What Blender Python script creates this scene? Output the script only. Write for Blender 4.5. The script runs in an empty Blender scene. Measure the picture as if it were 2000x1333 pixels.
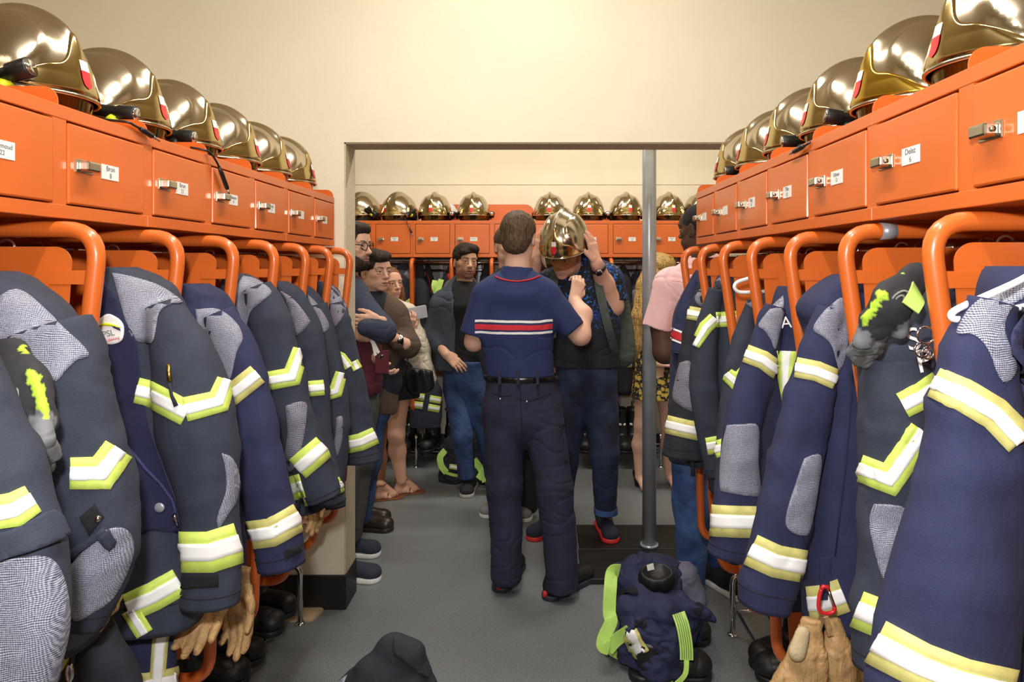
import bpy, bmesh, math, random
import numpy as np
from mathutils import Vector, Matrix, noise
from mathutils.bvhtree import BVHTree
random.seed(7)
C = bpy.context.scene.collection
PI = math.pi
# ---------------------------------------------------------------- camera
F = 1333.0; PX = 1048.0; PY = 521.0; H = 1.56
cam = bpy.data.cameras.new('camera'); cam_o = bpy.data.objects.new('camera', cam); C.objects.link(cam_o)
cam_o.location = (0, 0, H); cam_o.rotation_euler = (PI/2, 0, 0)
cam.sensor_width = 36; cam.lens = F*36/2000
cam.shift_x = (1000-PX)/2000; cam.shift_y = (PY-666.5)/2000
cam.clip_start = 0.05; cam.clip_end = 60
bpy.context.scene.camera = cam_o
# ---------------------------------------------------------------- light
sc = bpy.context.scene
sc.view_settings.view_transform = 'Standard'; sc.view_settings.look = 'None'
sc.view_settings.exposure = -0.1; sc.view_settings.gamma = 1.0
sc.view_settings.use_curve_mapping = False
w = bpy.data.worlds.new('world'); sc.world = w; w.use_nodes = True
w.node_tree.nodes['Background'].inputs[0].default_value = (1, .95, .88, 1)
w.node_tree.nodes['Background'].inputs[1].default_value = 0.1
def lamp(name, kind, loc, power, col, size=None, rot=(0, 0, 0), size_y=None):
    l = bpy.data.lights.new(name, kind); l.energy = power; l.color = col
    if kind == 'AREA':
        l.size = size
        if size_y: l.shape = 'RECTANGLE'; l.size_y = size_y
    elif size: l.shadow_soft_size = size
    o = bpy.data.objects.new(name, l); C.objects.link(o); o.location = loc; o.rotation_euler = rot
    return o
fl = lamp('camera_flash', 'SPOT', (-.06, -.02, 1.79), 99, (1, .985, .985), .035, (math.radians(84), 0, 0))
fl.data.spot_size = math.radians(160); fl.data.spot_blend = 1.0
ZC = 3.45                       # ceiling height
FIX = [(-.12, .1, 1.2), (-.12, 1.75, 1.2), (-.6, 4.25, 1.2), (.9, 4.25, 1.2)]   # x, y, length of the ceiling tubes
for i, (fx, fy, fl) in enumerate(FIX):
    if fy < 3: lamp('tube_light', 'AREA', (fx, fy, ZC-.07), 38, (1, .95, .86), .09, (0, 0, 0), 1.2)
    else: lamp('tube_light', 'AREA', (fx, fy, ZC-.07), 30, (1, .955, .87), 1.2, (0, 0, 0), .09)
# ---------------------------------------------------------------- helpers
def P(px, py, Y): return Vector(((px-PX)*Y/F, Y, H-(py-PY)*Y/F))
def FP(px, py):
    Y = H*F/(py-PY); return P(px, py, Y)
def lin(c):
    c = c/255.0
    return c/12.92 if c <= .04045 else ((c+.055)/1.055)**2.4
def rgb(r, g, b): return (lin(r), lin(g), lin(b), 1)
def tag(o, label, cat, group=None, kind=None):
    if label: o['label'] = label
    if cat: o['category'] = cat
    if group: o['group'] = group
    if kind: o['kind'] = kind
    return o
def empty(name, loc, label=None, cat=None, group=None, kind=None):
    o = bpy.data.objects.new(name, None); C.objects.link(o); o.location = loc; o.empty_display_size = .05
    return tag(o, label, cat, group, kind)
def wm(o):
    m = o.matrix_basis.copy()
    return wm(o.parent) @ o.matrix_parent_inverse @ m if o.parent else m
def put(name, me, mat, parent=None, world=True, label=None):
    o = bpy.data.objects.new(name, me); C.objects.link(o)
    if mat is not None:
        for m in (mat if isinstance(mat, (list, tuple)) else [mat]): me.materials.append(m)
    if parent is not None:
        o.parent = parent
        if world:
            o.matrix_parent_inverse = wm(parent).inverted()
    if label: o['label'] = label
    return o
def mesh(name, V, Fs, smooth=True, cols=None, mats=None):
    me = bpy.data.meshes.new(name)
    me.from_pydata([tuple(v) for v in V], [], [tuple(f) for f in Fs])
    if smooth: me.polygons.foreach_set('use_smooth', [True]*len(me.polygons))
    if cols is not None:
        a = me.color_attributes.new('Col', 'FLOAT_COLOR', 'POINT')
        a.data.foreach_set('color', np.asarray(cols, dtype=np.float32).ravel())
    if mats is not None: me.polygons.foreach_set('material_index', mats)
    me.update()
    return me
def obj(name, V, Fs, mat, parent=None, smooth=True, cols=None, mats=None, label=None, world=True):
    return put(name, mesh(name, V, Fs, smooth, cols, mats), mat, parent, world, label)
class MB:
    """collects simple shapes into one mesh"""
    def __init__(s): s.V = []; s.F = []; s.S = []
    def add(s, V, Fs, smooth=True):
        n = len(s.V); s.V += [Vector(v) for v in V]; s.F += [tuple(i+n for i in f) for f in Fs]; s.S += [smooth]*len(Fs); return s
    def box(s, a, b, bev=0.0):
        (x0, y0, z0), (x1, y1, z1) = a, b
        x0, x1 = min(x0, x1), max(x0, x1); y0, y1 = min(y0, y1), max(y0, y1); z0, z1 = min(z0, z1), max(z0, z1)
        bm = bmesh.new(); bmesh.ops.create_cube(bm, size=1)
        for v in bm.verts: v.co = Vector(((x0+x1)/2+v.co.x*(x1-x0), (y0+y1)/2+v.co.y*(y1-y0), (z0+z1)/2+v.co.z*(z1-z0)))
        if bev > 0: bmesh.ops.bevel(bm, geom=bm.edges[:], offset=bev, segments=2, affect='EDGES', profile=.5)
        bm.verts.index_update()
        s.add([v.co.copy() for v in bm.verts], [[v.index for v in f.verts] for f in bm.faces], False); bm.free(); return s
    def tube(s, pts, r, n=12, closed=False, caps=True):
        pts = [Vector(p) for p in pts]; m = len(pts)
        rr = r if isinstance(r, (list, tuple)) else [r]*m
        V = []; up = None
        for i, p in enumerate(pts):
            if closed: t = pts[(i+1) % m]-pts[i-1]
            else: t = pts[min(i+1, m-1)]-pts[max(i-1, 0)]
            t.normalize()
            if up is None:
                up = Vector((0, 0, 1)) if abs(t.z) < .9 else Vector((1, 0, 0))
            a = up-t*up.dot(t)
            if a.length < 1e-5: a = t.orthogonal()
            a.normalize(); b = t.cross(a); up = a
            for k in range(n):
                an = 2*PI*k/n; V.append(p+(a*math.cos(an)+b*math.sin(an))*rr[i])
        Fs = []
        for i in range(m if closed else m-1):
            j = (i+1) % m
            for k in range(n):
                l = (k+1) % n; Fs.append((i*n+k, i*n+l, j*n+l, j*n+k))
        if caps and not closed:
            Fs.append(tuple(range(n-1, -1, -1))); Fs.append(tuple((m-1)*n+k for k in range(n)))
        return s.add(V, Fs, True)
    def prism(s, poly, d):
        """poly: 3-D outline points, d: thickness vector"""
        n = len(poly); V = [Vector(p) for p in poly]+[Vector(p)+Vector(d) for p in poly]
        Fs = [tuple(range(n)), tuple(range(2*n-1, n-1, -1))]+[(i, i+n, (i+1) % n+n, (i+1) % n) for i in range(n)]
        return s.add(V, Fs, False)
    def ball(s, c, r, n=12, m=8):
        c = Vector(c); r = r if isinstance(r, (tuple, list)) else (r, r, r)
        V = []; Fs = []
        for i in range(m+1):
            for k in range(n):
                a = PI*i/m; b = 2*PI*k/n
                V.append(c+Vector((r[0]*math.sin(a)*math.cos(b), r[1]*math.sin(a)*math.sin(b), r[2]*math.cos(a))))
        for i in range(m):
            for k in range(n): Fs.append((i*n+k, (i+1)*n+k, (i+1)*n+(k+1) % n, i*n+(k+1) % n))
        return s.add(V, Fs, True)
    def build(s, name, mat, parent=None, world=True, label=None):
        me = bpy.data.meshes.new(name); me.from_pydata([tuple(v) for v in s.V], [], s.F)
        me.polygons.foreach_set('use_smooth', s.S)
        bm = bmesh.new(); bm.from_mesh(me); bmesh.ops.recalc_face_normals(bm, faces=bm.faces[:]); bm.to_mesh(me); bm.free()
        return put(name, me, mat, parent, world, label)
def fillet(pts, r, n=6):
    """round the inner corners of a polyline"""
    pts = [Vector(p) for p in pts]; out = [pts[0]]
    for i in range(1, len(pts)-1):
        a = (pts[i-1]-pts[i]); b = (pts[i+1]-pts[i]); la = min(r, a.length*.45); lb = min(r, b.length*.45)
        p0 = pts[i]+a.normalized()*la; p2 = pts[i]+b.normalized()*lb
        for k in range(n+1):
            t = k/n; out.append(p0*(1-t)**2+pts[i]*2*t*(1-t)+p2*t*t)
    out.append(pts[-1]); return out
def spline(pts, n=8):
    """Catmull-Rom through points (Vectors or number tuples)"""
    A = np.array([list(p) for p in pts], dtype=float); out = []
    m = len(A)
    for i in range(m-1):
        p0 = A[max(i-1, 0)]; p1 = A[i]; p2 = A[i+1]; p3 = A[min(i+2, m-1)]
        for k in range(n):
            t = k/n
            out.append(.5*((2*p1)+(-p0+p2)*t+(2*p0-5*p1+4*p2-p3)*t*t+(-p0+3*p1-3*p2+p3)*t**3))
    out.append(A[-1]); return out
def copy_tree(o, parent=None, depth=0):
    c = o.copy(); C.objects.link(c)
    if parent is not None: c.parent = parent; c.matrix_parent_inverse = o.matrix_parent_inverse
    for ch in list(o.children): copy_tree(ch, c, depth+1)
    return c
# ---------------------------------------------------------------- materials
def new_mat(name):
    m = bpy.data.materials.new(name); m.use_nodes = True
    nt = m.node_tree; return m, nt, nt.nodes['Principled BSDF']
def mat(name, col, rough=.5, metal=0., var=.0, vscale=20., bump=0., bscale=200., coat=0., spec=.5, sheen=0., col2=None, crump=0.):
    m, nt, b = new_mat(name)
    b.inputs['Base Color'].default_value = col; b.inputs['Roughness'].default_value = rough; b.inputs['Metallic'].default_value = metal
    b.inputs['Specular IOR Level'].default_value = spec
    if coat: b.inputs['Coat Weight'].default_value = coat; b.inputs['Coat Roughness'].default_value = .12
    if sheen: b.inputs['Sheen Weight'].default_value = sheen
    tc = nt.nodes.new('ShaderNodeTexCoord')
    if var or col2:
        n = nt.nodes.new('ShaderNodeTexNoise'); n.inputs['Scale'].default_value = vscale; n.inputs['Detail'].default_value = 4
        nt.links.new(tc.outputs['Object'], n.inputs['Vector'])
        r = nt.nodes.new('ShaderNodeValToRGB')
        c2 = col2 if col2 else tuple(min(1, c*(1+var)) for c in col[:3])+(1,)
        c1 = col if col2 else tuple(c*(1-var) for c in col[:3])+(1,)
        r.color_ramp.elements[0].color = c1; r.color_ramp.elements[1].color = c2
        r.color_ramp.elements[0].position = .35; r.color_ramp.elements[1].position = .65
        nt.links.new(n.outputs['Fac'], r.inputs['Fac']); nt.links.new(r.outputs['Color'], b.inputs['Base Color'])
    if bump:
        n = nt.nodes.new('ShaderNodeTexNoise'); n.inputs['Scale'].default_value = bscale; n.inputs['Detail'].default_value = 3
        nt.links.new(tc.outputs['Object'], n.inputs['Vector'])
        bp = nt.nodes.new('ShaderNodeBump'); bp.inputs['Strength'].default_value = bump; bp.inputs['Distance'].default_value = .004
        nt.links.new(n.outputs['Fac'], bp.inputs['Height']); nt.links.new(bp.outputs['Normal'], b.inputs['Normal'])
        if crump:
            mp = nt.nodes.new('ShaderNodeMapping'); mp.inputs['Scale'].default_value = (1, 1, .45); nt.links.new(tc.outputs['Object'], mp.inputs['Vector'])
            n2 = nt.nodes.new('ShaderNodeTexNoise'); n2.inputs['Scale'].default_value = 26; n2.inputs['Detail'].default_value = 4; n2.inputs['Distortion'].default_value = 1.2
            nt.links.new(mp.outputs['Vector'], n2.inputs['Vector'])
            b2 = nt.nodes.new('ShaderNodeBump'); b2.inputs['Strength'].default_value = crump; b2.inputs['Distance'].default_value = .03
            nt.links.new(n2.outputs['Fac'], b2.inputs['Height']); nt.links.new(bp.outputs['Normal'], b2.inputs['Normal']); nt.links.new(b2.outputs['Normal'], b.inputs['Normal'])
    return m
def attr_mat(name, rough=.55, var=.12, vscale=40., sss=0.):
    m, nt, b = new_mat(name); b.inputs['Roughness'].default_value = rough
    a = nt.nodes.new('ShaderNodeAttribute'); a.attribute_name = 'Col'
    tc = nt.nodes.new('ShaderNodeTexCoord'); n = nt.nodes.new('ShaderNodeTexNoise'); n.inputs['Scale'].default_value = vscale
    n.inputs['Detail'].default_value = 4
    nt.links.new(tc.outputs['Object'], n.inputs['Vector'])
    mr = nt.nodes.new('ShaderNodeMapRange'); mr.inputs['To Min'].default_value = 1-var; mr.inputs['To Max'].default_value = 1+var
    nt.links.new(n.outputs['Fac'], mr.inputs['Value'])
    mx = nt.nodes.new('ShaderNodeVectorMath'); mx.operation = 'SCALE'
    nt.links.new(a.outputs['Color'], mx.inputs[0]); nt.links.new(mr.outputs['Result'], mx.inputs['Scale'])
    nt.links.new(mx.outputs['Vector'], b.inputs['Base Color'])
    return m
def grain_mat(name, c1, c2, freq, rough=.6, thr=.15):
    """woven patch: rows of small light dots on dark cloth, in world metres (x, z)"""
    m, nt, b = new_mat(name); b.inputs['Roughness'].default_value = rough
    tc = nt.nodes.new('ShaderNodeTexCoord'); sp = nt.nodes.new('ShaderNodeSeparateXYZ')
    nz = nt.nodes.new('ShaderNodeTexNoise'); nz.inputs['Scale'].default_value = 18
    ad = nt.nodes.new('ShaderNodeVectorMath'); ad.operation = 'MULTIPLY_ADD'
    ad.inputs[1].default_value = (.02, .02, .02)
    nt.links.new(tc.outputs['Object'], nz.inputs['Vector']); nt.links.new(nz.outputs['Color'], ad.inputs[0]); nt.links.new(tc.outputs['Object'], ad.inputs[2])
    nt.links.new(ad.outputs['Vector'], sp.inputs['Vector'])
    def sn(sock, f):
        a = nt.nodes.new('ShaderNodeMath'); a.operation = 'MULTIPLY'; a.inputs[1].default_value = f; nt.links.new(sock, a.inputs[0])
        s = nt.nodes.new('ShaderNodeMath'); s.operation = 'SINE'; nt.links.new(a.outputs[0], s.inputs[0]); return s.outputs[0]
    s0 = sn(sp.outputs['X'], freq); s2 = sn(sp.outputs['Z'], freq*.9)
    q_ = nt.nodes.new('ShaderNodeMath'); q_.operation = 'MULTIPLY'; q_.inputs[1].default_value = .55; nt.links.new(s0, q_.inputs[0]); s1 = q_.outputs[0]
    a = nt.nodes.new('ShaderNodeMath'); a.operation = 'ADD'; nt.links.new(s1, a.inputs[0]); nt.links.new(s2, a.inputs[1])
    n2 = nt.nodes.new('ShaderNodeTexNoise'); n2.inputs['Scale'].default_value = 420; nt.links.new(tc.outputs['Object'], n2.inputs['Vector'])
    a2 = nt.nodes.new('ShaderNodeMath'); a2.operation = 'MULTIPLY_ADD'; a2.inputs[1].default_value = 2.6; nt.links.new(n2.outputs['Fac'], a2.inputs[0]); nt.links.new(a.outputs[0], a2.inputs[2])
    r = nt.nodes.new('ShaderNodeMapRange'); r.inputs['From Min'].default_value = thr+.3; r.inputs['From Max'].default_value = thr+2.4
    nt.links.new(a2.outputs[0], r.inputs['Value'])
    mx = nt.nodes.new('ShaderNodeMix'); mx.data_type = 'RGBA'; mx.inputs['A'].default_value = c1; mx.inputs['B'].default_value = c2
    nt.links.new(r.outputs['Result'], mx.inputs['Factor']); nt.links.new(mx.outputs['Result'], b.inputs['Base Color'])
    return m
M = {}
M['wall'] = mat('wall_paint', rgb(234, 225, 202), .75, var=.02, vscale=3, bump=.12, bscale=90)
M['wall_lower_shade'] = mat('wall_shade_grey', rgb(205, 203, 190), .75, var=.03, vscale=3, bump=.1, bscale=90)  # wall tone greyed to carry the shade below the back lockers
M['jamb'] = mat('jamb_render', rgb(196, 184, 158), .85, var=.08, vscale=60, bump=.4, bscale=160)
M['ceiling'] = mat('ceiling_paint', rgb(235, 222, 190), .8, var=.02)
M['black_trim'] = mat('black_skirting', rgb(26, 26, 28), .5)
M['rubber_mat'] = mat('black_rubber_mat', rgb(20, 20, 22), .55, var=.2, vscale=30)
M['orange'] = mat('orange_paint', rgb(211, 103, 39), .34, var=.04, vscale=6, coat=.35, bump=.02, bscale=60)
M['chrome'] = mat('chrome', rgb(205, 208, 212), .14, 1.0, var=.05, vscale=30)
M['steel'] = mat('brushed_steel', rgb(176, 183, 190), .32, .4, var=.08, vscale=12)
M['latch'] = mat('nickel_latch', rgb(190, 186, 170), .22, 1.0, var=.05, vscale=60)
M['paper'] = mat('paper', rgb(232, 232, 228), .7, var=.02)
M['ink'] = mat('ink', rgb(120, 120, 126), .7)
M['black'] = mat('black_plastic', rgb(22, 22, 24), .4, var=.1)
M['rubber'] = mat('black_rubber', rgb(24, 24, 26), .5, var=.25, vscale=25, bump=.15, bscale=90)
M['gold'] = mat('gold_nickel_shell', rgb(194, 184, 164), .17, 1.0, var=.04, vscale=14)
M['gold_deep'] = mat('gold_front_plate', rgb(188, 168, 118), .14, 1.0, var=.04, vscale=14)
M['visor'] = mat('gilded_visor', rgb(108, 90, 52), .12, 1.0, var=.06, vscale=10)
M['lime'] = mat('lime_tape', rgb(206, 226, 104), .55, var=.06, vscale=60, bump=.1, bscale=500)
M['lime_web'] = mat('lime_webbing', rgb(186, 228, 112), .6, var=.05, vscale=40)
M['beige'] = mat('sand_tape', rgb(206, 200, 122), .6, var=.12, vscale=40, bump=.1, bscale=500)
M['silver'] = mat('silver_reflective_tape', (.97, .97, .97, 1), .35, var=.0)
M['red'] = mat('red_enamel', rgb(205, 40, 48), .35)
M['red_paint'] = mat('red_cloth', rgb(190, 34, 40), .6)
M['white'] = mat('white_enamel', rgb(240, 238, 236), .35)
M['slate'] = mat('slate_cloth', rgb(46, 52, 68), .85, var=.12, vscale=18, bump=.25, bscale=420, crump=.10)
M['navy'] = mat('navy_cloth', rgb(37, 42, 76), .85, var=.10, vscale=18, bump=.2, bscale=420, crump=.10)
M['dark'] = mat('dark_cloth', rgb(34, 36, 46), .85, var=.15, vscale=18, bump=.2, bscale=300, crump=.12)
M['fleece'] = mat('navy_fleece', rgb(32, 34, 66), .95, var=.08, vscale=120, bump=.3, bscale=600)
M['velcro'] = mat('black_velcro', rgb(24, 25, 30), .95, bump=.4, bscale=900)
M['weave'] = grain_mat('speckled_weave', rgb(64, 66, 86), rgb(182, 184, 200), 2700)
M['weave_fine'] = grain_mat('speckled_weave_far', rgb(70, 70, 84), rgb(158, 156, 172), 1500)
M['leather'] = mat('tan_leather', rgb(182, 146, 98), .6, var=.22, vscale=30, bump=.3, bscale=120, crump=.5)
M['glass'] = mat('torch_lens', rgb(215, 220, 225), .08, 1.0)
M['yellow'] = mat('torch_yellow', rgb(214, 226, 40), .4)
# lit tube
m, nt, b = new_mat('lit_tube'); b.inputs['Emission Color'].default_value = (1, .93, .8, 1); b.inputs['Emission Strength'].default_value = 14; M['lit'] = m
# floor: grey speckled vinyl
m, nt, b = new_mat('speckled_vinyl'); b.inputs['Roughness'].default_value = .42
tc = nt.nodes.new('ShaderNodeTexCoord'); n1 = nt.nodes.new('ShaderNodeTexNoise'); n1.inputs['Scale'].default_value = 210; n1.inputs['Detail'].default_value = 2
n2 = nt.nodes.new('ShaderNodeTexNoise'); n2.inputs['Scale'].default_value = 2.2; n2.inputs['Detail'].default_value = 3
nt.links.new(tc.outputs['Object'], n1.inputs['Vector']); nt.links.new(tc.outputs['Object'], n2.inputs['Vector'])
r1 = nt.nodes.new('ShaderNodeValToRGB'); e = r1.color_ramp.elements
e[0].position = .30; e[0].color = rgb(72, 76, 80); e[1].position = .46; e[1].color = rgb(116, 120, 123)
e2 = r1.color_ramp.elements.new(.75); e2.color = rgb(138, 142, 143)
nt.links.new(n1.outputs['Fac'], r1.inputs['Fac'])
mx = nt.nodes.new('ShaderNodeMix'); mx.data_type = 'RGBA'; mx.blend_type = 'MULTIPLY'; mx.inputs['Factor'].default_value = 1
r2 = nt.nodes.new('ShaderNodeValToRGB'); r2.color_ramp.elements[0].color = (.82, .82, .84, 1); r2.color_ramp.elements[1].color = (1, 1, 1, 1)
nt.links.new(n2.outputs['Fac'], r2.inputs['Fac']); nt.links.new(r1.outputs['Color'], mx.inputs['A']); nt.links.new(r2.outputs['Color'], mx.inputs['B'])
nt.links.new(mx.outputs['Result'], b.inputs['Base Color']); M['floor'] = m
# ---------------------------------------------------------------- the setting
XL, XR = -2.6, 2.5          # side walls of the near room
YW, YW2 = 3.11, 3.28          # doorway wall, front and back face
YB = 5.72                     # back wall of the far room
def struct(name, mb, m, label=None):
    o = mb.build(name, m); o['kind'] = 'structure'
    if label: o['label'] = label
    return o
struct('floor', MB().box((-3.2, -2.2, -.1), (3.2, YB+.2, 0)), M['floor'], 'grey speckled vinyl floor')
struct('ceiling', MB().box((-3.2, -2.2, ZC), (3.2, YB+.2, ZC+.1)), M['ceiling'], 'cream ceiling')
struct('wall_left', MB().box((XL-.15, -2.2, 0), (XL, YW, ZC)), M['wall'], 'cream left wall behind the lockers')
struct('wall_right', MB().box((XR, -2.2, 0), (XR+.15, YW, ZC)), M['wall'], 'cream right wall behind the lockers')
struct('wall_behind', MB().box((XL-.15, -2.3, 0), (XR+.15, -2.2, ZC)), M['wall'], 'cream wall behind the camera')
ZH = 2.127
pier = (-.877)
struct('wall_front', MB().box((-3.2, YW, 0), (pier, YW2, ZC)).box((pier, YW, ZH), (1.12, YW2, ZC)).box((1.12, YW, 0), (3.2, YW2, ZC)), M['wall'], 'cream wall with the wide doorway')
# rendered reveal of the doorway, a few millimetres proud
struct('trim_1', MB().box((pier, YW+.006, .155), (pier+.006, YW2-.003, ZH)).box((pier, YW+.006, ZH-.006), (1.12, YW2-.003, ZH)), M['jamb'], 'rough grey-beige reveal of the doorway')
struct('baseboard_left', MB().box((-2.6, YW-.012, 0), (pier+.012, YW2, .155), .002), M['black_trim'], 'black skirting round the pier')
struct('wall_back', MB().box((-3.2, YB, 0), (3.2, YB+.12, ZC)), M['wall'], 'cream back wall of the far room')
struct('wall_far_left', MB().box((-3.3, YW2, 0), (-3.2, YB, ZC)), M['wall'], 'left wall of the far room')
struct('wall_far_right', MB().box((3.2, YW2, 0), (3.3, YB, ZC)), M['wall'], 'right wall of the far room')
struct('wall_back_shade', MB().box((-3.2, YB-.006, 0), (3.2, YB, 1.66)), M['wall_lower_shade'], 'lower part of the back wall, its shade coloured in as light grey')  # thin sheet on the cream wall; the shade under the lockers is in its colour
struct('trim_3', MB().box((-3.2, YB-.0035, 2.245), (3.2, YB, 2.249)), M['jamb'], 'thin joint line along the back wall')
struct('baseboard_back', MB().box((-3.2, YB-.02, 0), (3.2, YB, .16), .002), M['black_trim'], 'black skirting of the back wall')
# ceiling tubes (seen in the helmets)
for i, (fx, fy, fl) in enumerate(FIX):
    along = fy < 3
    t = empty('ceiling_light', (fx, fy, ZC), 'fluorescent tube fixture on the ceiling, ' + ('above the camera', 'before the doorway', 'far room left', 'far room right')[i], 'lamp', 'ceiling tube fixtures above the lockers')
    hx, hy = (.07, .64) if along else (.64, .07)
    MB().box((fx-hx, fy-hy, ZC-.03), (fx+hx, fy+hy, ZC), .004).build('housing', M['white'], t)
    for s in (-1, 1):
        a = Vector((fx+s*.035, fy-.6, ZC-.045)) if along else Vector((fx-.6, fy+s*.035, ZC-.045))
        b = Vector((fx+s*.035, fy+.6, ZC-.045)) if along else Vector((fx+.6, fy+s*.035, ZC-.045))
        MB().tube([a, b], .013, 8).build('tube', M['lit'], t)
# pole and landing mat
pole_x, pole_y = P(1268, 900, 3.74).x, 3.74
t = empty('fire_pole', (pole_x, pole_y, .03), 'grey steel fire pole standing on the black mat in the doorway', 'pole')
MB().tube([(pole_x, pole_y, .03), (pole_x, pole_y, ZC)], .038, 28).build('pole', M['steel'], t)
MB().tube([(pole_x, pole_y, .03), (pole_x, pole_y, .042)], .05, 28).build('base_collar', M['steel'], t)
t = empty('landing_mat', (.55, 3.7, 0), 'black rubber landing mat in two plates under the fire pole', 'mat')
MB().box((.235, 3.705, 0), (1.05, 4.05, .028), .004).build('mat_plate', M['rubber_mat'], t)
MB().box((.225, 3.345, 0), (1.05, 3.695, .028), .004).build('mat_plate', M['rubber_mat'], t)

# ---------------------------------------------------------------- lockers
ZT, ZBt = 1.862, 1.650
def mapper(kind, base):
    """u along the row, v into the cabinet, z up -> world"""
    if kind == 'L': return lambda u, v, z: Vector((-.886-v, base+u, z))
    if kind == 'R': return lambda u, v, z: Vector((.655+v, base+u, z))
    return lambda u, v, z: Vector((base+u, 5.25+v, z))
def mbox(mb, f, a, b, bev=0):
    p = f(*a); q = f(*b); mb.box(p, q, bev)
def roundplate(f, u, v0, v1, z0, z1, r, th, rbot=0, lean=0.0):
    """plate across the row with its front top corner rounded"""
    pts = [(v1, z0), (v1, z1)]
    for k in range(7):
        a = PI/2*k/6
        pts.append((v0+r-r*math.sin(a), z1-r+r*math.cos(a)))
    pts.append((v0+lean, z0))
    mb = MB(); mb.prism([f(u-th/2, v, z) for v, z in pts], f(th, 0, 0)-f(0, 0, 0)); return mb
def text_mesh(body, size, name='text'):
    cu = bpy.data.curves.new(name, 'FONT'); cu.body = body; cu.size = size; cu.align_x = 'CENTER'; cu.align_y = 'CENTER'; cu.extrude = 0.0002
    o = bpy.data.objects.new(name, cu); C.objects.link(o)
    dg = bpy.context.evaluated_depsgraph_get(); me = bpy.data.meshes.new_from_object(o.evaluated_get(dg))
    bpy.data.objects.remove(o); bpy.data.curves.remove(cu); return me
def locker_unit(kind, base, pitch, n, label, group, zt=ZT, zb=ZBt, depth=.45, texts=(), guards=True, end_guard=False, tabs=True, guard_k=None):
    f = mapper(kind, base); L = pitch*n
    t = empty('locker_unit', f(L/2, .2, zb), label, 'locker', group)
    fr = MB()
    mbox(fr, f, (0.0005, 0, zt-.026), (L-.0005, .022, zt), .0015); mbox(fr, f, (0.0005, 0, zb), (L-.0005, .022, zb+.026), .0015)
    for k in range(n+1):
        w = .018
        a = max(0.0005, k*pitch-w); b = min(L-.0005, k*pitch+w)
        mbox(fr, f, (a, .001, zb+.0255), (b, .021, zt-.0255))
    fr.build('front_frame', M['orange'], t)
    bd = MB(); mbox(bd, f, (.0005, .03, zb+.004), (L-.0005, depth, zt-.0005))
    mbox(bd, f, (.0005, .02, zt-.004), (L-.0005, depth, zt)); mbox(bd, f, (.0005, .02, zb), (L-.0005, depth, zb+.004))
    bd.build('carcass', M['orange'], t)
    if kind != 'B':
        bk = MB(); mbox(bk, f, (.0005, depth-.012, .40), (L-.0005, depth, zb-.001)); bk.build('back_sheet', M['orange'], t)
    for k in range(n):
        u0 = k*pitch+.0205; u1 = (k+1)*pitch-.0205
        dm = MB(); mbox(dm, f, (u0, -.003, zb+.0285), (u1, .016, zt-.0300), .0035)
        d = dm.build('door', M['orange'], t)
        zc = (zt+zb)/2-.002
        lu = k*pitch+(.0205+.022 if kind != 'R' else pitch-.0205-.062)
        if kind == 'B': lu = k*pitch+.042
        lm = MB(); mbox(lm, f, (lu, -.026, zc-.010), (lu+.038, -.003, zc+.010), .004); mbox(lm, f, (lu-.006, -.006, zc-.013), (lu+.044, -.003, zc+.013), .001)
        if kind == 'R':
            a = f(lu-.0006, -.014, zc); lm.tube([a+Vector((0, 0, 0)), a+Vector((0, -.0012, 0))], .0045, 10)
        l = lm.build('latch', M['latch'], d)
        um = k*pitch+pitch/2+(.012 if kind == 'B' else 0)
        hw, hh = (.028, .015)
        pm = MB(); mbox(pm, f, (um-hw, -.0042, zc-hh), (um+hw, -.003, zc+hh)); lab = pm.build('name_label', M['paper'], d)
        if k < len(texts) and texts[k]:
            me = text_mesh(texts[k], .0145*min(1, 5.5/max(len(q) for q in texts[k].split('\n'))))
            o = put('lettering', me, M['ink'], d, world=False)
            rot = {'L': Matrix.Rotation(PI/2, 4, 'Z'), 'R': Matrix.Rotation(-PI/2, 4, 'Z'), 'B': Matrix.Identity(4)}[kind] @ Matrix.Rotation(PI/2, 4, 'X')
            o.matrix_parent_inverse = wm(d).inverted(); o.matrix_basis = Matrix.Translation(f(um, -.0046, zc)) @ rot
    ks = range(n) if not end_guard else range(n+1)
    if guard_k is not None: ks = guard_k
    for k in ks:
        u = k*pitch
        uu = u if 0 < k < n else (u+.004 if k == 0 else u-.004)
        if tabs: roundplate(f, uu, .004, .38, zt-.002, zt+.034, .028, .003).build('helmet_divider', M['orange'], t)
        if not guards: continue
        # tubular guard with its sheet
        dz = zb-1.65
        if kind == 'L': pr = [(.40, 1.629), (-.074, 1.629), (-.026, 1.2), (-.002, .445), (.36, .445)]
        else: pr = [(.40, 1.629), (-.058, 1.629), (-.004, 1.25), (.022, .445), (.36, .445)]
        if kind == 'B': pr = [(.40, 1.612), (-.074, 1.612), (-.030, 1.2), (-.005, .445), (.36, .445)]
        g = MB().tube(fillet([f(u, v, z) for v, z in pr], .065, 7), .0155, 14).build('guard_tube', M['orange'], t)
        off = .052 if kind != 'R' else .04
        pl = roundplate(f, u, pr[1][0]+off, .36, .50, 1.597 if kind != 'B' else 1.58, .03, .0025, lean=.075)
        pl.build('guard_sheet', M['orange'], t)
        tb = MB(); mbox(tb, f, (u-.004, pr[1][0]+.018, 1.527), (u-.001, pr[1][0]+off+.04, 1.553)); tb.build('guard_tab', M['orange'], t)
    rm = MB(); a = f(.01, .17, zb-.052); b = f(L-.01, .17, zb-.052)
    if kind == 'B': a = f(.0, .1, zb-.04); b = f(L, .1, zb-.04); rm.tube([f(0, .2, zb-.1), f(L, .2, zb-.1)], .006, 8)
    rm.tube([a, b], .009, 10); rm.build('hanging_rail', M['chrome'], t)
    return t
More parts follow.
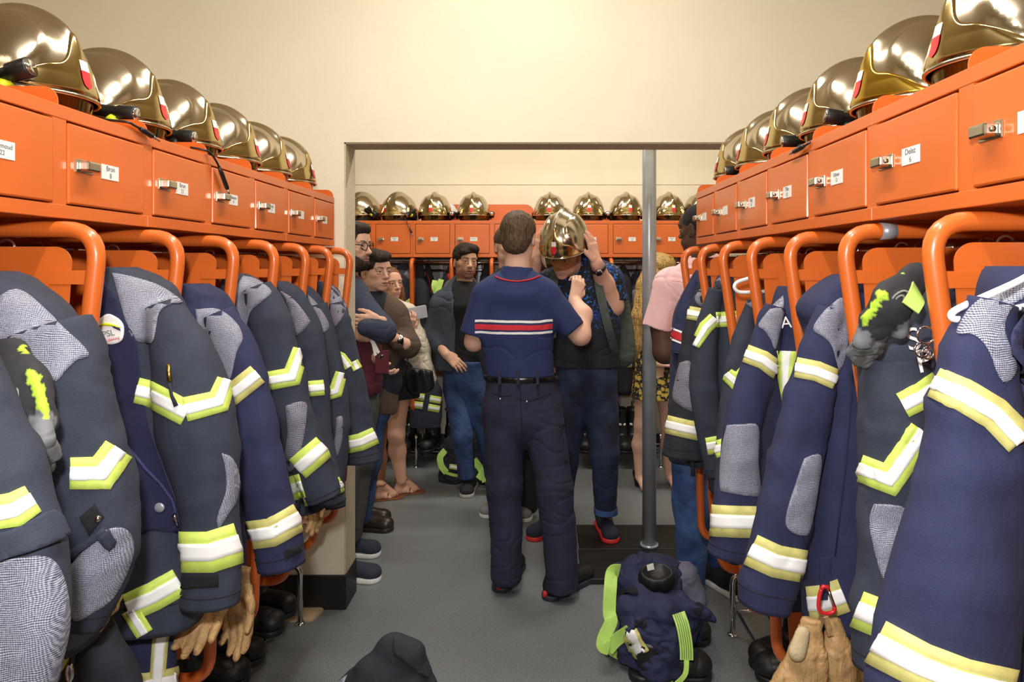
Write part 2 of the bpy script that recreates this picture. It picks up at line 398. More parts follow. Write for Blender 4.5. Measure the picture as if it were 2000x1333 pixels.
PL = .2868; GL = 'orange locker units of the left row'
e0 = 2.99
locker_unit('L', e0-2*PL, PL, 2, 'far orange locker unit of the left row, two doors, against the doorway pier', GL, end_guard=True, texts=('', ''))
locker_unit('L', e0-5*PL, PL, 3, 'middle orange locker unit of the left row with three doors', GL, texts=('Brun\n21', 'Besson\n9', 'Roch\n7'))
locker_unit('L', e0-8*PL, PL, 3, 'nearest orange locker unit of the left row, cut by the left frame edge', GL, texts=('', 'Dermoud\n22', 'Bron\n8'), guard_k=(1, 2))
PR = .293; GR = 'orange locker units of the right row'
locker_unit('R', 2.80-2*PR, PR, 2, 'far orange locker unit of the right row, two doors, beside the pink shirt', GR, end_guard=True)
locker_unit('R', 2.80-5*PR, PR, 3, 'middle orange locker unit of the right row with three doors', GR, texts=('Olivier\n12', 'Tille\n15', 'Rey\n4'))
locker_unit('R', 2.80-8*PR, PR, 3, 'nearest orange locker unit of the right row, cut by the right frame edge', GR, texts=('', '', 'Delez\n6'), guard_k=(2,))
PB = .3045; xb = (729-PX)*5.25/F
GB = 'orange locker units along the back wall'
b1 = locker_unit('B', xb-2*PB, PB, 3, 'orange locker unit on the back wall behind the group at left', GB, 1.914, 1.632, .44, tabs=False, texts=('', '', 'Favre\n40'))
b2 = locker_unit('B', xb+PB, PB, 3, 'orange locker unit on the back wall above the hoodie man', GB, 1.914, 1.632, .44, tabs=False, texts=('Duc\n41', 'Monnier\n42', ''))
b3 = locker_unit('B', xb+4*PB, PB, 3, 'orange locker unit on the back wall behind the worn helmet', GB, 1.914, 1.632, .44, tabs=False, texts=('', 'Blanc\n44', 'Perrin\n45'))
b4 = locker_unit('B', xb+7*PB, PB, 2, 'orange locker unit on the back wall right of the fire pole', GB, 1.914, 1.632, .44, tabs=False, texts=('Favez\n46', ''), end_guard=True)
def backboard(x0, x1, z1, parent):
    pts = []
    r = .075
    for k in range(7):
        a = PI/2*k/6; pts.append((x0+r-r*math.sin(a+0) if False else x0+r-r*math.cos(a), z1-r+r*math.sin(a)))
    for k in range(7):
        a = PI/2*k/6; pts.append((x1-r+r*math.sin(a), z1-r+r*math.cos(a)))
    pts += [(x1, 1.90), (x0, 1.90)]
    MB().prism([(x, 5.60, z) for x, z in pts], (0, .012, 0)).build('backboard', M['orange'], parent)
backboard(xb-2*PB+.02, xb+1.05*PB-.03, 2.07, b1); backboard(xb+1.05*PB, xb+4*PB+.02, 2.07, b2); backboard(xb+4*PB+.06, xb+7*PB-.02, 1.985, b3); backboard(xb+7*PB+.02, xb+9*PB, 1.985, b4)
for i, px in enumerate((861, 936, 1240)):
    x = (px-PX)*5.64/F
    t = empty('wall_bracket', (x, YB-.01, 1.4), 'grey steel wall bracket holding the coat rail, ' + ('left of the hoodie man' , 'right of the hoodie man', 'beside the fire pole')[i], 'bracket', 'steel brackets under the back lockers')
    mb = MB().box((x-.016, YB-.05, 1.30), (x+.016, YB-.008, 1.575), .002); mb.build('upright', M['steel'], t)
    MB().box((x-.008, 5.46, 1.525), (x+.008, YB-.045, 1.54), .002).build('arm', M['steel'], t)

# ---------------------------------------------------------------- helmets
def hel_pt(th, ph, off=0.0):
    """shell point: th azimuth (0 = front), ph elevation, in helmet space (x front, y left, z up)"""
    a, b, c = .152, .1235, .166
    d = Vector((math.cos(ph)*math.cos(th), math.cos(ph)*math.sin(th), math.sin(ph)))
    p = Vector((d.x*a, d.y*b, d.z*c))
    n = Vector((d.x/a, d.y/b, d.z/c)).normalized()
    fr = max(0.0, math.cos(th))
    if ph < .15: p += Vector((math.cos(th), math.sin(th), 0))*(.010*min(1, (.15-ph)/.35))          # flared brim
    cr = math.exp(-(p.y/.0155)**2)                                       # crest front to back
    k = max(0, min(1, (ph-.30)/.5)) if math.cos(th) > 0 else max(0, min(1, (ph-.2)/.5))
    h = .016*cr*k
    # side domes
    for s in (-1, 1):
        q = ((math.atan2(math.sin(th-s*1.62), math.cos(th-s*1.62)))/.98)**2*(math.cos(ph)**2+.12)+((ph-.46)/.58)**2
        if q < 1.25: h += .0065*max(0., min(1., (1.15-q)/.22))**1.5 if q > .93 else .0065
    return p+n*(h+off)
def grid_obj(name, fn, nu, nv, m, parent, closed_u=False):
    V = [fn(i/(nu if closed_u else nu-1), j/(nv-1)) for j in range(nv) for i in range(nu)]
    Fs = []
    for j in range(nv-1):
        for i in range(nu if closed_u else nu-1):
            k = (i+1) % nu; Fs.append((j*nu+i, j*nu+k, (j+1)*nu+k, (j+1)*nu+i))
    return obj(name, V, Fs, m, parent, world=False)
def sm(a, b, x):
    t = max(0, min(1, (x-a)/(b-a))); return t*t*(3-2*t)
def brim_ph(th):
    c = math.cos(th)                      # lower edge: level at the front, dips over the ears and lower at the nape
    return -.10-.22*sm(.2, -.9, c)+.05*math.exp(-((abs(math.atan2(math.sin(th), math.cos(th)))-1.5)/.35)**2)
def make_helmet(full=True, torch=None, cover=False):
    t = empty('fire_helmet', (0, 0, 0))
    grid_obj('shell', lambda u, v: hel_pt(2*PI*u, brim_ph(2*PI*u)+(PI/2-brim_ph(2*PI*u))*v), 96, 48, M['gold'], t, True)
    def front_edge(th):
        a = abs(th)
        e = .50*math.exp(-(a/.25)**2)+.25-.34*sm(.5, 1.35, a)
        return max(e, brim_ph(th)+.02)
    def fp(u, v):
        th = (u-.5)*2*1.35
        lo = brim_ph(th)+.03; hi = max(lo+.002, front_edge(th))
        ph = lo+(hi-lo)*v
        edge = min(1, min(v, 1-v)*14, min(u, 1-u)*14)
        return hel_pt(th, ph, .0005+.003*edge)
    grid_obj('front_plate', fp, 60, 26, M['gold_deep'], t)
    MB().tube([hel_pt(2*PI*k/72, brim_ph(2*PI*k/72)-.005, .001) for k in range(72)], .0042, 8, closed=True).build('brim_edge', M['gold'], t, world=False)
    # gilded visor below the brim
    def vz(u, v):
        th = (u-.5)*2*1.25
        r = Vector((.150*math.cos(th), .122*math.sin(th), 0))
        e = math.sqrt(max(0, math.cos(th/1.25*PI/2)))
        return Vector((r.x*(1-.05*v), r.y*(1-.05*v), -.016-.040*v*e))
    grid_obj('visor', vz, 36, 6, M['visor'], t)
    # dark lining and neck band
    def ln(u, v):
        th = 2*PI*u
        z0 = math.sin(brim_ph(th))*.166
        return Vector(((.140-.006*v)*math.cos(th), (.112-.004*v)*math.sin(th), z0*(1-v)+(-.062)*v+.002))
    grid_obj('lining', ln, 48, 4, M['black'], t, True)
    # enamel shield: white over red
    def shield(lo, hi, off, name, m, parent):
        def fn(u, v):
            y = lo+(hi-lo)*v
            hw = .080*(1.0 if y > .25 else math.sqrt(max(0.02, 1-((.25-y)/.27)**2)))
            return hel_pt((u-.5)*2*hw*1.25, .02+y*.34, off)
        return grid_obj(name, fn, 9, 9, m, parent)
    s = shield(-.02, .62, .0052, 'shield', M['red'], t); shield(.62, 1.0, .0052, 'shield_upper', M['white'], s)
    if full:
        for sd in (-1, 1):
            c = hel_pt(sd*1.75, -.06, .004)
            MB().ball(c, (.026, .012, .03), 14, 8).build('visor_pivot', M['black'], t, world=False)
    if torch is not None:
        sd, tilt, yel, ta = (tuple(torch)+(1.45,))[:4]
        c = hel_pt(sd*ta, -.03 if ta < 1.4 else .02, .022)
        d = Vector((math.cos(tilt), sd*-.05, math.sin(tilt)))
        tb = MB().tube([c-d*.05, c-d*.03, c+d*.012, c+d*.014, c+d*.05, c+d*.052], [.013, .014, .014, .0185, .0195, .0185], 18).build('torch', M['black'], t, world=False)
        MB().tube([c+d*.0505, c+d*.0530], .0160, 18).build('lens', M['glass'], tb, world=False)
        MB().tube([c-d*.004+Vector((0, 0, -.012)), c+d*.006+Vector((0, 0, -.026))], .014, 10).build('torch_clip', M['yellow'] if yel else M['black'], tb, world=False)
    return t
protos = {}
def place_helmet(key, loc, rot, label, group, scale=1.0):
    if key not in protos:
        protos[key] = make_helmet(True, key if key else None); o = protos[key]
        o['_used'] = 0
    o = protos[key]
    if o['_used']: o = copy_tree(o)
    o['_used'] = 1
    o.location = loc; o.rotation_euler = rot; o.scale = (scale,)*3
    tag(o, label, 'helmet', group); return o
HB = .062                                   # brim plane above what it stands on
GHL = 'gold helmets along the left lockers'
ordL = ['nearest', 'second', 'third', 'fourth', 'fifth', 'sixth', 'farthest']
tl = [(-1, .28, True, 1.0), (-1, .32, True, 1.05), (-1, -.12, True, .95), (-1, -.12, False, .95), None, None, (1, -.1, False)]
for i in range(7):
    Yc = e0-(6-i)*PL-PL/2
    lab = ['gold firefighter helmet at the left frame edge with a black torch pointing up', 'large gold helmet on the left lockers, nearest fully seen one with shield',
           'gold helmet on the left lockers with black torch and yellow clip above a jack cable', 'third gold helmet of the left lockers, its black torch over the hanging cable',
           'gold helmet on the left lockers, third from the doorway pier', 'gold helmet on the left lockers, second from the doorway pier', 'smallest and farthest gold helmet on the left lockers beside the pier'][i]
    place_helmet(tl[i], (-.922-.162, Yc, ZT+HB), (0, 0, random.uniform(-.03, .05)), lab, GHL)
GHR = 'gold helmets along the right lockers'
tr = [None, None, None, (1, .15, False, 1.0), (1, -.05, False, 1.0), None, (1, -.1, False, .95)]
for i in range(7):
    Yc = 2.80-(6-i)*PR-PR/2
    lab = ['gold helmet at the very right frame edge, barely in view', 'largest gold helmet at top right, cut by the upper frame edge', 'gold helmet on the right lockers with a bright yellow-gold front plate',
           'gold helmet on the right lockers, third from the right with a cable below it', 'gold helmet on the right lockers, middle of the row with a black torch below', 'gold helmet on the right lockers, second from the doorway', 'farthest gold helmet on the right lockers above the pink-shirted man'][i]
    hh = place_helmet(tr[i], (.690+.162, Yc, ZT+HB), (0, 0, PI+random.uniform(-.05, .03)), lab, GHR)
    if i == 2:
        for ch in hh.children:
            if ch.name.startswith('front_plate'):
                ch.data = ch.data.copy(); ch.data.materials[0] = mat('yellow_gold_plate', rgb(196, 162, 66), .2, 1.0, var=.05, vscale=14)
GHB = 'gold helmets on the back lockers'
bh = [(708, -.75, (1, .9, True)), (780, -.62, (1, -.5, True)), (850, -.1, (1, -.1, False)), (925, -.02, (1, -.1, False)), (1074, -.05, None), (1149, -.02, (1, -.1, False)), (1222, .12, None), (1305, .10, (1, .9, True)), (1366, 0.1, None)]
lb = ['gold helmet on the back lockers, half hidden by the doorway pier', 'gold helmet on the back lockers turned left, a cord hanging below it', 'gold helmet on the back lockers, torch at its right, above the hoodie man\'s left', 'gold helmet on the back lockers beside the free orange backboard',
      'gold helmet on the back lockers just above the worn helmet', 'gold helmet on the back lockers above the watch hand', 'gold helmet on the back lockers directly left of the fire pole', 'gold helmet on the back lockers directly right of the fire pole', 'gold helmet on the back lockers mostly hidden behind the right lockers']
for (px, yaw, tk), lab in zip(bh, lb):
    place_helmet(tk, ((px-PX)*5.42/F, 5.42, 1.914+HB), (0, 0, -PI/2+yaw), lab, GHB, .985)
# ---------------------------------------------------------------- cloth tools
def rows_loft(rows, nrow, nseg, e=2.3, cap0=True, cap1=True, fold=.006, fscale=9., seed=0., stretch=.35):
    """rows: (centre Vector, half-axis A Vector, half-axis B Vector). Smooth tube through them, with hanging folds."""
    data = [tuple(c)+tuple(a)+tuple(b) for c, a, b in rows]
    sp = spline(data, max(2, nrow//(len(rows)-1)))
    V = []; Fs = []; m = len(sp)
    for d in sp:
        c = Vector(d[0:3]); a = Vector(d[3:6]); b = Vector(d[6:9])
        for k in range(nseg):
            t = 2*PI*k/nseg; ct, st = math.cos(t), math.sin(t)
            p = c+a*(math.copysign(abs(ct)**(2/e), ct))+b*(math.copysign(abs(st)**(2/e), st))
            n = (p-c); L = n.length
            if L > 1e-6: n /= L
            q = Vector((p.x*fscale, p.y*fscale, p.z*fscale*stretch+seed*3.7))
            h = noise.noise(q)*fold*1.3+noise.noise(q*2.3+Vector((5, 3, 1)))*fold*.6
            q2 = Vector((p.x*fscale*.9, p.y*fscale*.9, p.z*fscale*2.4+seed))
            h += max(0, noise.noise(q2)-.08)*fold*1.2
            q3 = Vector((p.x*14+seed, p.y*14, p.z*26)); h -= max(0, 1-abs(noise.noise(q3))*7)**2*fold*.55*max(0, min(1, .4+2*noise.noise(q*.5)))
            V.append(p+n*h*min(1, L/.03))
    for j in range(m-1):
        for k in range(nseg):
            l = (k+1) % nseg; Fs.append((j*nseg+k, j*nseg+l, (j+1)*nseg+l, (j+1)*nseg+k))
    def cap(j, inward, flip):
        base = j*nseg; c = sum((V[base+k] for k in range(nseg)), Vector())/nseg
        n0 = len(V)
        for k in range(nseg): V.append(c+(V[base+k]-c)*.90+inward*.0)
        for k in range(nseg): V.append(c+(V[base+k]-c)*.84+inward)
        V.append(c+inward*1.4)
        rings = [base, n0, n0+nseg]
        for r0, r1 in ((base, n0), (n0, n0+nseg)):
            for k in range(nseg):
                l = (k+1) % nseg; f = (r0+k, r0+l, r1+l, r1+k); Fs.append(f if flip else f[::-1])
        for k in range(nseg):
            l = (k+1) % nseg; f = (n0+nseg+k, n0+nseg+l, n0+2*nseg); Fs.append(f if flip else f[::-1])
    if cap0: cap(0, Vector(sp[1][0:3])-Vector(sp[0][0:3]), False)
    if cap1: cap(m-1, (Vector(sp[-2][0:3])-Vector(sp[-1][0:3]))*1.2, True)
    return V, Fs
def px_tube(rows, Y, dep=.8, tilt=True, yoff=None):
    """rows (px, py, half width in px[, depth factor]) at distance Y -> loft rows in world space"""
    out = []; n = len(rows)
    for i, r in enumerate(rows):
        yy = Y+(yoff[i] if yoff else 0)
        c = P(r[0], r[1], yy); hw = r[2]*yy/F
        if tilt:
            a = P(*rows[max(i-1, 0)][:2], yy); b = P(*rows[min(i+1, n-1)][:2], yy)
            d = (b-a).normalized(); ax = Vector((d.z, 0, -d.x))
            if ax.x < 0: ax = -ax
            if i == 0 or i == n-1: pass
        else: ax = Vector((1, 0, 0))
        dd = (r[3] if len(r) > 3 else dep)*hw
        out.append((c, ax*hw, Vector((0, 1, 0))*dd))
    return out
class Target:
    """surface that tapes and patches are laid on"""
    def __init__(s, parts, Y): 
        V = []; Fs = []
        for v, f in parts:
            n = len(V); V += [Vector(x) for x in v]; Fs += [tuple(i+n for i in q) for q in f]
        s.b = BVHTree.FromPolygons(V, Fs); s.Y = Y
    def hit(s, px, py, off):
        o = Vector((0, 0, H)); d = (P(px, py, 1.)-o).normalized()
        loc, n, i, dist = s.b.ray_cast(o, d)
        if loc is None:
            loc, n, i, dist = s.b.find_nearest(P(px, py, s.Y-.02))
        if n.dot(d) > 0: n = -n
        return loc+n*off
def ribbon(tg, pts, hw, off, lo=-1., hi=1., n=10, m=5):
    """band along a pixel polyline; mitred corners; lo..hi is the part of the width"""
    pts = [Vector((p[0], p[1])) for p in pts]; k = len(pts); nor = []
    hws = hw if isinstance(hw, (list, tuple)) else [hw]*k
    for i in range(k):
        a = (pts[i]-pts[i-1]).normalized() if i > 0 else None
        b = (pts[i+1]-pts[i]).normalized() if i < k-1 else None
        na = Vector((-a.y, a.x)) if a else None; nb = Vector((-b.y, b.x)) if b else None
        if na and nb:
            mm = (na+nb).normalized(); nor.append(mm/max(.45, mm.dot(na)))
        else: nor.append(na or nb)
    V = []; Fs = []
    R = []
    for i in range(k-1):
        for j in range(n+(1 if i == k-2 else 0)):
            t = j/n; R.append((pts[i].lerp(pts[i+1], t), nor[i].lerp(nor[i+1], t)*(hws[i]*(1-t)+hws[i+1]*t)))
    for c, w_ in R:
        for q in range(m):
            s_ = lo+(hi-lo)*q/(m-1); p = c+w_*s_; V.append(tg.hit(p.x, p.y, off))
    for i in range(len(R)-1):
        for q in range(m-1):
            Fs.append((i*m+q, i*m+q+1, (i+1)*m+q+1, (i+1)*m+q))
    return V, Fs
def solid(V, Fs, tg=None, th=.0018):
    """give a laid band a real thickness (towards the camera side already offset): rim down to the cloth"""
    cnt = {}
    for f in Fs:
        for a, b in zip(f, f[1:]+f[:1]):
            cnt[(min(a, b), max(a, b))] = cnt.get((min(a, b), max(a, b)), 0)+1
    rim = {}
    V = list(V); Fs = list(Fs)
    o = Vector((0, 0, H))
    for f in list(Fs):
        for a, b in zip(f, f[1:]+f[:1]):
            if cnt[(min(a, b), max(a, b))] == 1:
                for i in (a, b):
                    if i not in rim:
                        rim[i] = len(V); V.append(V[i]+(V[i]-o).normalized()*th*2.2)
                Fs.append((b, a, rim[a], rim[b]))
    return V, Fs
def tape(tg, parent, pts, hw, edge, name='reflective_band', mid=.42, n=10, off=.0034):
    v, f = solid(*ribbon(tg, pts, hw, off, n=n))
    b = obj(name, v, f, edge, parent)
    v, f = solid(*ribbon(tg, pts, hw, off+.0016, -mid, mid, n=n), th=.0008)
    obj('silver_strip', v, f, M['silver'], b); return b
def polyfill(poly, step):
    """triangulate a pixel polygon with inner points"""
    from mathutils.geometry import delaunay_2d_cdt
    pts = [Vector(p) for p in poly]; n = len(pts)
    fine = []
    for i in range(n):
        a, b = pts[i], pts[(i+1) % n]; k = max(1, int((b-a).length/step))
        for j in range(k): fine.append(a.lerp(b, j/k))
    m = len(fine); xs = [p.x for p in fine]; ys = [p.y for p in fine]
    def inside(p):
        c = False; j = m-1
        for i in range(m):
            a, b = fine[i], fine[j]
            if (a.y > p.y) != (b.y > p.y) and p.x < (b.x-a.x)*(p.y-a.y)/(b.y-a.y)+a.x: c = not c
            j = i
        return c
    inner = []
    y = min(ys)+step*.7
    while y < max(ys):
        x = min(xs)+step*.7
        while x < max(xs):
            p = Vector((x, y))
            if inside(p) and min((p-q).length for q in fine) > step*.45: inner.append(p)
            x += step
        y += step
    r = delaunay_2d_cdt(fine+inner, [], [tuple(range(m))], 1, 1e-4)
    return r[0], [tuple(f) for f in r[2]]
def patch(tg, parent, poly, m, name='shoulder_patch', off=.0024, step=9, smooth_poly=True, label=None):
    if smooth_poly and len(poly) > 4:
        poly = [tuple(p) for p in spline(list(poly)+[poly[0]], 4)[:-1]]
    V2, Fs = polyfill(poly, step)
    V = [tg.hit(p.x, p.y, off) for p in V2]
    V, Fs = solid(V, Fs)
    return obj(name, V, Fs, m, parent, label=label)
NJ = [0]
def jacket(label, cloth, Y, sleeve, torso, tapes=(), patches=(), group=None, name='turnout_jacket', dep=.78, tdep=.075, fold=.006, collar=None, ys=-.035):
    NJ[0] += 1; sd = NJ[0]; fold *= 1.5
    r = sleeve[0]; base = P(r[0], r[1], Y)
    t = empty(name, (P(torso[0][0], 600, Y).x, Y, P(1000, sleeve[-1][1], Y).z), label, 'jacket', group)
    parts = []
    tr = []
    for q in torso:
        c = P(q[0], q[1], Y+.03); hw = q[2]*(Y+.03)/F
        tr.append((c, Vector((hw, 0, 0)), Vector((0, (q[3] if len(q) > 3 else tdep), 0))))
    v, f = rows_loft(tr, 44, 44, 2.5, fold=fold, seed=sd, cap0=True)
    obj('body', v, f, M[cloth], t); parts.append((v, f))
    v, f = rows_loft(px_tube(sleeve, Y+ys, dep), 44, 36, 2.2, fold=fold*.9, seed=sd+.5)
    obj('sleeve', v, f, M[cloth], t); parts.append((v, f))
    # hem of the cuff
    for vv, j, nn in ((parts[1][0], -4, 36), (parts[0][0], -5, 44)):
        nr = (len(vv)-4*nn-2)//nn
        j = j % nr
        MB().tube(vv[j*nn:(j+1)*nn], .0014, 5, closed=True).build('seam', M['seam'], t)
    tg = Target(parts, Y)
    if collar:
        v, f = rows_loft(px_tube(collar, Y, .9), 16, 28, 2.2, fold=fold*.6, seed=sd+.2); obj('collar', v, f, M[cloth], t); parts.append((v, f))
        tg = Target(parts, Y)
    for tp in tapes:
        tape(tg, t, tp[0], tp[1], M[tp[2]], n=12)
    for pt in patches:
        patch(tg, t, pt[1], M[pt[2]], pt[0], off=.0024 if len(pt) < 4 else pt[3])
    return t, tg
def hanger(pts, Y, parent_label, m='white', r=.005, group=None):
    t = empty('coat_hanger', P(pts[0][0], pts[0][1], Y), parent_label, 'hanger', group)
    MB().tube(fillet([P(x, y, Y) for x, y in pts], .02, 5), r, 10).build('wire', M[m], t); return t
M['seam'] = mat('dark_seam', rgb(28, 31, 44), .9)
GJL = 'turnout jackets hanging under the left lockers'; GJR = 'turnout jackets hanging under the right lockers'
# ---------------------------------------------------------------- left jackets, near to far
tB, gB = jacket('dark turnout jacket at the left frame edge with big grey elbow pad below', 'slate', .86,
    [(-110, 690, 85), (-85, 780, 95), (-52, 860, 95), (-8, 935, 92), (6, 990, 90), (26, 1060, 92), (40, 1130, 90), (45, 1210, 92), (35, 1300, 86), (10, 1400, 75)],
    [(-180, 600, 80), (-170, 720, 110), (-150, 900, 130), (-130, 1150, 140), (-130, 1450, 140)],
    tapes=[([(-60, 1010), (30, 995), (62, 975)], [34, 34, 30], 'lime')],
    patches=[('elbow_patch', [(-40, 1100), (20, 1092), (90, 1088), (122, 1130), (134, 1210), (122, 1280), (100, 1345), (40, 1360), (-40, 1350)], 'weave')], group=GJL)
patch(gB, tB, [(-60, 1040), (20, 1035), (92, 1000), (118, 1035), (115, 1052), (40, 1082), (-60, 1105)], M['slate'], 'cuff_flap', off=.010)
tA, gA = jacket('dark turnout jacket with broad grey shoulder patch and a green glove hooked over it', 'slate', 1.14,
    [(95, 640, 72), (122, 720, 82), (142, 800, 84), (160, 890, 86), (172, 980, 86), (180, 1060, 80), (172, 1140, 70), (155, 1220, 52)],
    [(-30, 530, 40, .05), (10, 560, 60, .06), (40, 620, 92, .07), (45, 720, 105), (45, 900, 115), (50, 1100, 115), (60, 1260, 110)],
    tapes=[([(138, 924), (198, 924), (230, 878)], [31, 32, 30], 'lime')],
    patches=[('shoulder_patch', [(0, 580), (28, 566), (62, 582), (120, 636), (172, 690), (150, 704), (130, 722), (115, 742), (104, 742), (60, 716), (0, 690)], 'weave'),
             ('elbow_patch', [(128, 1118), (165, 1075), (205, 1036), (240, 1032), (258, 1055), (254, 1100), (222, 1165), (182, 1196), (146, 1212), (130, 1170)], 'weave'),
             ('snap_patch', [(157, 1010), (187, 984), (203, 1010), (176, 1045)], 'velcro', .004)], group=GJL)
patch(gA, tA, [(190, 1048), (212, 1030), (224, 1052), (221, 1062), (211, 1074)], M['slate'], 'strap', off=.008, smooth_poly=False)
patch(gA, tA, [(112, 1095), (180, 1045), (200, 1030), (205, 1040), (186, 1058), (116, 1108)], M['slate'], 'cuff_seam', off=.006)
MB().ball(gA.hit(192, 1012, .006), .0055, 12, 8).build('snap', M['chrome'], tA)
tC, gC = jacket('open turnout jacket with round white badge on its navy fleece lining', 'slate', 1.43,
    [(318, 592, 34), (345, 665, 52), (372, 745, 68), (388, 830, 74), (402, 910, 66), (412, 990, 56), (412, 1070, 54), (412, 1130, 54), (411, 1178, 54)],
    [(235, 522, 24, .05), (262, 552, 60, .06), (275, 620, 82), (280, 760, 92), (282, 950, 96), (290, 1100, 92), (296, 1215, 88)],
    tapes=[([(268, 762), (292, 768), (366, 808)], 25, 'lime'), ([(362, 800), (426, 784), (440, 742)], [24, 22, 18], 'lime'),
           ([(352, 1078), (410, 1078), (466, 1060)], 40, 'lime'), ([(250, 1187), (300, 1165), (350, 1136)], 28, 'lime'), ([(255, 1190), (284, 1238)], 18, 'lime')],
    patches=[('fleece_lining', [(203, 545), (226, 580), (245, 625), (266, 665), (276, 735), (290, 830), (320, 920), (350, 1005), (352, 1038), (300, 1036), (255, 1030), (222, 880), (196, 750), (192, 640)], 'fleece'),
             ('shoulder_patch', [(220, 534), (263, 543), (315, 561), (355, 591), (332, 595), (312, 612), (302, 663), (289, 670), (259, 659), (240, 606)], 'weave'),
             ('elbow_patch', [(432, 885), (452, 895), (466, 930), (462, 975), (448, 1000), (428, 1030), (424, 1010), (440, 960), (440, 920)], 'weave'),
             ('velcro_tab', [(357, 1124), (427, 1120), (427, 1146), (357, 1150)], 'velcro', .004)], group=GJL)
# zip, badge, button, puller
zp = [(228, 835), (245, 865), (262, 885), (285, 915), (315, 945), (335, 975), (345, 1010), (349, 1028)]
MB().tube([gC.hit(x, y, .004) for x, y in zp], .0032, 8).build('zip', mat('zip_tape', rgb(66, 66, 112), .5, bump=.8, bscale=400), tC)
MB().tube([gC.hit(349, 1005, .008), gC.hit(350, 1036, .008)], [.005, .003], 8).build('zip_slider', M['chrome'], tC)
bd = patch(gC, tC, [(200, 622), (212, 614), (224, 616), (240, 628), (245, 642), (241, 664), (222, 672), (202, 668), (192, 656), (192, 634)], M['white'], 'badge', off=.006, step=6)
for body, cx, cy, sz, mm in (('SPSL', 214, 652, .0172, 'ink'), ('LAUSANNE', 222, 663, .0068, 'red')):
    me = text_mesh(body, sz); o = put('badge_lettering', me, M[mm], bd, world=False)
    o.matrix_parent_inverse = wm(bd).inverted(); o.matrix_basis = Matrix.Translation(gC.hit(cx, cy, .0085)) @ Matrix.Rotation(.2, 4, 'Y').inverted() @ Matrix.Rotation(PI/2, 4, 'X')
for pl, mm in (([(196, 637), (208, 631), (222, 632), (240, 640), (222, 637), (208, 636)], 'yellow'), ([(222, 636), (236, 638), (240, 646), (226, 640)], 'navy')):
    patch(gC, bd, pl, M[mm], 'badge_emblem', off=.0085, step=6)
MB().ball(gC.hit(312, 991, .004), (.011, .004, .010), 16, 8).build('button', M['steel'], tC)
MB().tube([gC.hit(331, 712, .004), gC.hit(337, 745, .008)], [.004, .005], 8).build('zip_puller', mat('brass', rgb(190, 150, 80), .3, 1.0), tC)
MB().tube([gC.hit(337, 748, .010), gC.hit(342, 772, .010), gC.hit(348, 792, .010)], [.0028, .0032, .0045], 8).build('puller_cord', M['dark'], tC)
tD, gD = jacket('bright navy turnout jacket with sand-edged bands, third from the pier side post', 'navy', 1.72,
    [(425, 612, 28), (455, 680, 40), (476, 750, 46), (492, 840, 51), (508, 920, 50), (526, 990, 48), (542, 1050, 46), (550, 1108, 44)],
    [(375, 555, 22, .05), (392, 585, 48, .06), (405, 650, 60), (410, 800, 66), (414, 950, 64), (414, 1080, 60), (414, 1165, 56)],
    tapes=[([(446, 778), (502, 731)], 21, 'beige'), ([(484, 1046), (530, 1040), (584, 1010)], 28, 'beige')],
    patches=[('shoulder_patch', [(382, 605), (425, 604), (460, 630), (474, 661), (462, 690), (449, 744), (429, 718), (403, 682), (399, 655), (388, 640)], 'weave'),
             ('velcro_tab', [(553, 1078), (584, 1060), (586, 1076), (556, 1096)], 'velcro', .004)], group=GJL)
tE, gE = jacket('dark turnout jacket with lime chevron above a tall grey elbow pad', 'slate', 2.0,
    [(502, 560, 26), (526, 620, 38), (545, 690, 42), (560, 770, 42), (578, 840, 40), (602, 900, 36), (625, 950, 34), (634, 975, 32)],
    [(460, 535, 18, .05), (478, 560, 40, .06), (488, 620, 54), (500, 780, 64), (512, 900, 68), (516, 980, 66), (512, 1035, 62)],
    tapes=[([(504, 748), (570, 736), (586, 682)], [18, 18, 15], 'lime'), ([(582, 916), (632, 872)], 24, 'lime'), ([(552, 960), (592, 948)], 24, 'lime')],
    patches=[('shoulder_patch', [(474, 540), (500, 546), (530, 570), (511, 590), (490, 610), (480, 648), (464, 643), (462, 570)], 'weave'),
             ('elbow_patch', [(558, 793), (580, 786), (597, 788), (598, 815), (590, 871), (575, 916), (553, 916), (562, 853)], 'weave_fine')], group=GJL)
tF, gF = jacket('dark turnout jacket with crumpled cuff, fourth from the pier on the left row', 'slate', 2.29,
    [(575, 580, 20), (594, 640, 30), (606, 710, 32), (614, 790, 32), (620, 870, 32), (634, 940, 33), (642, 985, 32)],
    [(540, 550, 15, .05), (556, 575, 35, .06), (565, 640, 48), (575, 800, 54), (578, 920, 56), (580, 992, 54)],
    tapes=[([(598, 760), (632, 757)], 15, 'lime'), ([(592, 975), (630, 965), (668, 945)], 15, 'lime')],
    patches=[('shoulder_patch', [(547, 568), (575, 586), (601, 620), (604, 633), (580, 656), (573, 639), (564, 601)], 'weave_fine'),
             ('velcro_tab', [(594, 990), (625, 983), (626, 996), (596, 1003)], 'velcro', .004)], group=GJL)
tG, gG = jacket('dark turnout jacket with a small lime chevron, third from the pier on the left row', 'slate', 2.58,
    [(618, 596, 17), (634, 655, 24), (646, 730, 25), (655, 810, 25), (656, 880, 25), (652, 940, 23), (655, 990, 21)],
    [(592, 560, 12, .05), (605, 590, 28, .06), (612, 650, 38), (620, 800, 44), (622, 900, 44), (622, 975, 42)],
    tapes=[([(629, 773), (656, 764), (666, 728)], [13, 13, 11], 'lime')],
    patches=[('shoulder_patch', [(601, 576), (620, 595), (643, 638), (620, 658), (613, 664), (608, 628)], 'weave_fine'),
             ('elbow_patch', [(657, 816), (669, 817), (666, 870), (648, 914), (645, 900), (655, 850)], 'weave_fine')], group=GJL)
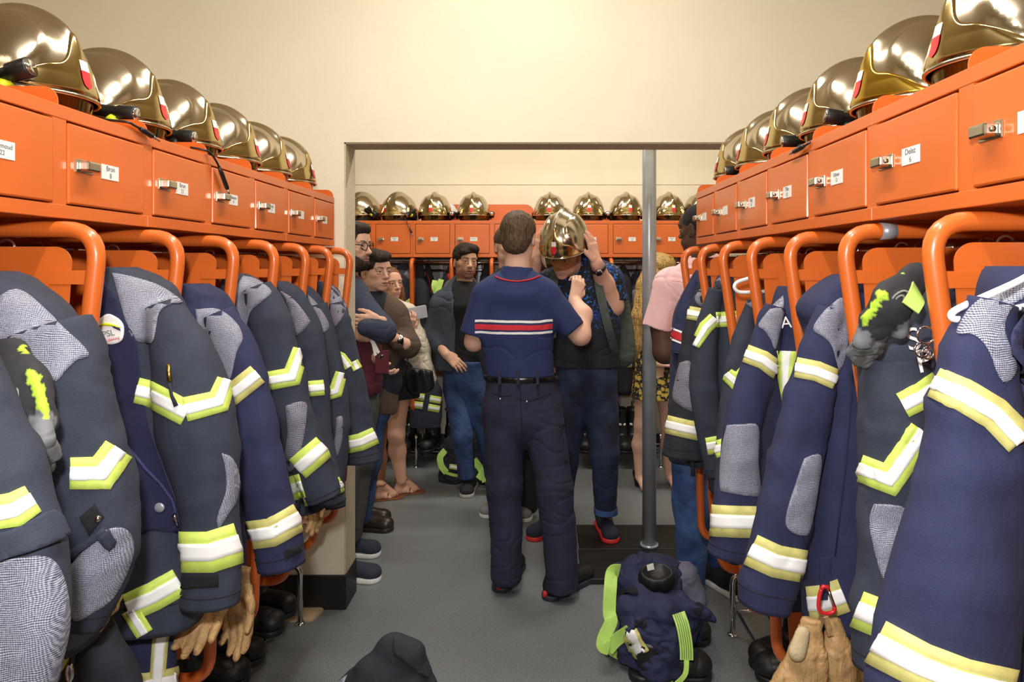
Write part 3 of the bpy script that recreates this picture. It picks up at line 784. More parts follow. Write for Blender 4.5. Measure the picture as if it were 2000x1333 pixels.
tH, gH = jacket('dark turnout jacket nearest the doorway pier, its banded sleeve sticking out', 'slate', 2.86,
    [(654, 592, 15), (668, 645, 21), (680, 715, 25), (692, 790, 28), (704, 850, 29), (710, 902, 31)],
    [(630, 550, 10, .05), (642, 575, 22, .06), (650, 640, 32), (656, 780, 36), (656, 860, 34), (656, 905, 32)],
    tapes=[([(676, 870), (704, 864), (733, 851)], 17, 'lime'), ([(652, 690), (668, 698), (682, 718)], 9, 'lime'), ([(690, 706), (698, 722)], 9, 'lime')],
    patches=[('shoulder_patch', [(632, 553), (650, 560), (676, 595), (660, 634), (646, 639), (640, 600)], 'weave_fine')], group=GJL)
# ---------------------------------------------------------------- right jackets, near to far
tG2, gG2 = jacket('large bright navy turnout jacket sleeve at the right frame edge', 'navy', .895,
    [(1940, 590, 44), (1918, 670, 62), (1908, 770, 80), (1902, 870, 95), (1892, 980, 108), (1874, 1100, 122), (1850, 1220, 128), (1836, 1320, 130), (1826, 1420, 130)],
    [(2010, 520, 60, .05), (2040, 570, 110, .06), (2065, 700, 135), (2080, 900, 140), (2080, 1150, 150), (2080, 1440, 150)],
    tapes=[([(1828, 748), (1880, 772), (1940, 808), (1990, 862)], 32, 'beige'), ([(1714, 1255), (1800, 1300), (1880, 1330), (1975, 1352)], 46, 'beige')],
    patches=[('shoulder_patch', [(2010, 545), (1975, 556), (1936, 572), (1900, 598), (1870, 650), (1900, 655), (1926, 680), (1956, 746), (1983, 718), (1960, 645), (1975, 600), (2010, 575)], 'weave')], group=GJR)
v, f = rows_loft([(P(1975, 640, .84), Vector((.012, 0, 0)), Vector((0, .02, 0))), (P(2000, 655, .84), Vector((.03, 0, 0)), Vector((0, .035, 0))), (P(2010, 700, .84), Vector((.034, 0, 0)), Vector((0, .035, 0))), (P(2030, 745, .85), Vector((.02, 0, 0)), Vector((0, .03, 0)))], 14, 24, fold=.002)
patch(gG2, tG2, [(1986, 602), (2012, 584), (2050, 600), (2050, 770), (1996, 735), (1966, 696), (1960, 655)], M['navy'], 'collar_flap', off=.012, step=12)
hanger([(2040, 520), (1990, 550), (1890, 594), (1856, 611), (1860, 626), (1905, 622), (2040, 590)], .86, 'chipped white wire hanger holding the right-edge navy jacket', r=.0045, group='white hangers in the right row')
tF2, gF2 = jacket('dark turnout jacket with white lettering, gloves hooked on its shoulder', 'slate', 1.19,
    [(1748, 700, 58), (1752, 780, 72), (1752, 870, 72), (1750, 960, 70), (1746, 1050, 66), (1740, 1150, 62), (1732, 1230, 57), (1726, 1306, 52)],
    [(1830, 560, 20, .05), (1805, 600, 60, .06), (1785, 660, 90), (1800, 760, 105), (1815, 950, 110), (1820, 1150, 110), (1820, 1290, 108)],
    tapes=[([(1762, 792), (1800, 772), (1832, 748)], 26, 'lime'), ([(1680, 914), (1738, 936), (1800, 840)], [27, 27, 27], 'lime'), ([(1676, 1190), (1732, 1212), (1780, 1226)], 37, 'lime')],
    patches=[('elbow_patch', [(1709, 984), (1768, 993), (1764, 1053), (1745, 1145), (1724, 1129), (1704, 1053), (1700, 1013)], 'weave')], group=GJR, ys=-.03)
for body, cx, cy in (('S', 1782, 668), ('P', 1796, 708)):
    me = text_mesh(body, .054); o = put('white_lettering', me, M['silver'], tF2, world=False)
    bmx = bmesh.new(); bmx.from_mesh(me); bmx.free()
    o.matrix_parent_inverse = wm(tF2).inverted(); o.matrix_basis = Matrix.Translation(gF2.hit(cx, cy, .012)) @ Matrix.Rotation(-.22, 4, 'Y') @ Matrix.Rotation(PI/2, 4, 'X')
tE2, gE2 = jacket('bright navy turnout jacket with a red carabiner and tan gloves hung below it', 'navy', 1.48,
    [(1622, 602, 22), (1608, 655, 31), (1592, 725, 40), (1573, 800, 48), (1556, 880, 50), (1542, 960, 51), (1526, 1045, 52), (1509, 1120, 52), (1492, 1186, 50)],
    [(1655, 536, 16, .04), (1642, 562, 48, .06), (1628, 602, 66, .07), (1642, 660, 62), (1648, 760, 66), (1645, 950, 72), (1640, 1100, 70), (1640, 1212, 64)],
    tapes=[([(1556, 718), (1596, 726), (1632, 742)], 20, 'beige'), ([(1468, 1074), (1515, 1096), (1570, 1106)], 32, 'beige'), ([(1580, 1180), (1612, 1176), (1648, 1162)], 34, 'beige')],
    patches=[('shoulder_patch', [(1640, 582), (1610, 608), (1589, 643), (1610, 660), (1625, 680), (1638, 726), (1654, 683), (1657, 630), (1651, 590)], 'weave'),
             ('elbow_patch', [(1570, 896), (1602, 890), (1596, 959), (1581, 1036), (1566, 1046), (1540, 1035), (1534, 1010), (1552, 948)], 'weave')], group=GJR)
MB().box(gE2.hit(1608, 1090, .004)+Vector((-.008, -.004, -.085)), gE2.hit(1621, 1090, .004)+Vector((.006, .0, 0)), .002).build('loop_tab', M['navy'], tE2)
MB().tube([gE2.hit(x, y, .003) for x, y in ((1668, 700), (1660, 800), (1652, 900), (1640, 1000), (1632, 1085))], .0018, 6).build('zip', M['fleece'], tE2)
tD2, gD2 = jacket('navy turnout jacket with white letters AN and a tall grey elbow pad', 'navy', 1.774,
    [(1514, 598, 17), (1502, 640, 24), (1486, 705, 32), (1470, 770, 37), (1452, 840, 38), (1445, 910, 42), (1440, 980, 49), (1437, 1045, 51), (1428, 1088, 46)],
    [(1540, 560, 14, .05), (1545, 590, 30, .06), (1550, 650, 42), (1556, 800, 56), (1558, 950, 64), (1555, 1100, 64), (1550, 1170, 60)],
    tapes=[([(1455, 690), (1490, 703), (1520, 726)], 18, 'beige'), ([(1386, 1017), (1440, 1019), (1490, 1020)], 31, 'beige'), ([(1537, 686), (1535, 740), (1534, 790)], [22, 14, 4], 'lime')],
    patches=[('shoulder_patch', [(1531, 578), (1511, 596), (1482, 634), (1493, 646), (1505, 664), (1513, 683), (1521, 653), (1532, 600)], 'weave'),
             ('elbow_patch', [(1421, 831), (1450, 829), (1480, 833), (1480, 900), (1485, 962), (1475, 970), (1421, 962), (1407, 951), (1410, 880)], 'weave')], group=GJR)
me = text_mesh('AN', .042); o = put('white_lettering', me, M['silver'], tD2, world=False)
o.matrix_parent_inverse = wm(tD2).inverted(); o.matrix_basis = Matrix.Translation(gD2.hit(1548, 631, .008)) @ Matrix.Rotation(-.1, 4, 'Y') @ Matrix.Rotation(PI/2, 4, 'X')
tC2, gC2 = jacket('dark turnout jacket below the bare white hanger, with lime chevron', 'slate', 2.067,
    [(1472, 588, 13), (1458, 645, 18), (1442, 715, 25), (1432, 780, 25), (1422, 850, 24), (1418, 920, 22), (1415, 985, 20)],
    [(1490, 570, 12, .05), (1492, 600, 24, .06), (1488, 680, 34), (1490, 820, 44), (1490, 980, 48), (1488, 1060, 46)],
    tapes=[([(1420, 730), (1438, 748), (1464, 716)], [13, 15, 13], 'lime'), ([(1395, 880), (1420, 870)], 16, 'lime')],
    patches=[('shoulder_patch', [(1456, 592), (1468, 577), (1480, 574), (1484, 592), (1470, 602)], 'weave_fine'),
             ('elbow_patch', [(1418, 800), (1440, 795), (1436, 840), (1424, 880), (1412, 870)], 'weave_fine')], group=GJR)
hanger([(1494, 535), (1438, 551), (1433, 562), (1442, 572), (1500, 570)], 2.02, 'bare white wire hanger against the orange sheets of the right row', r=.0055, group='white hangers in the right row')
tB2, gB2 = jacket('dark turnout jacket with lime chest band, second from the doorway on the right row', 'slate', 2.36,
    [(1400, 565, 13), (1389, 610, 20), (1377, 675, 25), (1374, 745, 28), (1382, 815, 26), (1390, 880, 23), (1400, 930, 20)],
    [(1412, 538, 10, .05), (1416, 560, 24, .06), (1420, 640, 36), (1424, 780, 42), (1426, 900, 42), (1426, 960, 40)],
    tapes=[([(1396, 622), (1378, 640), (1358, 676)], [13, 13, 9], 'lime'), ([(1398, 625), (1445, 622)], 15, 'lime'), ([(1436, 640), (1448, 668)], 9, 'lime'), ([(1380, 872), (1414, 866)], 17, 'lime')],
    patches=[('shoulder_patch', [(1394, 553), (1408, 542), (1423, 536), (1424, 545), (1412, 556), (1400, 564)], 'weave_fine')], group=GJR)
tA2, gA2 = jacket('dark turnout jacket nearest the doorway at right, sand bands, round elbow pad', 'dark', 2.56,
    [(1368, 568, 11), (1360, 620, 18), (1351, 690, 22), (1344, 760, 30), (1340, 830, 36), (1336, 892, 41)],
    [(1380, 548, 8, .05), (1384, 570, 18, .06), (1385, 650, 26), (1380, 780, 34), (1376, 890, 38), (1374, 905, 38)],
    tapes=[([(1344, 611), (1372, 616)], 13, 'beige'), ([(1302, 829), (1340, 838), (1380, 846)], 18, 'beige')],
    patches=[('shoulder_patch', [(1357, 580), (1370, 564), (1376, 585), (1372, 600), (1360, 592)], 'weave_fine'),
             ('elbow_patch', [(1328, 709), (1349, 708), (1350, 758), (1359, 799), (1350, 804), (1326, 791), (1314, 776), (1320, 740)], 'weave_fine')], group=GJR)
MB().tube([P(1352, 888, 2.5), P(1354, 930, 2.5)], .008, 8).build('zip_tail', M['dark'], tA2)
tZ, gZ = jacket('navy polo shirt with red and white chest band hanging at the doorway end', 'navy', 2.72,
    [(1358, 548, 10), (1345, 590, 18), (1336, 650, 24), (1334, 690, 24)],
    [(1372, 528, 10, .05), (1370, 550, 22, .06), (1354, 610, 34), (1350, 700, 40), (1348, 850, 42), (1348, 900, 42)], group=None, name='polo_shirt', fold=.004)
tZ['category'] = 'shirt'
for a, b, mm in ((-1, -.7, 'silver'), (-.62, .55, 'red_paint'), (.65, .95, 'silver')):
    v, f = ribbon(gZ, [(1309, 651), (1350, 668)], 12, .003, a, b); obj('chest_stripe', v, f, M[mm], tZ)
# ---------------------------------------------------------------- organic shapes: distance fields meshed with surface nets
class SDF:
    def __init__(s, h): s.h = h; s.ops = []
    def cone(s, a, b, ra, rb, k=.02, col=0, flat=0, sq=None, sub=False):
        """tapered limb; flat bit 1/2 cuts the a/b end square; sq=(axis, factor) squashes the section"""
        s.ops.append(('cone', np.array(a, float), np.array(b, float), ra, rb, k, col, flat, sq, sub)); return s
    def chain(s, pts, rs, k=.02, col=0, sq=None):
        for i in range(len(pts)-1): s.cone(pts[i], pts[i+1], rs[i], rs[i+1], k, col, 0, sq)
        return s
    def ell(s, c, r, k=.02, col=0, R=None, sub=False):
        s.ops.append(('ell', np.array(c, float), np.array(r, float), k, col, None if R is None else np.array(R, float), sub)); return s
    def cut(s, p, n):
        """removes what lies on the side n points to"""
        s.ops.append(('cut', np.array(p, float), np.array(n, float)/np.linalg.norm(n))); return s
    def paint(s, c, r, col, R=None): s.ops.append(('paint', np.array(c, float), np.array(r, float), col, None if R is None else np.array(R, float))); return s
    def mesh(s):
        h = s.h; lo = np.full(3, 1e9); hi = -lo
        for o in s.ops:
            if o[0] == 'cone' and not o[9]:
                m = max(o[3], o[4]); lo = np.minimum(lo, np.minimum(o[1], o[2])-m); hi = np.maximum(hi, np.maximum(o[1], o[2])+m)
            if o[0] == 'ell' and not o[6]:
                m = o[2].max(); lo = np.minimum(lo, o[1]-m); hi = np.maximum(hi, o[1]+m)
        lo -= 3*h; hi += 3*h; n = np.ceil((hi-lo)/h).astype(int)+1
        f = np.full(n, .1, np.float32); ci = np.zeros(n, np.int8)
        ax = [lo[i]+h*np.arange(n[i]) for i in range(3)]
        for o in s.ops:
            if o[0] == 'cut':
                d = ((ax[0]-o[1][0])*o[2][0])[:, None, None]+((ax[1]-o[1][1])*o[2][1])[None, :, None]+((ax[2]-o[1][2])*o[2][2])[None, None, :]
                np.maximum(f, d, out=f); continue
            if o[0] == 'cone': m = max(o[3], o[4])+o[5]+.03; a = np.minimum(o[1], o[2])-m; b = np.maximum(o[1], o[2])+m
            elif o[0] == 'ell': m = o[2].max()+o[3]+.03; a = o[1]-m; b = o[1]+m
            else: m = o[2].max()*1.05; a = o[1]-m; b = o[1]+m
            i0 = np.clip(np.floor((a-lo)/h).astype(int), 0, n); i1 = np.clip(np.ceil((b-lo)/h).astype(int)+1, 0, n)
            if np.any(i1 <= i0): continue
            sl = tuple(slice(i0[i], i1[i]) for i in range(3))
            X = ax[0][sl[0]][:, None, None]; Yy = ax[1][sl[1]][None, :, None]; Z = ax[2][sl[2]][None, None, :]
            if o[0] == 'cone':
                A, B, ra, rb, k, col, flat, sq, sub = o[1:]
                ba = B-A; L2 = max(1e-9, ba @ ba)
                px, py, pz = X-A[0], Yy-A[1], Z-A[2]
                if sq is not None:
                    u = np.array(sq[0], float); u /= np.linalg.norm(u); g = 1/sq[1]-1
                    dt = (px*u[0]+py*u[1]+pz*u[2])-(ba @ u)*np.clip((px*ba[0]+py*ba[1]+pz*ba[2])/L2, 0, 1)
                    px, py, pz = px+dt*u[0]*g, py+dt*u[1]*g, pz+dt*u[2]*g
                t0 = (px*ba[0]+py*ba[1]+pz*ba[2])/L2; t = np.clip(t0, 0, 1)
                d = np.sqrt((px-ba[0]*t)**2+(py-ba[1]*t)**2+(pz-ba[2]*t)**2)-(ra+(rb-ra)*t)
                L = math.sqrt(L2)
                if flat & 1: d = np.maximum(d, -t0*L)
                if flat & 2: d = np.maximum(d, (t0-1)*L)
            else:
                c, r = o[1], o[2]
                R = o[5] if o[0] == 'ell' else o[4]
                px, py, pz = X-c[0], Yy-c[1], Z-c[2]
                if R is not None:
                    px, py, pz = (R[0, 0]*px+R[1, 0]*py+R[2, 0]*pz, R[0, 1]*px+R[1, 1]*py+R[2, 1]*pz, R[0, 2]*px+R[1, 2]*py+R[2, 2]*pz)
                q = np.sqrt((px/r[0])**2+(py/r[1])**2+(pz/r[2])**2)
                if o[0] == 'paint':
                    cc = ci[sl]; cc[q < 1] = o[3]; continue
                q2 = np.sqrt((px/r[0]**2)**2+(py/r[1]**2)**2+(pz/r[2]**2)**2)
                d = q*(q-1)/np.maximum(q2, 1e-6)
                k, col, sub = o[3], o[4], o[6]
            g = f[sl]
            if sub:
                hh = np.clip(.5-.5*(g+d)/k, 0, 1); f[sl] = (g*(1-hh)-d*hh)+k*hh*(1-hh)
                if col: ci[sl][(d < h) ] = col
            else:
                hh = np.clip(.5+.5*(g-d)/k, 0, 1)
                ci[sl] = np.where(d < g-.0005, col, ci[sl])
                f[sl] = g*(1-hh)+d*hh-k*hh*(1-hh)
        return nets(f, ci, lo, h)
def nets(f, ci, lo, h):
    s = f < 0; n = np.array(f.shape)
    S = [s[a:n[0]-1+a, b:n[1]-1+b, c:n[2]-1+c] for a in (0, 1) for b in (0, 1) for c in (0, 1)]
    cnt = sum(x.astype(np.int8) for x in S); act = (cnt > 0) & (cnt < 8)
    idx = np.argwhere(act); N = len(idx)
    if N == 0: return np.zeros((0, 3)), [], np.zeros(0, int)
    acc = np.zeros((N, 3)); num = np.zeros(N)
    cs = [(a, b, c) for a in (0, 1) for b in (0, 1) for c in (0, 1)]
    val = {c: f[idx[:, 0]+c[0], idx[:, 1]+c[1], idx[:, 2]+c[2]] for c in cs}
    for c in cs:
        for ax in range(3):
            if c[ax] == 0:
                e = list(c); e[ax] = 1; e = tuple(e); a, b = val[c], val[e]
                m = (a < 0) != (b < 0); t = np.where(m, a/np.where(m, a-b, 1), 0)
                p = np.repeat(np.array(c, float)[None], N, 0); p[:, ax] = t
                acc += p*m[:, None]; num += m
    V = lo+h*(idx+acc/num[:, None])
    ids = -np.ones(n-1, np.int64); ids[act] = np.arange(N)
    Q = []
    for ax in range(3):
        o1, o2 = [(1, 2), (2, 0), (0, 1)][ax]
        a = [slice(0, n[i]) for i in range(3)]; b = list(a); a[ax] = slice(0, n[ax]-1); b[ax] = slice(1, n[ax])
        x = s[tuple(a)]; y = s[tuple(b)]
        for flip, mk in ((False, x & ~y), (True, ~x & y)):
            e = np.argwhere(mk); e = e[(e[:, o1] > 0) & (e[:, o2] > 0)]
            if not len(e): continue
            d1 = np.zeros(3, int); d1[o1] = 1; d2 = np.zeros(3, int); d2[o2] = 1
            q = np.stack([ids[tuple((e-d1-d2).T)], ids[tuple((e-d2).T)], ids[tuple(e.T)], ids[tuple((e-d1).T)]], 1)
            Q.append(q[:, ::-1] if flip else q)
    Q = np.concatenate(Q); Q = Q[(Q >= 0).all(1)]
    # colour: nearest inside corner
    cc = np.zeros(N, int)
    best = np.full(N, 1e9)
    for c in cs:
        v = np.abs(val[c]); m = v < best; best[m] = v[m]
        cc[m] = ci[idx[m, 0]+c[0], idx[m, 1]+c[1], idx[m, 2]+c[2]]
    return V, Q, cc
def relax(V, Q, it=1, lam=.5):
    for _ in range(it):
        acc = np.zeros_like(V); num = np.zeros(len(V))
        for a, b in ((0, 1), (1, 2), (2, 3), (3, 0)):
            np.add.at(acc, Q[:, a], V[Q[:, b]]); np.add.at(acc, Q[:, b], V[Q[:, a]])
            np.add.at(num, Q[:, a], 1); np.add.at(num, Q[:, b], 1)
        V = V+lam*(acc/np.maximum(num, 1)[:, None]-V)
    return V
def vnorm(V, Q):
    n = np.cross(V[Q[:, 2]]-V[Q[:, 0]], V[Q[:, 3]]-V[Q[:, 1]]); N = np.zeros_like(V)
    for i in range(4): np.add.at(N, Q[:, i], n)
    return N/np.maximum(np.linalg.norm(N, axis=1), 1e-9)[:, None]
def wrinkle(V, Q, amp, scale=9, st=(1, 1, .35), seed=0., crease=0.):
    N = vnorm(V, Q); out = V.copy()
    for i in range(len(V)):
        p = Vector((V[i, 0]*scale*st[0]+seed, V[i, 1]*scale*st[1], V[i, 2]*scale*st[2]))
        d = noise.noise(p)*amp+noise.noise(p*2.4)*amp*.5
        if crease:
            q = Vector((V[i, 0]*scale*1.1+seed*2, V[i, 1]*scale*1.1, V[i, 2]*scale*2.0))
            d -= crease*max(0, 1-abs(noise.noise(q))*6)**2*max(0., min(1., .5+noise.noise(q*.45+Vector((9, 2, 4)))*2.2))*1.6
        out[i] += N[i]*d
    return out
def sdf_obj(name, s, m, parent=None, cols=None, amp=0, scale=9, st=(1, 1, .35), seed=0., crease=0., rel=1, world=True, label=None):
    V, Q, cc = s.mesh()
    if rel: V = relax(V, Q, rel)
    if amp or crease: V = wrinkle(V, Q, amp, scale, st, seed, crease)
    C4 = None
    if cols is not None: C4 = np.array(cols)[cc]
    me = bpy.data.meshes.new(name); nV = len(V); nF = len(Q)
    me.vertices.add(nV); me.vertices.foreach_set('co', V.astype(np.float32).ravel())
    me.loops.add(nF*4); me.loops.foreach_set('vertex_index', Q.astype(np.int32).ravel())
    me.polygons.add(nF); me.polygons.foreach_set('loop_start', np.arange(0, nF*4, 4, dtype=np.int32))
    me.polygons.foreach_set('use_smooth', np.ones(nF, bool))
    if C4 is not None:
        a = me.color_attributes.new('Col', 'FLOAT_COLOR', 'POINT'); a.data.foreach_set('color', C4.astype(np.float32).ravel())
    me.update(calc_edges=True); me.validate()
    return put(name, me, m, parent, world, label)
def joined(name, sdfs, m, parent, cols, label=None):
    cols = np.array(cols, float)
    """several fields of different fineness joined into one mesh (coarse body, fine head and hands)"""
    Vs, Qs, Cs = [], [], []; n = 0
    for s, rel in sdfs:
        V, Q, cc = s.mesh(); V = relax(V, Q, rel, .4) if rel else V
        C_ = cols[cc]
        if hasattr(s, 'vpaint'): C_ = s.vpaint(V, C_, cols)
        Vs.append(V); Qs.append(Q+n); Cs.append(C_); n += len(V)
    V = np.concatenate(Vs); Q = np.concatenate(Qs); C4 = np.concatenate(Cs); nV, nF = len(V), len(Q)
    me = bpy.data.meshes.new(name)
    me.vertices.add(nV); me.vertices.foreach_set('co', V.astype(np.float32).ravel())
    me.loops.add(nF*4); me.loops.foreach_set('vertex_index', Q.astype(np.int32).ravel())
    me.polygons.add(nF); me.polygons.foreach_set('loop_start', np.arange(0, nF*4, 4, dtype=np.int32))
    me.polygons.foreach_set('use_smooth', np.ones(nF, bool))
    a = me.color_attributes.new('Col', 'FLOAT_COLOR', 'POINT'); a.data.foreach_set('color', C4.astype(np.float32).ravel())
    me.update(calc_edges=True); me.validate()
    return put(name, me, m, parent, True, label)
M['skin'] = attr_mat('skin', .58, .05, 35)
M['skin'].node_tree.nodes['Principled BSDF'].inputs['Specular IOR Level'].default_value = .3
M['hair_auburn'] = mat('auburn_hair', rgb(104, 62, 40), .45, var=.3, vscale=50, bump=.5, bscale=120)
def strand_mat(name, c1, c2, rough=.42):
    m, nt, b = new_mat(name); b.inputs['Roughness'].default_value = rough; b.inputs['Specular IOR Level'].default_value = .25
    tc = nt.nodes.new('ShaderNodeTexCoord'); mp = nt.nodes.new('ShaderNodeMapping'); mp.inputs['Scale'].default_value = (1, 1, .06)
    n = nt.nodes.new('ShaderNodeTexNoise'); n.inputs['Scale'].default_value = 190; n.inputs['Detail'].default_value = 3
    nt.links.new(tc.outputs['Object'], mp.inputs['Vector']); nt.links.new(mp.outputs['Vector'], n.inputs['Vector'])
    r = nt.nodes.new('ShaderNodeValToRGB'); r.color_ramp.elements[0].position = .32; r.color_ramp.elements[1].position = .68
    r.color_ramp.elements[0].color = c1; r.color_ramp.elements[1].color = c2
    nt.links.new(n.outputs['Fac'], r.inputs['Fac']); nt.links.new(r.outputs['Color'], b.inputs['Base Color'])
    bp = nt.nodes.new('ShaderNodeBump'); bp.inputs['Strength'].default_value = .3; bp.inputs['Distance'].default_value = .003
    nt.links.new(n.outputs['Fac'], bp.inputs['Height']); nt.links.new(bp.outputs['Normal'], b.inputs['Normal']); return m
M['hair_dark'] = strand_mat('dark_brown_hair', rgb(24, 19, 17), rgb(58, 47, 40), .75)
M['hair_brown'] = strand_mat('brown_hair', rgb(52, 40, 30), rgb(104, 84, 64), .7)
M['hair_blond'] = strand_mat('blond_hair', rgb(120, 88, 48), rgb(206, 170, 104))
M['hair_auburn'] = strand_mat('auburn_hair', rgb(62, 36, 26), rgb(140, 88, 58))
def denim(name, c1, c2):
    return mat(name, c1, .8, var=.2, vscale=7, bump=.2, bscale=500, col2=c2)
M['jeans'] = denim('blue_jeans', rgb(30, 46, 84), rgb(58, 84, 132)); M['jeans_dark'] = denim('dark_jeans', rgb(20, 26, 46), rgb(40, 56, 92))
M['jeans_light'] = denim('mid_blue_jeans', rgb(36, 62, 112), rgb(72, 108, 164))
M['polo'] = None
# firefighter polo: navy knit with printed chest band of white, red, white (flat knit-in stripes)
def band_mat(name, base, bands, wav=.006, xl=None):
    """bands: list of (z0, z1, colour)"""
    m, nt, b = new_mat(name); b.inputs['Roughness'].default_value = .85
    tc = nt.nodes.new('ShaderNodeTexCoord'); sp = nt.nodes.new('ShaderNodeSeparateXYZ'); nt.links.new(tc.outputs['Object'], sp.inputs['Vector'])
    nz = nt.nodes.new('ShaderNodeTexNoise'); nz.inputs['Scale'].default_value = 9; nt.links.new(tc.outputs['Object'], nz.inputs['Vector'])
    ma = nt.nodes.new('ShaderNodeMath'); ma.operation = 'MULTIPLY_ADD'; ma.inputs[1].default_value = wav*2; nt.links.new(nz.outputs['Fac'], ma.inputs[0]); nt.links.new(sp.outputs['Z'], ma.inputs[2])
    prev = None
    for z0, z1, col in bands:
        a = nt.nodes.new('ShaderNodeMath'); a.operation = 'COMPARE'; a.inputs[1].default_value = (z0+z1)/2+wav; a.inputs[2].default_value = (z1-z0)/2
        nt.links.new(ma.outputs[0], a.inputs[0])
        mx = nt.nodes.new('ShaderNodeMix'); mx.data_type = 'RGBA'; mx.inputs['B'].default_value = col
        if prev is None: mx.inputs['A'].default_value = base
        else: nt.links.new(prev, mx.inputs['A'])
        if xl:
            g = nt.nodes.new('ShaderNodeMath'); g.operation = 'COMPARE'; g.inputs[1].default_value = (xl[0]+xl[1])/2; g.inputs[2].default_value = (xl[1]-xl[0])/2
            nt.links.new(sp.outputs['X'], g.inputs[0]); g2 = nt.nodes.new('ShaderNodeMath'); g2.operation = 'MULTIPLY'
            nt.links.new(a.outputs[0], g2.inputs[0]); nt.links.new(g.outputs[0], g2.inputs[1]); a = g2
        nt.links.new(a.outputs[0], mx.inputs['Factor']); prev = mx.outputs['Result']
    nt.links.new(prev, b.inputs['Base Color'])
    n3 = nt.nodes.new('ShaderNodeTexNoise'); n3.inputs['Scale'].default_value = 600; nt.links.new(tc.outputs['Object'], n3.inputs['Vector'])
    bp = nt.nodes.new('ShaderNodeBump'); bp.inputs['Strength'].default_value = .2; bp.inputs['Distance'].default_value = .003
    nt.links.new(n3.outputs['Fac'], bp.inputs['Height']); nt.links.new(bp.outputs['Normal'], b.inputs['Normal']); return m
def spatter_mat(name, base, cols, scale, thr, zlo=None, zhi=None):
    """printed cloth: coloured splashes or flowers; optional fade below zlo..zhi (world z)"""
    m, nt, b = new_mat(name); b.inputs['Roughness'].default_value = .85
    tc = nt.nodes.new('ShaderNodeTexCoord'); prev = None
    for i, (c, sc_, t) in enumerate(cols):
        v = nt.nodes.new('ShaderNodeTexVoronoi' if thr == 'v' else 'ShaderNodeTexNoise'); v.inputs['Scale'].default_value = sc_
        mp = nt.nodes.new('ShaderNodeMapping'); mp.inputs['Location'].default_value = (i*3.1, i*1.7, i*.9)
        nt.links.new(tc.outputs['Object'], mp.inputs['Vector']); nt.links.new(mp.outputs['Vector'], v.inputs['Vector'])
        a = nt.nodes.new('ShaderNodeMath'); a.operation = 'LESS_THAN' if thr == 'v' else 'GREATER_THAN'; a.inputs[1].default_value = t
        if thr != 'v': v.inputs['Detail'].default_value = 5
        nt.links.new(v.outputs[0], a.inputs[0]); fac = a.outputs[0]
        if zlo is not None:
            sp = nt.nodes.new('ShaderNodeSeparateXYZ'); nt.links.new(tc.outputs['Object'], sp.inputs['Vector'])
            mr = nt.nodes.new('ShaderNodeMapRange'); mr.inputs['From Min'].default_value = zlo; mr.inputs['From Max'].default_value = zhi
            nt.links.new(sp.outputs['Z'], mr.inputs['Value'])
            mu = nt.nodes.new('ShaderNodeMath'); mu.operation = 'MULTIPLY'; nt.links.new(fac, mu.inputs[0]); nt.links.new(mr.outputs['Result'], mu.inputs[1]); fac = mu.outputs[0]
        mx = nt.nodes.new('ShaderNodeMix'); mx.data_type = 'RGBA'; mx.inputs['B'].default_value = c
        if prev is None: mx.inputs['A'].default_value = base
        else: nt.links.new(prev, mx.inputs['A'])
        nt.links.new(fac, mx.inputs['Factor']); prev = mx.outputs['Result']
    nt.links.new(prev, b.inputs['Base Color']); return m
# ---------------------------------------------------------------- people
def v3(*a): return np.array(a, float)
def N(v): return np.array(v, float)/np.linalg.norm(v)
class Frame:
    """local frame: f forward, l left (of the person), u up"""
    def __init__(s, o, yaw, pitch=0., roll=0., sc=1.):
        s.o = np.array(o, float); s.sc = sc
        # yaw 0 looks at the camera (-Y); positive turns to the picture's right (+X)
        m = Matrix.Rotation(yaw, 3, 'Z') @ Matrix.Rotation(pitch, 3, 'X') @ Matrix.Rotation(roll, 3, 'Y')
        f = m @ Vector((0, -1, 0)); u = m @ Vector((0, 0, 1)); l = m @ Vector((1, 0, 0))
        s.f, s.l, s.u = np.array(f), np.array(l), np.array(u); s.R = np.stack([s.f, s.l, s.u], 1)
    def p(s, f, l, u): return s.o+s.sc*(s.f*f+s.l*l+s.u*u)
    def e(s, sd, c, r, k=.01, col=0, sub=False, tilt=None):
        R = s.R
        if tilt is not None:
            ax, an = tilt; R = s.R @ np.array(Matrix.Rotation(an, 3, Vector(ax)))
        sd.ell(s.p(*c), np.array(r)*s.sc, k*s.sc, col, R, sub)
    def paint(s, sd, c, r, col): sd.paint(s.p(*c), np.array(r)*s.sc, col, s.R)
SK, LIP, WHI, IRI, BRW, BRD, NAIL, EARC = range(8)
def palette(skin, lips, brow, beard=None, nail=None, iris=(50, 36, 26)):
    d = [rgb(*skin), rgb(*lips), rgb(196, 190, 182), rgb(*iris), rgb(*brow), rgb(*(beard or skin)), rgb(*(nail or skin)), rgb(*[int(c*.93) for c in skin])]
    return d
def sst(a, b, x):
    t = np.clip((x-a)/(b-a), 0, 1); return t*t*(3-2*t)
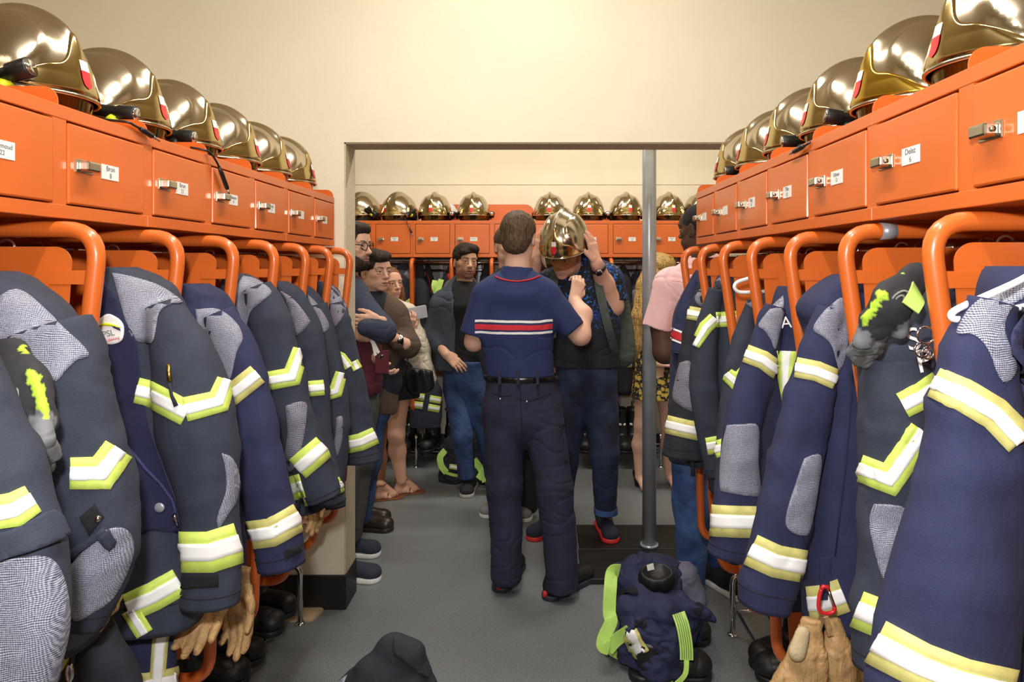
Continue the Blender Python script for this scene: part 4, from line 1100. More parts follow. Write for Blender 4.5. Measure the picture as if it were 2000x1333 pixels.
def head(fr, h=.0025, fem=False, stubble=False, smile=False, jawopen=0.0, narrow=1., neck=None, beard=False, nose=1.0, gz=0., open_=1.):
    s = SDF(h*fr.sc); n_ = narrow
    fr.e(s, (-.012, 0, .038), (.098, .076*n_, .084), .02)
    fr.e(s, (.022, 0, -.022), (.070, .058*n_, .080), .03)
    fr.e(s, (.026, 0, -.066), (.056, (.040 if fem else .047)*n_, .034), .03)
    fr.e(s, (.074, 0, -.094), (.019, .018 if fem else .024, .015), .022)
    for d in (-1, 1):
        fr.e(s, (.056, d*.037*n_, -.016), (.027, .022, .019), .02)
        fr.e(s, (.082, d*.029, .025), (.0115, .026, .007 if fem else .009), .014)
        fr.e(s, (.018, d*.046*n_, -.060), (.028, .013, .022), .02)
    fr.e(s, (.078, 0, .048), (.018, .043, .035), .03)
    for d in (-1, 1): fr.e(s, (.102, d*.0315, .003), (.014, .0175, .0105), .012, sub=True)
    s.cone(fr.p(.088, 0, .016), fr.p(.112*(.99 if fem else 1.0), 0, -.026), .0080*fr.sc*nose, .0105*fr.sc*nose, .009)
    fr.e(s, (.112, 0, -.029), (.0120*nose, .0115*nose, .0105), .007)
    for d in (-1, 1): fr.e(s, (.100, d*.0125*nose, -.031), (.010, .0078, .0078), .006)
    for d in (-1, 1): fr.e(s, (.110, d*.0060, -.0395), (.006, .0036, .004), .003, sub=True)
    fr.e(s, (.084, 0, -.060), (.019, .028, .024), .016)
    mw = .028 if smile else .0225
    fr.e(s, (.0985, 0, -.0570), (.0075, mw, .0048), .005)
    fr.e(s, (.0965, 0, -.0700-jawopen), (.0078, mw*.86, .0055), .005)
    for d in (-1, 1):
        fr.e(s, (.0825, d*.0315, .0030), (.0120, .0128, .0125), .003)
        fr.e(s, (.0812, d*.0315, .0122), (.0142, .0168, .0056), .004)
        fr.e(s, (.0812, d*.0315, -.0065), (.0135, .0158, .0036), .004)
        fr.e(s, (-.008, d*.0755*n_, -.006), (.017, .0075, .031), .004, EARC, tilt=((0, 1, 0), .18))
        fr.e(s, (-.002, d*.0825*n_, -.002), (.009, .004, .017), .004, EARC, sub=True)
        fr.e(s, (.004, d*.0755*n_, -.030), (.008, .006, .009), .004, EARC)
    if neck is not None:
        n0, r0, r1 = neck
        s.cone(fr.p(-.018, 0, -.045), n0, r0, r1, .03)
    def vp(V, C4, cols):
        L = ((V-fr.o) @ fr.R)/fr.sc; f, l, u = L[:, 0], L[:, 1], L[:, 2]; al = np.abs(l); C4 = C4.copy()
        front = f > .045
        def mix(w, c, k=1.):
            w = (w*k)[:, None]; C4[:] = C4*(1-w)+np.array(c, float)[None]*w
        skin = cols[SK]
        rosy = skin*np.array([1.02, .80, .76, 1])
        mix(np.exp(-((al-.040)/.018)**2-((u+.022)/.016)**2)*front, rosy, .55); mix(np.exp(-(l/.012)**2-((u+.030)/.012)**2)*(f > .09), rosy, .5)
        if stubble or beard:
            w = sst(-.038, -.058, u)*(f > -.03)*sst(-.125, -.105, u)
            w = np.maximum(w, sst(.050, .060, al)*sst(.0, -.03, u)*(f > .0)*(f < .06)*sst(-.125, -.105, u))
            w = np.maximum(w, (1-sst(.024, .030, al))*sst(-.040, -.046, u)*(f > .08))
            mix(w, cols[BRD], .75)
        # lips
        yu = -.0625; c = np.clip(al/mw, 0, 1)
        up = yu+.0085*(1-c**2)*(1-.18*np.exp(-(l/.004)**2)); lo = yu-jawopen-.0115*(1-c**2)
        k_ = (1-sst(mw*.9, mw*1.02, al))*(f > .07)
        mix(sst(lo-.001, lo+.0015, u)*(1-sst(up-.0015, up+.001, u))*k_, cols[LIP], .85)
        gap = (.0040 if smile else .0010)+jawopen*.9; mid = yu-.0005-jawopen*.5+(.004*c**2 if smile else 0)
        ww = (1-sst(gap*.8*(1-c**2)+.0003, gap*(1-c**2)+.0012, np.abs(u-mid)))*(1-sst(mw*.8, mw*.98, al))*(f > .07)
        mix(ww, (.045, .02, .02, 1), .9)
        if smile: mix((1-sst(gap*.62*(1-c**2), gap*.95*(1-c**2)+.0004, np.abs(u-mid-.0006)))*(1-sst(mw*.65, mw*.85, al))*(f > .07), (.50, .46, .41, 1), 1)
        # eyes: almond opening with white, iris, pupil and lash line
        ex = (al-.0315); a_ = np.clip(np.abs(ex)/.0150, 0, 1)
        eh = (.0060 if fem else .0050)*open_*(1-a_**2); uc = .0030+.0012*(ex/.015)
        inside = (1-sst(eh-.0006, eh+.0008, np.abs(u-uc)))*front*(al < .047)*(al > .0165)
        mix(inside, cols[WHI], .95)
        sgn = np.sign(l); r = np.sqrt((l-sgn*.0315-gz)**2+(u-uc-.0008)**2)
        mix(inside*(1-sst(.0050, .0064, r)), cols[IRI], 1); mix(inside*(1-sst(.0018, .0030, r)), (.005, .004, .004, 1), 1)
        lash = np.exp(-((u-uc-eh)/(.0018 if fem else .0013))**2)*(np.abs(ex) < .0155)*front; mix(lash, cols[BRW]*.5, .9 if fem else .7)
        mix(np.exp(-((u-uc+eh)/.0010)**2)*(np.abs(ex) < .0145)*front, skin*.6, .4)
        # brows
        bx = np.clip((al-.012)/.040, 0, 1); bu = .0225+.0075*np.sin(bx*2.1)-.002*bx; th = (.0026 if fem else .0042)*(1-.55*bx)
        mix((1-sst(th*.7, th*1.25, np.abs(u-bu)))*sst(.008, .014, al)*(1-sst(.048, .054, al))*front, cols[BRW], .9)
        mix(np.exp(-((al-.0060)/.0032)**2-((u+.0400)/.0028)**2)*(f > .092), skin*.25, .8)
        C4[:, 3] = 1
        return C4
    s.vpaint = vp
    return s
def hand(s, wrist, d, palm, curl=(.3, .3, .35, .4), thumb=.5, side=1, sc=1., spread=.06, col=0, r0=.0085, nails=False, tin=.6):
    """d: pointing direction, palm: normal out of the palm; side=+1 thumb on (d x palm) side"""
    d = N(d); palm = np.array(palm, float); palm = N(palm-d*(palm @ d)); lat = N(np.cross(d, palm))*side
    w = np.array(wrist, float)
    s.cone(w-d*.01, w+d*.03*sc, .026*sc, .030*sc, .015, col, 0, (palm, .68))
    for q in (-1, -.33, .33, 1):
        s.cone(w+d*.022*sc+lat*q*.014*sc, w+d*.088*sc+lat*q*.029*sc, .0155*sc, .0125*sc, .012, col, 0, (palm, .85))
    L = (.074, .084, .078, .060); seg = (.45, .30, .25)
    for i in range(4):
        q = 1-i*2/3.0
        b = w+d*(.090-.006*abs(q-.3))*sc+lat*q*.0285*sc; a = curl[i]; dd = N(d+lat*q*spread)
        p = b; an = a*.5; r = r0*sc*(1.0 if i != 3 else .86)
        s.cone(b-dd*.02*sc, b, r*1.15, r*1.08, .004, col)
        for j in range(3):
            dv = dd*math.cos(an)+palm*math.sin(an); e = p+dv*L[i]*seg[j]*sc
            s.cone(p, e, r*(1.08-.1*j), r*(.98-.1*j), .003, col)
            if nails and j == 2: s.ell(e-palm*r*.4*math.cos(an), (r*.75,)*3, .001, NAIL)
            p = e; an += a*(1.0 if j == 0 else .8)
    tb = w+d*.022*sc+lat*.026*sc; td = N(d*.62+lat*thumb+palm*tin*.55)
    k = tb+td*.042*sc; s.cone(tb, k, .0145*sc, .0115*sc, .012, col)
    td2 = N(td+d*.35+palm*tin*.35-lat*.25); k2 = k+td2*.030*sc; s.cone(k, k2, .0112*sc, .0098*sc, .004, col)
    td3 = N(td2+palm*tin*.2-lat*.2); k3 = k2+td3*.024*sc; s.cone(k2, k3, .0098*sc, .0082*sc, .003, col)
    return s
def hairshell(fr, m, parent, prims, cuts, amp=.0025, scale=38, h=.004, st=(1, 1, .5), name='hair', crease=0.):
    s = SDF(h*fr.sc)
    for p in prims: fr.e(s, p[0], p[1], p[2] if len(p) > 2 else .02)
    for p in cuts: fr.e(s, p[0], p[1], .012, sub=True)
    return sdf_obj(name, s, m, parent, amp=amp, scale=scale, st=st, crease=crease)
def shoe(fr_o, yaw, parent, upper, sole, L=.29, w=.05, hgt=.085, laces=None, heel=False, lift=0.):
    """toe points along yaw (0 = towards the camera)"""
    o = np.array(fr_o, float); f = v3(math.sin(yaw), -math.cos(yaw), 0); l = v3(math.cos(yaw), math.sin(yaw), 0)
    s = SDF(.0042); z = lambda q: v3(0, 0, q+lift)
    s.cone(o-f*.06+z(.055), o+f*.02+z(.052), .044*w/.05, .046*w/.05, .02, sq=(l, .86)); s.cone(o+f*.02+z(.055), o+f*(L-.115)+z(.042), .046*w/.05, .037*w/.05, .02)
    s.ell(o+f*(L-.125)+z(.040), (.048*w/.05, .048*w/.05, .034), .02)
    s.cone(o-f*.045+z(.07), o-f*.04+z(hgt+.03), .040*w/.05, .039*w/.05, .02, flat=2)
    s.cut(o+z(.020), (0, 0, -1))
    so = sdf_obj('shoe', s, upper, parent)
    q = SDF(.0042); q.cone(o-f*.058+z(.012), o+f*.02+z(.012), .047*w/.05, .046*w/.05, .01); q.cone(o+f*.02+z(.012), o+f*(L-.125)+z(.012), .046*w/.05, .052*w/.05, .01)
    q.cut(o+z(.025), (0, 0, 1)); q.cut(o+z(.0005), (0, 0, -1)); sdf_obj('sole', q, sole, so)
    if laces is not None:
        mb = MB()
        for i in range(5):
            c = o+f*(.035+.022*i)+z(.103-.0085*i); a = c-l*.026+z(-.008)*1; b = c+l*.026+z(-.008)
            a[2] = b[2] = c[2]-.008; mb.tube([Vector(a), Vector(c+f*.006), Vector(b)], .0032, 6)
            mb.tube([Vector(a), Vector(c+f*.02+v3(0, 0, -.002)), Vector(b+f*.02)], .0028, 6)
        for sg in (-1, 1): mb.tube([Vector(o+f*.03+z(.104)), Vector(o+f*.035+l*sg*.03+z(.112)), Vector(o+f*.055+l*sg*.035+z(.092))], .003, 6)
        mb.build('laces', laces, so)
    return so
def person(label, base):
    return empty('person', base, label, 'person')
def A(p): return np.array(p, float)
def eyeglasses(fr, parent):
    mb = MB()
    for d in (-1, 1):
        c = [Vector(fr.p(.108-.008*abs(math.cos(t))*(1 if d*math.cos(t) > 0 else 0), d*.033+.0225*math.cos(t), .002+.020*math.sin(t))) for t in [2*PI*k/20 for k in range(20)]]
        mb.tube(c, .0024*fr.sc, 8, closed=True)
        mb.tube([Vector(fr.p(.102, d*.056, .008)), Vector(fr.p(.05, d*.076, .010)), Vector(fr.p(.0, d*.082, .010)), Vector(fr.p(-.012, d*.083, 0))], .0024*fr.sc, 8)
    mb.tube([Vector(fr.p(.108, -.0105, .006)), Vector(fr.p(.113, 0, .009)), Vector(fr.p(.108, .0105, .006))], .0022*fr.sc, 8)
    mb.build('eyeglasses', M['black'], parent)
def watch(c, ax, r, parent, m1, m2, face):
    c = Vector(c); ax = Vector(ax).normalized(); mb = MB()
    a = ax.orthogonal().normalized(); b = ax.cross(a)
    ring = lambda o, rr: [c+ax*o+(a*math.cos(t)+b*math.sin(t))*rr for t in [2*PI*k/20 for k in range(20)]]
    mb.tube(ring(0, r), .0045, 8, closed=True); mb.tube(ring(.006, r), .0045, 8, closed=True); mb.tube(ring(-.006, r), .0045, 8, closed=True)
    w_ = mb.build('watch', m1, parent); fv = Vector(face); fv = (fv-ax*fv.dot(ax)).normalized()
    MB().tube([c+fv*(r-.002), c+fv*(r+.008)], .019, 20).build('watch_case', m2, w_)
    MB().tube([c+fv*(r+.008), c+fv*(r+.0086)], .015, 20).build('watch_dial', M['black'], w_)
    return w_

# ===== firefighter seen from behind
t = person('firefighter seen from behind in navy polo with red and white chest stripe and navy trousers', (P(1030, 800, 3.27).x, 3.27, 0))
Y1 = 3.27
Q = lambda x, y, dy=0.: A(P(x, y, Y1+dy))
pal = palette((222, 178, 156), (190, 110, 100), (90, 70, 52))
fr = Frame(Q(1013, 466, .0), PI-.22, .05)
hd = head(fr, .0035, neck=(Q(1010, 535, .0), .056, .062))
hs = SDF(.0034)
el = Q(1134, 655, .02); wr = Q(1122, 585, .16)
hs.cone(Q(1088, 612, .0), el, .046, .045, .03); hs.cone(el, Q(1138, 615, .09), .046, .044, .03); hs.cone(Q(1138, 615, .09), wr, .043, .029, .03)
hand(hs, wr, Q(1132, 545, .19)-wr, (-.45, .9, .15), (1.0, .95, 1.0, 1.05), .7, side=-1, sc=1.02, tin=.9)
ell_ = Q(926, 668, .03)
hs.cone(Q(932, 630, 0), ell_, .048, .045, .03); hs.cone(ell_, Q(950, 650, .18), .044, .040, .02); hs.cone(Q(950, 650, .18), Q(985, 640, .30), .040, .028, .02)
hand(hs, Q(985, 640, .30), (.6, .8, .1), (.3, .2, -1), (.6, .6, .6, .7), .5, 1)
joined('body', [(hd, 1), (hs, 1)], M['skin'], t, pal)
hairshell(fr, M['hair_brown'], t, [((-.016, 0, .044), (.106, .084, .090)), ((-.050, 0, -.005), (.062, .072, .060)), ((-.06, 0, -.05), (.035, .05, .03), .03)],
          [((.115, 0, -.03), (.075, .12, .075)), ((.02, .09, -.035), (.05, .035, .06)), ((.02, -.09, -.035), (.05, .035, .06)), ((.0, .083, -.01), (.022, .02, .036)), ((.0, -.083, -.01), (.022, .02, .036))], .0035, 60, .004)
zb = lambda y: H-(y-PY)*Y1/F
s = SDF(.0065); sq = ((0, 1, 0), .62)
s.cone(Q(1010, 585), Q(1008, 640), .160, .172, .05, sq=sq); s.cone(Q(1008, 640), Q(1015, 742), .172, .168, .05, sq=sq)
s.cone(Q(960, 575), Q(1062, 577), .075, .075, .06); s.cone(Q(1010, 549), Q(1010, 572), .084, .125, .03, flat=1)
s.cone(Q(948, 580), Q(925, 655, .0), .070, .068, .022, flat=2); s.cone(Q(1070, 585), Q(1118, 645, .0), .072, .064, .022, flat=2)
s.cut(Q(1010, 736), (0, 0, -1))
M['polo'] = band_mat('navy_polo', rgb(34, 46, 92), [(zb(649), zb(644.5), rgb(238, 238, 238)), (zb(641), zb(631), rgb(206, 44, 60)), (zb(627), zb(622.5), rgb(238, 238, 238))], xl=(P(930, 600, 3.27).x, P(1079, 600, 3.27).x))
ps = sdf_obj('polo_shirt', s, M['polo'], t, amp=.007, scale=7, crease=.003)
tgp = Target([([v.co for v in ps.data.vertices], [tuple(p_.vertices) for p_ in ps.data.polygons])], Y1-.1)
c = SDF(.004); c.cone(Q(1009, 551), Q(1011, 521), .096, .073, .004, flat=3); c.cone(Q(1009, 556), Q(1011, 510), .088, .060, .004, sub=True); cl = sdf_obj('collar', c, M['polo'], t)
MB().tube([tgp.hit(x, y, .002) for x, y in [tuple(q) for q in spline([(967, 541), (984, 547), (1008, 550), (1034, 547), (1054, 540)], 6)]], .0042, 6).build('collar_piping', M['red_paint'], t)
s = SDF(.0068)
s.cone(Q(1018, 742), Q(1020, 800), .172, .182, .04, sq=((0, 1, 0), .68))
s.chain([Q(984, 800), Q(986, 950, -.01), Q(990, 1122, -.02)], [.104, .084, .074], .025)
s.chain([Q(1056, 800), Q(1084, 950, -.04), Q(1100, 1150, -.08)], [.104, .086, .074], .025)
s.cut(Q(1018, 733), (0, 0, 1)); s.cut((0, 0, .05), (0, 0, -1))
tro = mat('navy_twill', rgb(36, 38, 62), .85, var=.08, vscale=14, bump=.15, bscale=500)
tr = sdf_obj('trousers', s, tro, t, amp=.007, scale=8, st=(1, 1, .8), crease=.003)
tg = Target([([v.co for v in tr.data.vertices], [tuple(p_.vertices) for p_ in tr.data.polygons])], Y1-.1)
seam = mat('navy_seam', rgb(22, 23, 40), .9)
for ln in ([(962, 768), (980, 774), (1000, 772)], [(1012, 778), (1032, 784), (1056, 776), (1078, 768)], [(1016, 742), (1018, 800), (1020, 850)], [(1096, 830), (1112, 836), (1122, 845)], [(1098, 850), (1104, 900), (1118, 904)]):
    MB().tube([tg.hit(x, y, .0005) for x, y in [tuple(q) for q in spline(ln, 5)]], .0022, 6).build('seam', seam, tr)
patch(tg, tr, [(1103, 836), (1112, 837), (1117, 841), (1108, 841)], mat('yellow_thread', rgb(206, 160, 60), .7), 'yellow_tag', step=5)
b = SDF(.005); b.cone(Q(1018, 742), Q(1018, 729), .180, .180, .01, flat=3, sq=((0, 1, 0), .68)); b.cut(Q(1018, 742), (0, 0, -1)); b.cut(Q(1018, 731), (0, 0, 1)); bt = sdf_obj('belt', b, mat('black_leather_belt', rgb(18, 18, 20), .25), t)
mb = MB()
for x in (976, 1012, 1050): p = Q(x, 737, -.125); mb.box((p[0]-.007, p[1]-.012, p[2]-.035), (p[0]+.007, p[1]+.01, p[2]+.03), .002)
mb.build('belt_loops', tro, tr)
mb = MB()
for x, y in ((977, 780), (1029, 785)): mb.ball(Vector(Q(x, y, -.132)), (.006, .004, .006), 10, 6)
mb.build('pocket_studs', M['chrome'], tr)
for x, y, yaw, dy in ((987, 1128, PI-.25, -.01), (1094, 1147, PI-.75, .0)):
    fo = FP(x, y+14); so = shoe((fo.x, fo.y+.01, 0), yaw, t, M['rubber'], mat('black_sole', rgb(40, 46, 62), .5), L=.30, w=.053)
    f = v3(math.sin(yaw), -math.cos(yaw), 0); hp = A((fo.x, fo.y+.01, .02))-f*.107
    MB().ball(Vector(hp)+Vector((0, 0, .012)), (.013, .010, .017), 10, 6).build('heel_badge', M['red_paint'], so)

# ===== man trying on the helmet
t = person('man in blue splashed dark t-shirt pulling a shiny gold helmet onto his bowed head', (P(1130, 800, 3.86).x, 3.86, 0))
Y2 = 3.86
Q = lambda x, y, dy=0.: A(P(x, y, Y2+dy))
pal = palette((218, 170, 148), (190, 105, 98), (120, 84, 56))
fr = Frame(Q(1104, 499, -.12), -.42, .36, .05, 1.03)
hd = head(fr, .0025, smile=True, neck=(Q(1135, 545, .0), .060, .070))
hs = SDF(.0036)
eL = Q(1197, 598, -.02); wL = Q(1165, 514, -.20)
hs.cone(Q(1196, 550, .02), eL, .060, .056, .03); hs.cone(eL, Q(1180, 555, -.08), .058, .054, .03); hs.cone(Q(1180, 555, -.08), wL, .052, .034, .03)
hand(hs, wL, Q(1150, 445, -.20)-wL, (-.80, .55, .1), (.28, .25, .25, .3), .25, side=1, sc=1.12, spread=.05)
eR = Q(1035, 560, .02); wR = Q(1048, 505, -.08)
hs.cone(Q(1060, 575, .02), eR, .055, .050, .03); hs.cone(eR, wR, .050, .034, .03)
hand(hs, wR, Q(1053, 452, -.10)-wR, (.9, .3, .0), (.25, .25, .25, .3), .3, side=-1, sc=1.08)
joined('body', [(hd, 1), (hs, 1)], M['skin'], t, pal)
tee = spatter_mat('splashed_tee', rgb(30, 31, 38), [(rgb(24, 50, 110), 13, .565), (rgb(40, 104, 200), 55, .60), (rgb(130, 176, 230), 80, .67)], 1, 'n', H-(655-PY)*Y2/F, H-(600-PY)*Y2/F)
s = SDF(.0068); sq = ((0, 1, 0), .66)
s.cone(Q(1135, 560), Q(1138, 640), .19, .205, .05, sq=sq); s.cone(Q(1138, 640), Q(1142, 725), .205, .19, .05, sq=sq)
s.cone(Q(1075, 555), Q(1190, 548), .080, .082, .06); s.cone(Q(1135, 540), Q(1135, 560), .085, .13, .05)
s.cone(Q(1188, 540, .02), Q(1202, 592, .0), .078, .080, .022, flat=2); s.cone(Q(1075, 555, .02), Q(1050, 578, .02), .075, .072, .022, flat=2)
s.cut(Q(1200, 582, 0), N([.15, 0, -1])) if False else None
s.cut(Q(1140, 717), (0, 0, -1))
sdf_obj('tee_shirt', s, tee, t, amp=.008, scale=7, crease=.003)
s = SDF(.0068)
s.cone(Q(1145, 715), Q(1146, 755), .175, .172, .04, sq=((0, 1, 0), .7))
s.chain([Q(1173, 780), Q(1181, 890, -.06), Q(1183, 1000, .0)], [.100, .080, .060], .022)
s.chain([Q(1116, 780), Q(1102, 900, .0), Q(1088, 1020, .05)], [.098, .080, .060], .022)
s.cut(Q(1145, 712), (0, 0, 1)); s.cut(Q(1183, 1003), (0, 0, -1))
tr = sdf_obj('jeans', s, M['jeans_dark'], t, amp=.006, scale=9, st=(1, 1, .9), crease=.0018)
c = SDF(.005); c.cone(Q(1183, 1004), Q(1183, 990), .068, .068, .01, flat=3); sdf_obj('cuff_turn_up', c, M['jeans_light'], tr)
dsole = mat('red_rubber_sole', rgb(214, 52, 48), .5); shn = mat('navy_suede', rgb(38, 40, 60), .9)
f2 = FP(1185, 1066); shoe((f2.x, f2.y+.16, 0), .12, t, shn, dsole, laces=M['red'], lift=.028)
f2 = FP(1062, 1050); shoe((f2.x+.06, f2.y+.10, 0), -.75, t, shn, dsole, laces=M['red'])
watch(Q(1168, 524, -.185), wL-eL, .040, t, M['black'], M['chrome'], (-.2, -1, .1))
# backpack straps and bag
bp = mat('grey_green_backpack', rgb(74, 82, 78), .85, var=.15, vscale=30)
s = SDF(.007); s.cone(Q(1205, 590, .16), Q(1215, 690, .16), .075, .085, .03); s.cone(Q(1140, 580, .22), Q(1140, 690, .22), .15, .16, .05)
sdf_obj('backpack', s, bp, t, amp=.01, scale=10, crease=.004)
def strap_px(pts, Yf, wd, m, parent, name, th=.004, axis=None):
    """flat strap through world points; width direction axis"""
    P3 = [Vector(p) for p in spline(pts, 8)]; V = []; Fs = []
    for i, p in enumerate(P3):
        tg = (P3[min(i+1, len(P3)-1)]-P3[max(i-1, 0)]).normalized(); ax = Vector(axis) if axis else Vector((0, -1, 0))
        wv = tg.cross(ax); wv = wv.normalized() if wv.length > 1e-4 else Vector((1, 0, 0)); nn = wv.cross(tg).normalized()
        V += [p-wv*wd/2-nn*th/2, p+wv*wd/2-nn*th/2, p+wv*wd/2+nn*th/2, p-wv*wd/2+nn*th/2]
    n = len(P3)
    for i in range(n-1):
        for k in range(4): Fs.append((i*4+k, i*4+(k+1) % 4, (i+1)*4+(k+1) % 4, (i+1)*4+k))
    Fs += [(0, 1, 2, 3), tuple(range((n-1)*4+3, (n-1)*4-1, -1))]
    return obj(name, V, Fs, m, parent, smooth=False)
strap_px([Q(1172, 505, .06), Q(1166, 522, -.06), Q(1172, 570, -.155), Q(1188, 640, -.17), Q(1202, 690, -.06)], 0, .045, bp, t, 'backpack_strap', .006)
strap_px([Q(1090, 520, .04), Q(1082, 545, -.12), Q(1082, 590, -.165), Q(1078, 660, -.16)], 0, .045, bp, t, 'backpack_strap', .006)
MB().ball(Vector(Q(1116, 570, -.17)), (.018, .008, .026), 12, 8).ball(Vector(Q(1118, 587, -.175)), (.02, .008, .024), 12, 8).build('sunglasses', M['black'], t)
# the worn helmet: a thing of its own
hz = make_helmet(True); del_ = None
hz.location = fr.p(-.010, 0, .056); hz.scale = (1.06, 1.03, 1.14)
mrot = Matrix(((fr.f[0], fr.l[0], fr.u[0]), (fr.f[1], fr.l[1], fr.u[1]), (fr.f[2], fr.l[2], fr.u[2])))
hz.rotation_euler = mrot.to_euler()
tag(hz, 'mirror-bright gold helmet being pulled onto the man\'s head, clear visor down', 'helmet')
# clear face visor and neck cape of that helmet
gm, gnt, gb = new_mat('smoked_clear_visor'); gb.inputs['Base Color'].default_value = rgb(226, 214, 188); gb.inputs['Transmission Weight'].default_value = 1; gb.inputs['Roughness'].default_value = .03; gb.inputs['IOR'].default_value = 1.1
def cv(u, v):
    th = (u-.5)*2*1.15; e = math.sqrt(max(0, math.cos(th/1.15*PI/2)))
    return Vector(((.156-.01*v)*math.cos(th), .126*math.sin(th), -.022-.062*v*e))
V = []; nu, nv = 32, 8
for lay in (0, .0016):
    for j in range(nv):
        for i in range(nu):
            p = cv(i/(nu-1), j/(nv-1)); V.append(p+Vector((p.x, p.y, 0)).normalized()*lay)
Fs = []
for j in range(nv-1):
    for i in range(nu-1):
        a = j*nu+i; Fs.append((a, a+nu, a+nu+1, a+1)); b_ = a+nu*nv; Fs.append((b_, b_+1, b_+nu+1, b_+nu))
obj('clear_visor', V, Fs, gm, hz, world=False)
for o in list(hz.children):
    if o.name.startswith('visor') and 'pivot' not in o.name: bpy.data.objects.remove(o)
    elif o.name.startswith('lining'): bpy.data.objects.remove(o)
mb = MB(); cp = []
def cape(u, v):
    th = PI+(u-.5)*2.3; r = 1+.55*v
    return Vector((.150*r*math.cos(th), .120*r*math.sin(th), -.05-.09*v+.012*math.sin(u*19)*v))
grid_obj('neck_cape', cape, 30, 8, mat('aluminised_cape', rgb(190, 182, 160), .35, .6), hz)

# ===== man half hidden behind the firefighter
t = person('man with light brown hair mostly hidden behind the firefighter, grey laced shoes showing', (P(1015, 800, 4.25).x, 4.25, 0))
Y3 = 4.25; Q = lambda x, y, dy=0.: A(P(x, y, Y3+dy))
pal = palette((216, 174, 154), (185, 110, 100), (100, 72, 48))
fr = Frame(Q(992, 482), .35, .05)
hd = head(fr, .0034, neck=(Q(995, 545, .03), .055, .06))
bs = SDF(.008); bs.cone(Q(1000, 570, .02), Q(1002, 700, .02), .12, .12, .03)
joined('body', [(hd, 1), (bs, 1)], M['skin'], t, pal)
hairshell(fr, M['hair_brown'], t, [((-.014, 0, .046), (.106, .083, .088)), ((-.055, 0, -.01), (.055, .07, .06)), ((.045, 0, .085), (.06, .062, .035))], [((.125, 0, -.02), (.08, .1, .075)), ((.02, .09, -.035), (.045, .035, .06)), ((.02, -.09, -.035), (.045, .035, .06))])
s = SDF(.008); s.cone(Q(1000, 575), Q(1003, 730), .18, .175, .05, sq=((0, 1, 0), .62)); s.cone(Q(955, 575), Q(1045, 575), .07, .07, .05)
s.chain([Q(948, 580), Q(945, 660), Q(960, 730, -.1)], [.065, .058, .05], .04); s.chain([Q(1052, 580), Q(1056, 660), Q(1045, 730, -.1)], [.065, .058, .05], .04)
sdf_obj('sweater', s, M['dark'], t, amp=.006, scale=8)
s = SDF(.008); s.cone(Q(1003, 725), Q(1004, 770), .165, .17, .04, sq=((0, 1, 0), .7)); s.chain([Q(980, 780), Q(975, 880), Q(968, 970)], [.10, .08, .06], .04); s.chain([Q(1028, 780), Q(1031, 880), Q(1033, 985)], [.10, .08, .062], .04)
sdf_obj('trousers', s, mat('charcoal_trousers', rgb(38, 38, 44), .85, var=.1), t, amp=.005, scale=9, crease=.0018)
gs = mat('grey_suede', rgb(134, 132, 136), .9, var=.08); ws = mat('white_sole', rgb(226, 226, 224), .5)
f3 = FP(1031, 1017); shoe((f3.x, f3.y+.17, 0), -.15, t, gs, ws, laces=M['white'])
f3 = FP(952, 1008); shoe((f3.x+.08, f3.y+.14, 0), -.5, t, gs, ws, laces=M['white'])

# ===== man in the grey hoodie
t = person('dark haired man with stubble in an open blue-grey hoodie, black tee and jeans', (P(910, 800, 4.68).x, 4.68, 0))
Y4 = 4.68; Q = lambda x, y, dy=0.: A(P(x, y, Y4+dy))
pal = palette((202, 158, 132), (176, 100, 90), (30, 24, 22), (122, 88, 72))
fr = Frame(Q(909, 513), .42, -.02, .05, 1.0)
hd = head(fr, .0025, stubble=True, jawopen=.003, neck=(Q(908, 572, .03), .056, .064), nose=1.05)
hs = SDF(.004); wr = Q(872, 693, -.12)
hs.cone(Q(855, 668, -.04), wr, .040, .029, .02); hand(hs, wr, Q(898, 715, -.14)-wr, (.3, .6, -.8), (.25, .3, .35, .4), .4, side=1, sc=1.0)
bs = SDF(.008); bs.cone(Q(905, 590, .02), Q(908, 700, .02), .11, .11, .03)
joined('body', [(hd, 1), (hs, 1), (bs, 1)], M['skin'], t, pal)
hairshell(fr, M['hair_dark'], t, [((-.014, 0, .048), (.108, .086, .092)), ((-.055, 0, -.01), (.058, .074, .065)), ((.050, .012, .092), (.062, .066, .036)), ((.086, -.036, .066), (.030, .036, .026))],
          [((.128, 0, -.022), (.078, .096, .082)), ((.03, .092, -.045), (.045, .035, .06)), ((.03, -.092, -.045), (.045, .035, .06)), ((.004, .09, -.008), (.02, .02, .034)), ((.004, -.09, -.008), (.02, .02, .034))], .0028, 45, .004, (1, .4, 1), crease=.0015)
s = SDF(.0075); s.cone(Q(905, 595), Q(908, 712), .165, .165, .05, sq=((0, 1, 0), .62)); s.cone(Q(905, 572), Q(905, 595), .075, .12, .05); s.cut(Q(905, 712), (0, 0, -1))
sdf_obj('tee_shirt', s, mat('black_tee', rgb(22, 22, 27), .9), t, amp=.005, scale=8, crease=.002)
s = SDF(.0062); s.cone(Q(905, 600), Q(905, 715), .188, .195, .05, sq=((0, 1, 0), .66)); s.cone(Q(864, 590), Q(945, 588), .075, .075, .05)
s.cone(Q(905, 560, .04), Q(905, 580, .03), .095, .115, .04)
s.chain([Q(860, 600), Q(847, 655, .02), Q(860, 676, -.05)], [.075, .066, .052], .04); s.chain([Q(948, 598), Q(962, 665), Q(955, 720)], [.075, .064, .055], .04)
s.cone(Q(918, 535, -.30), Q(918, 740, -.30), .230, .240, .02, sub=True)          # open front
s.cone(Q(908, 535, -.09), Q(908, 575, -.05), .09, .085, .02, sub=True)
s.cut(Q(905, 722), (0, 0, -1))
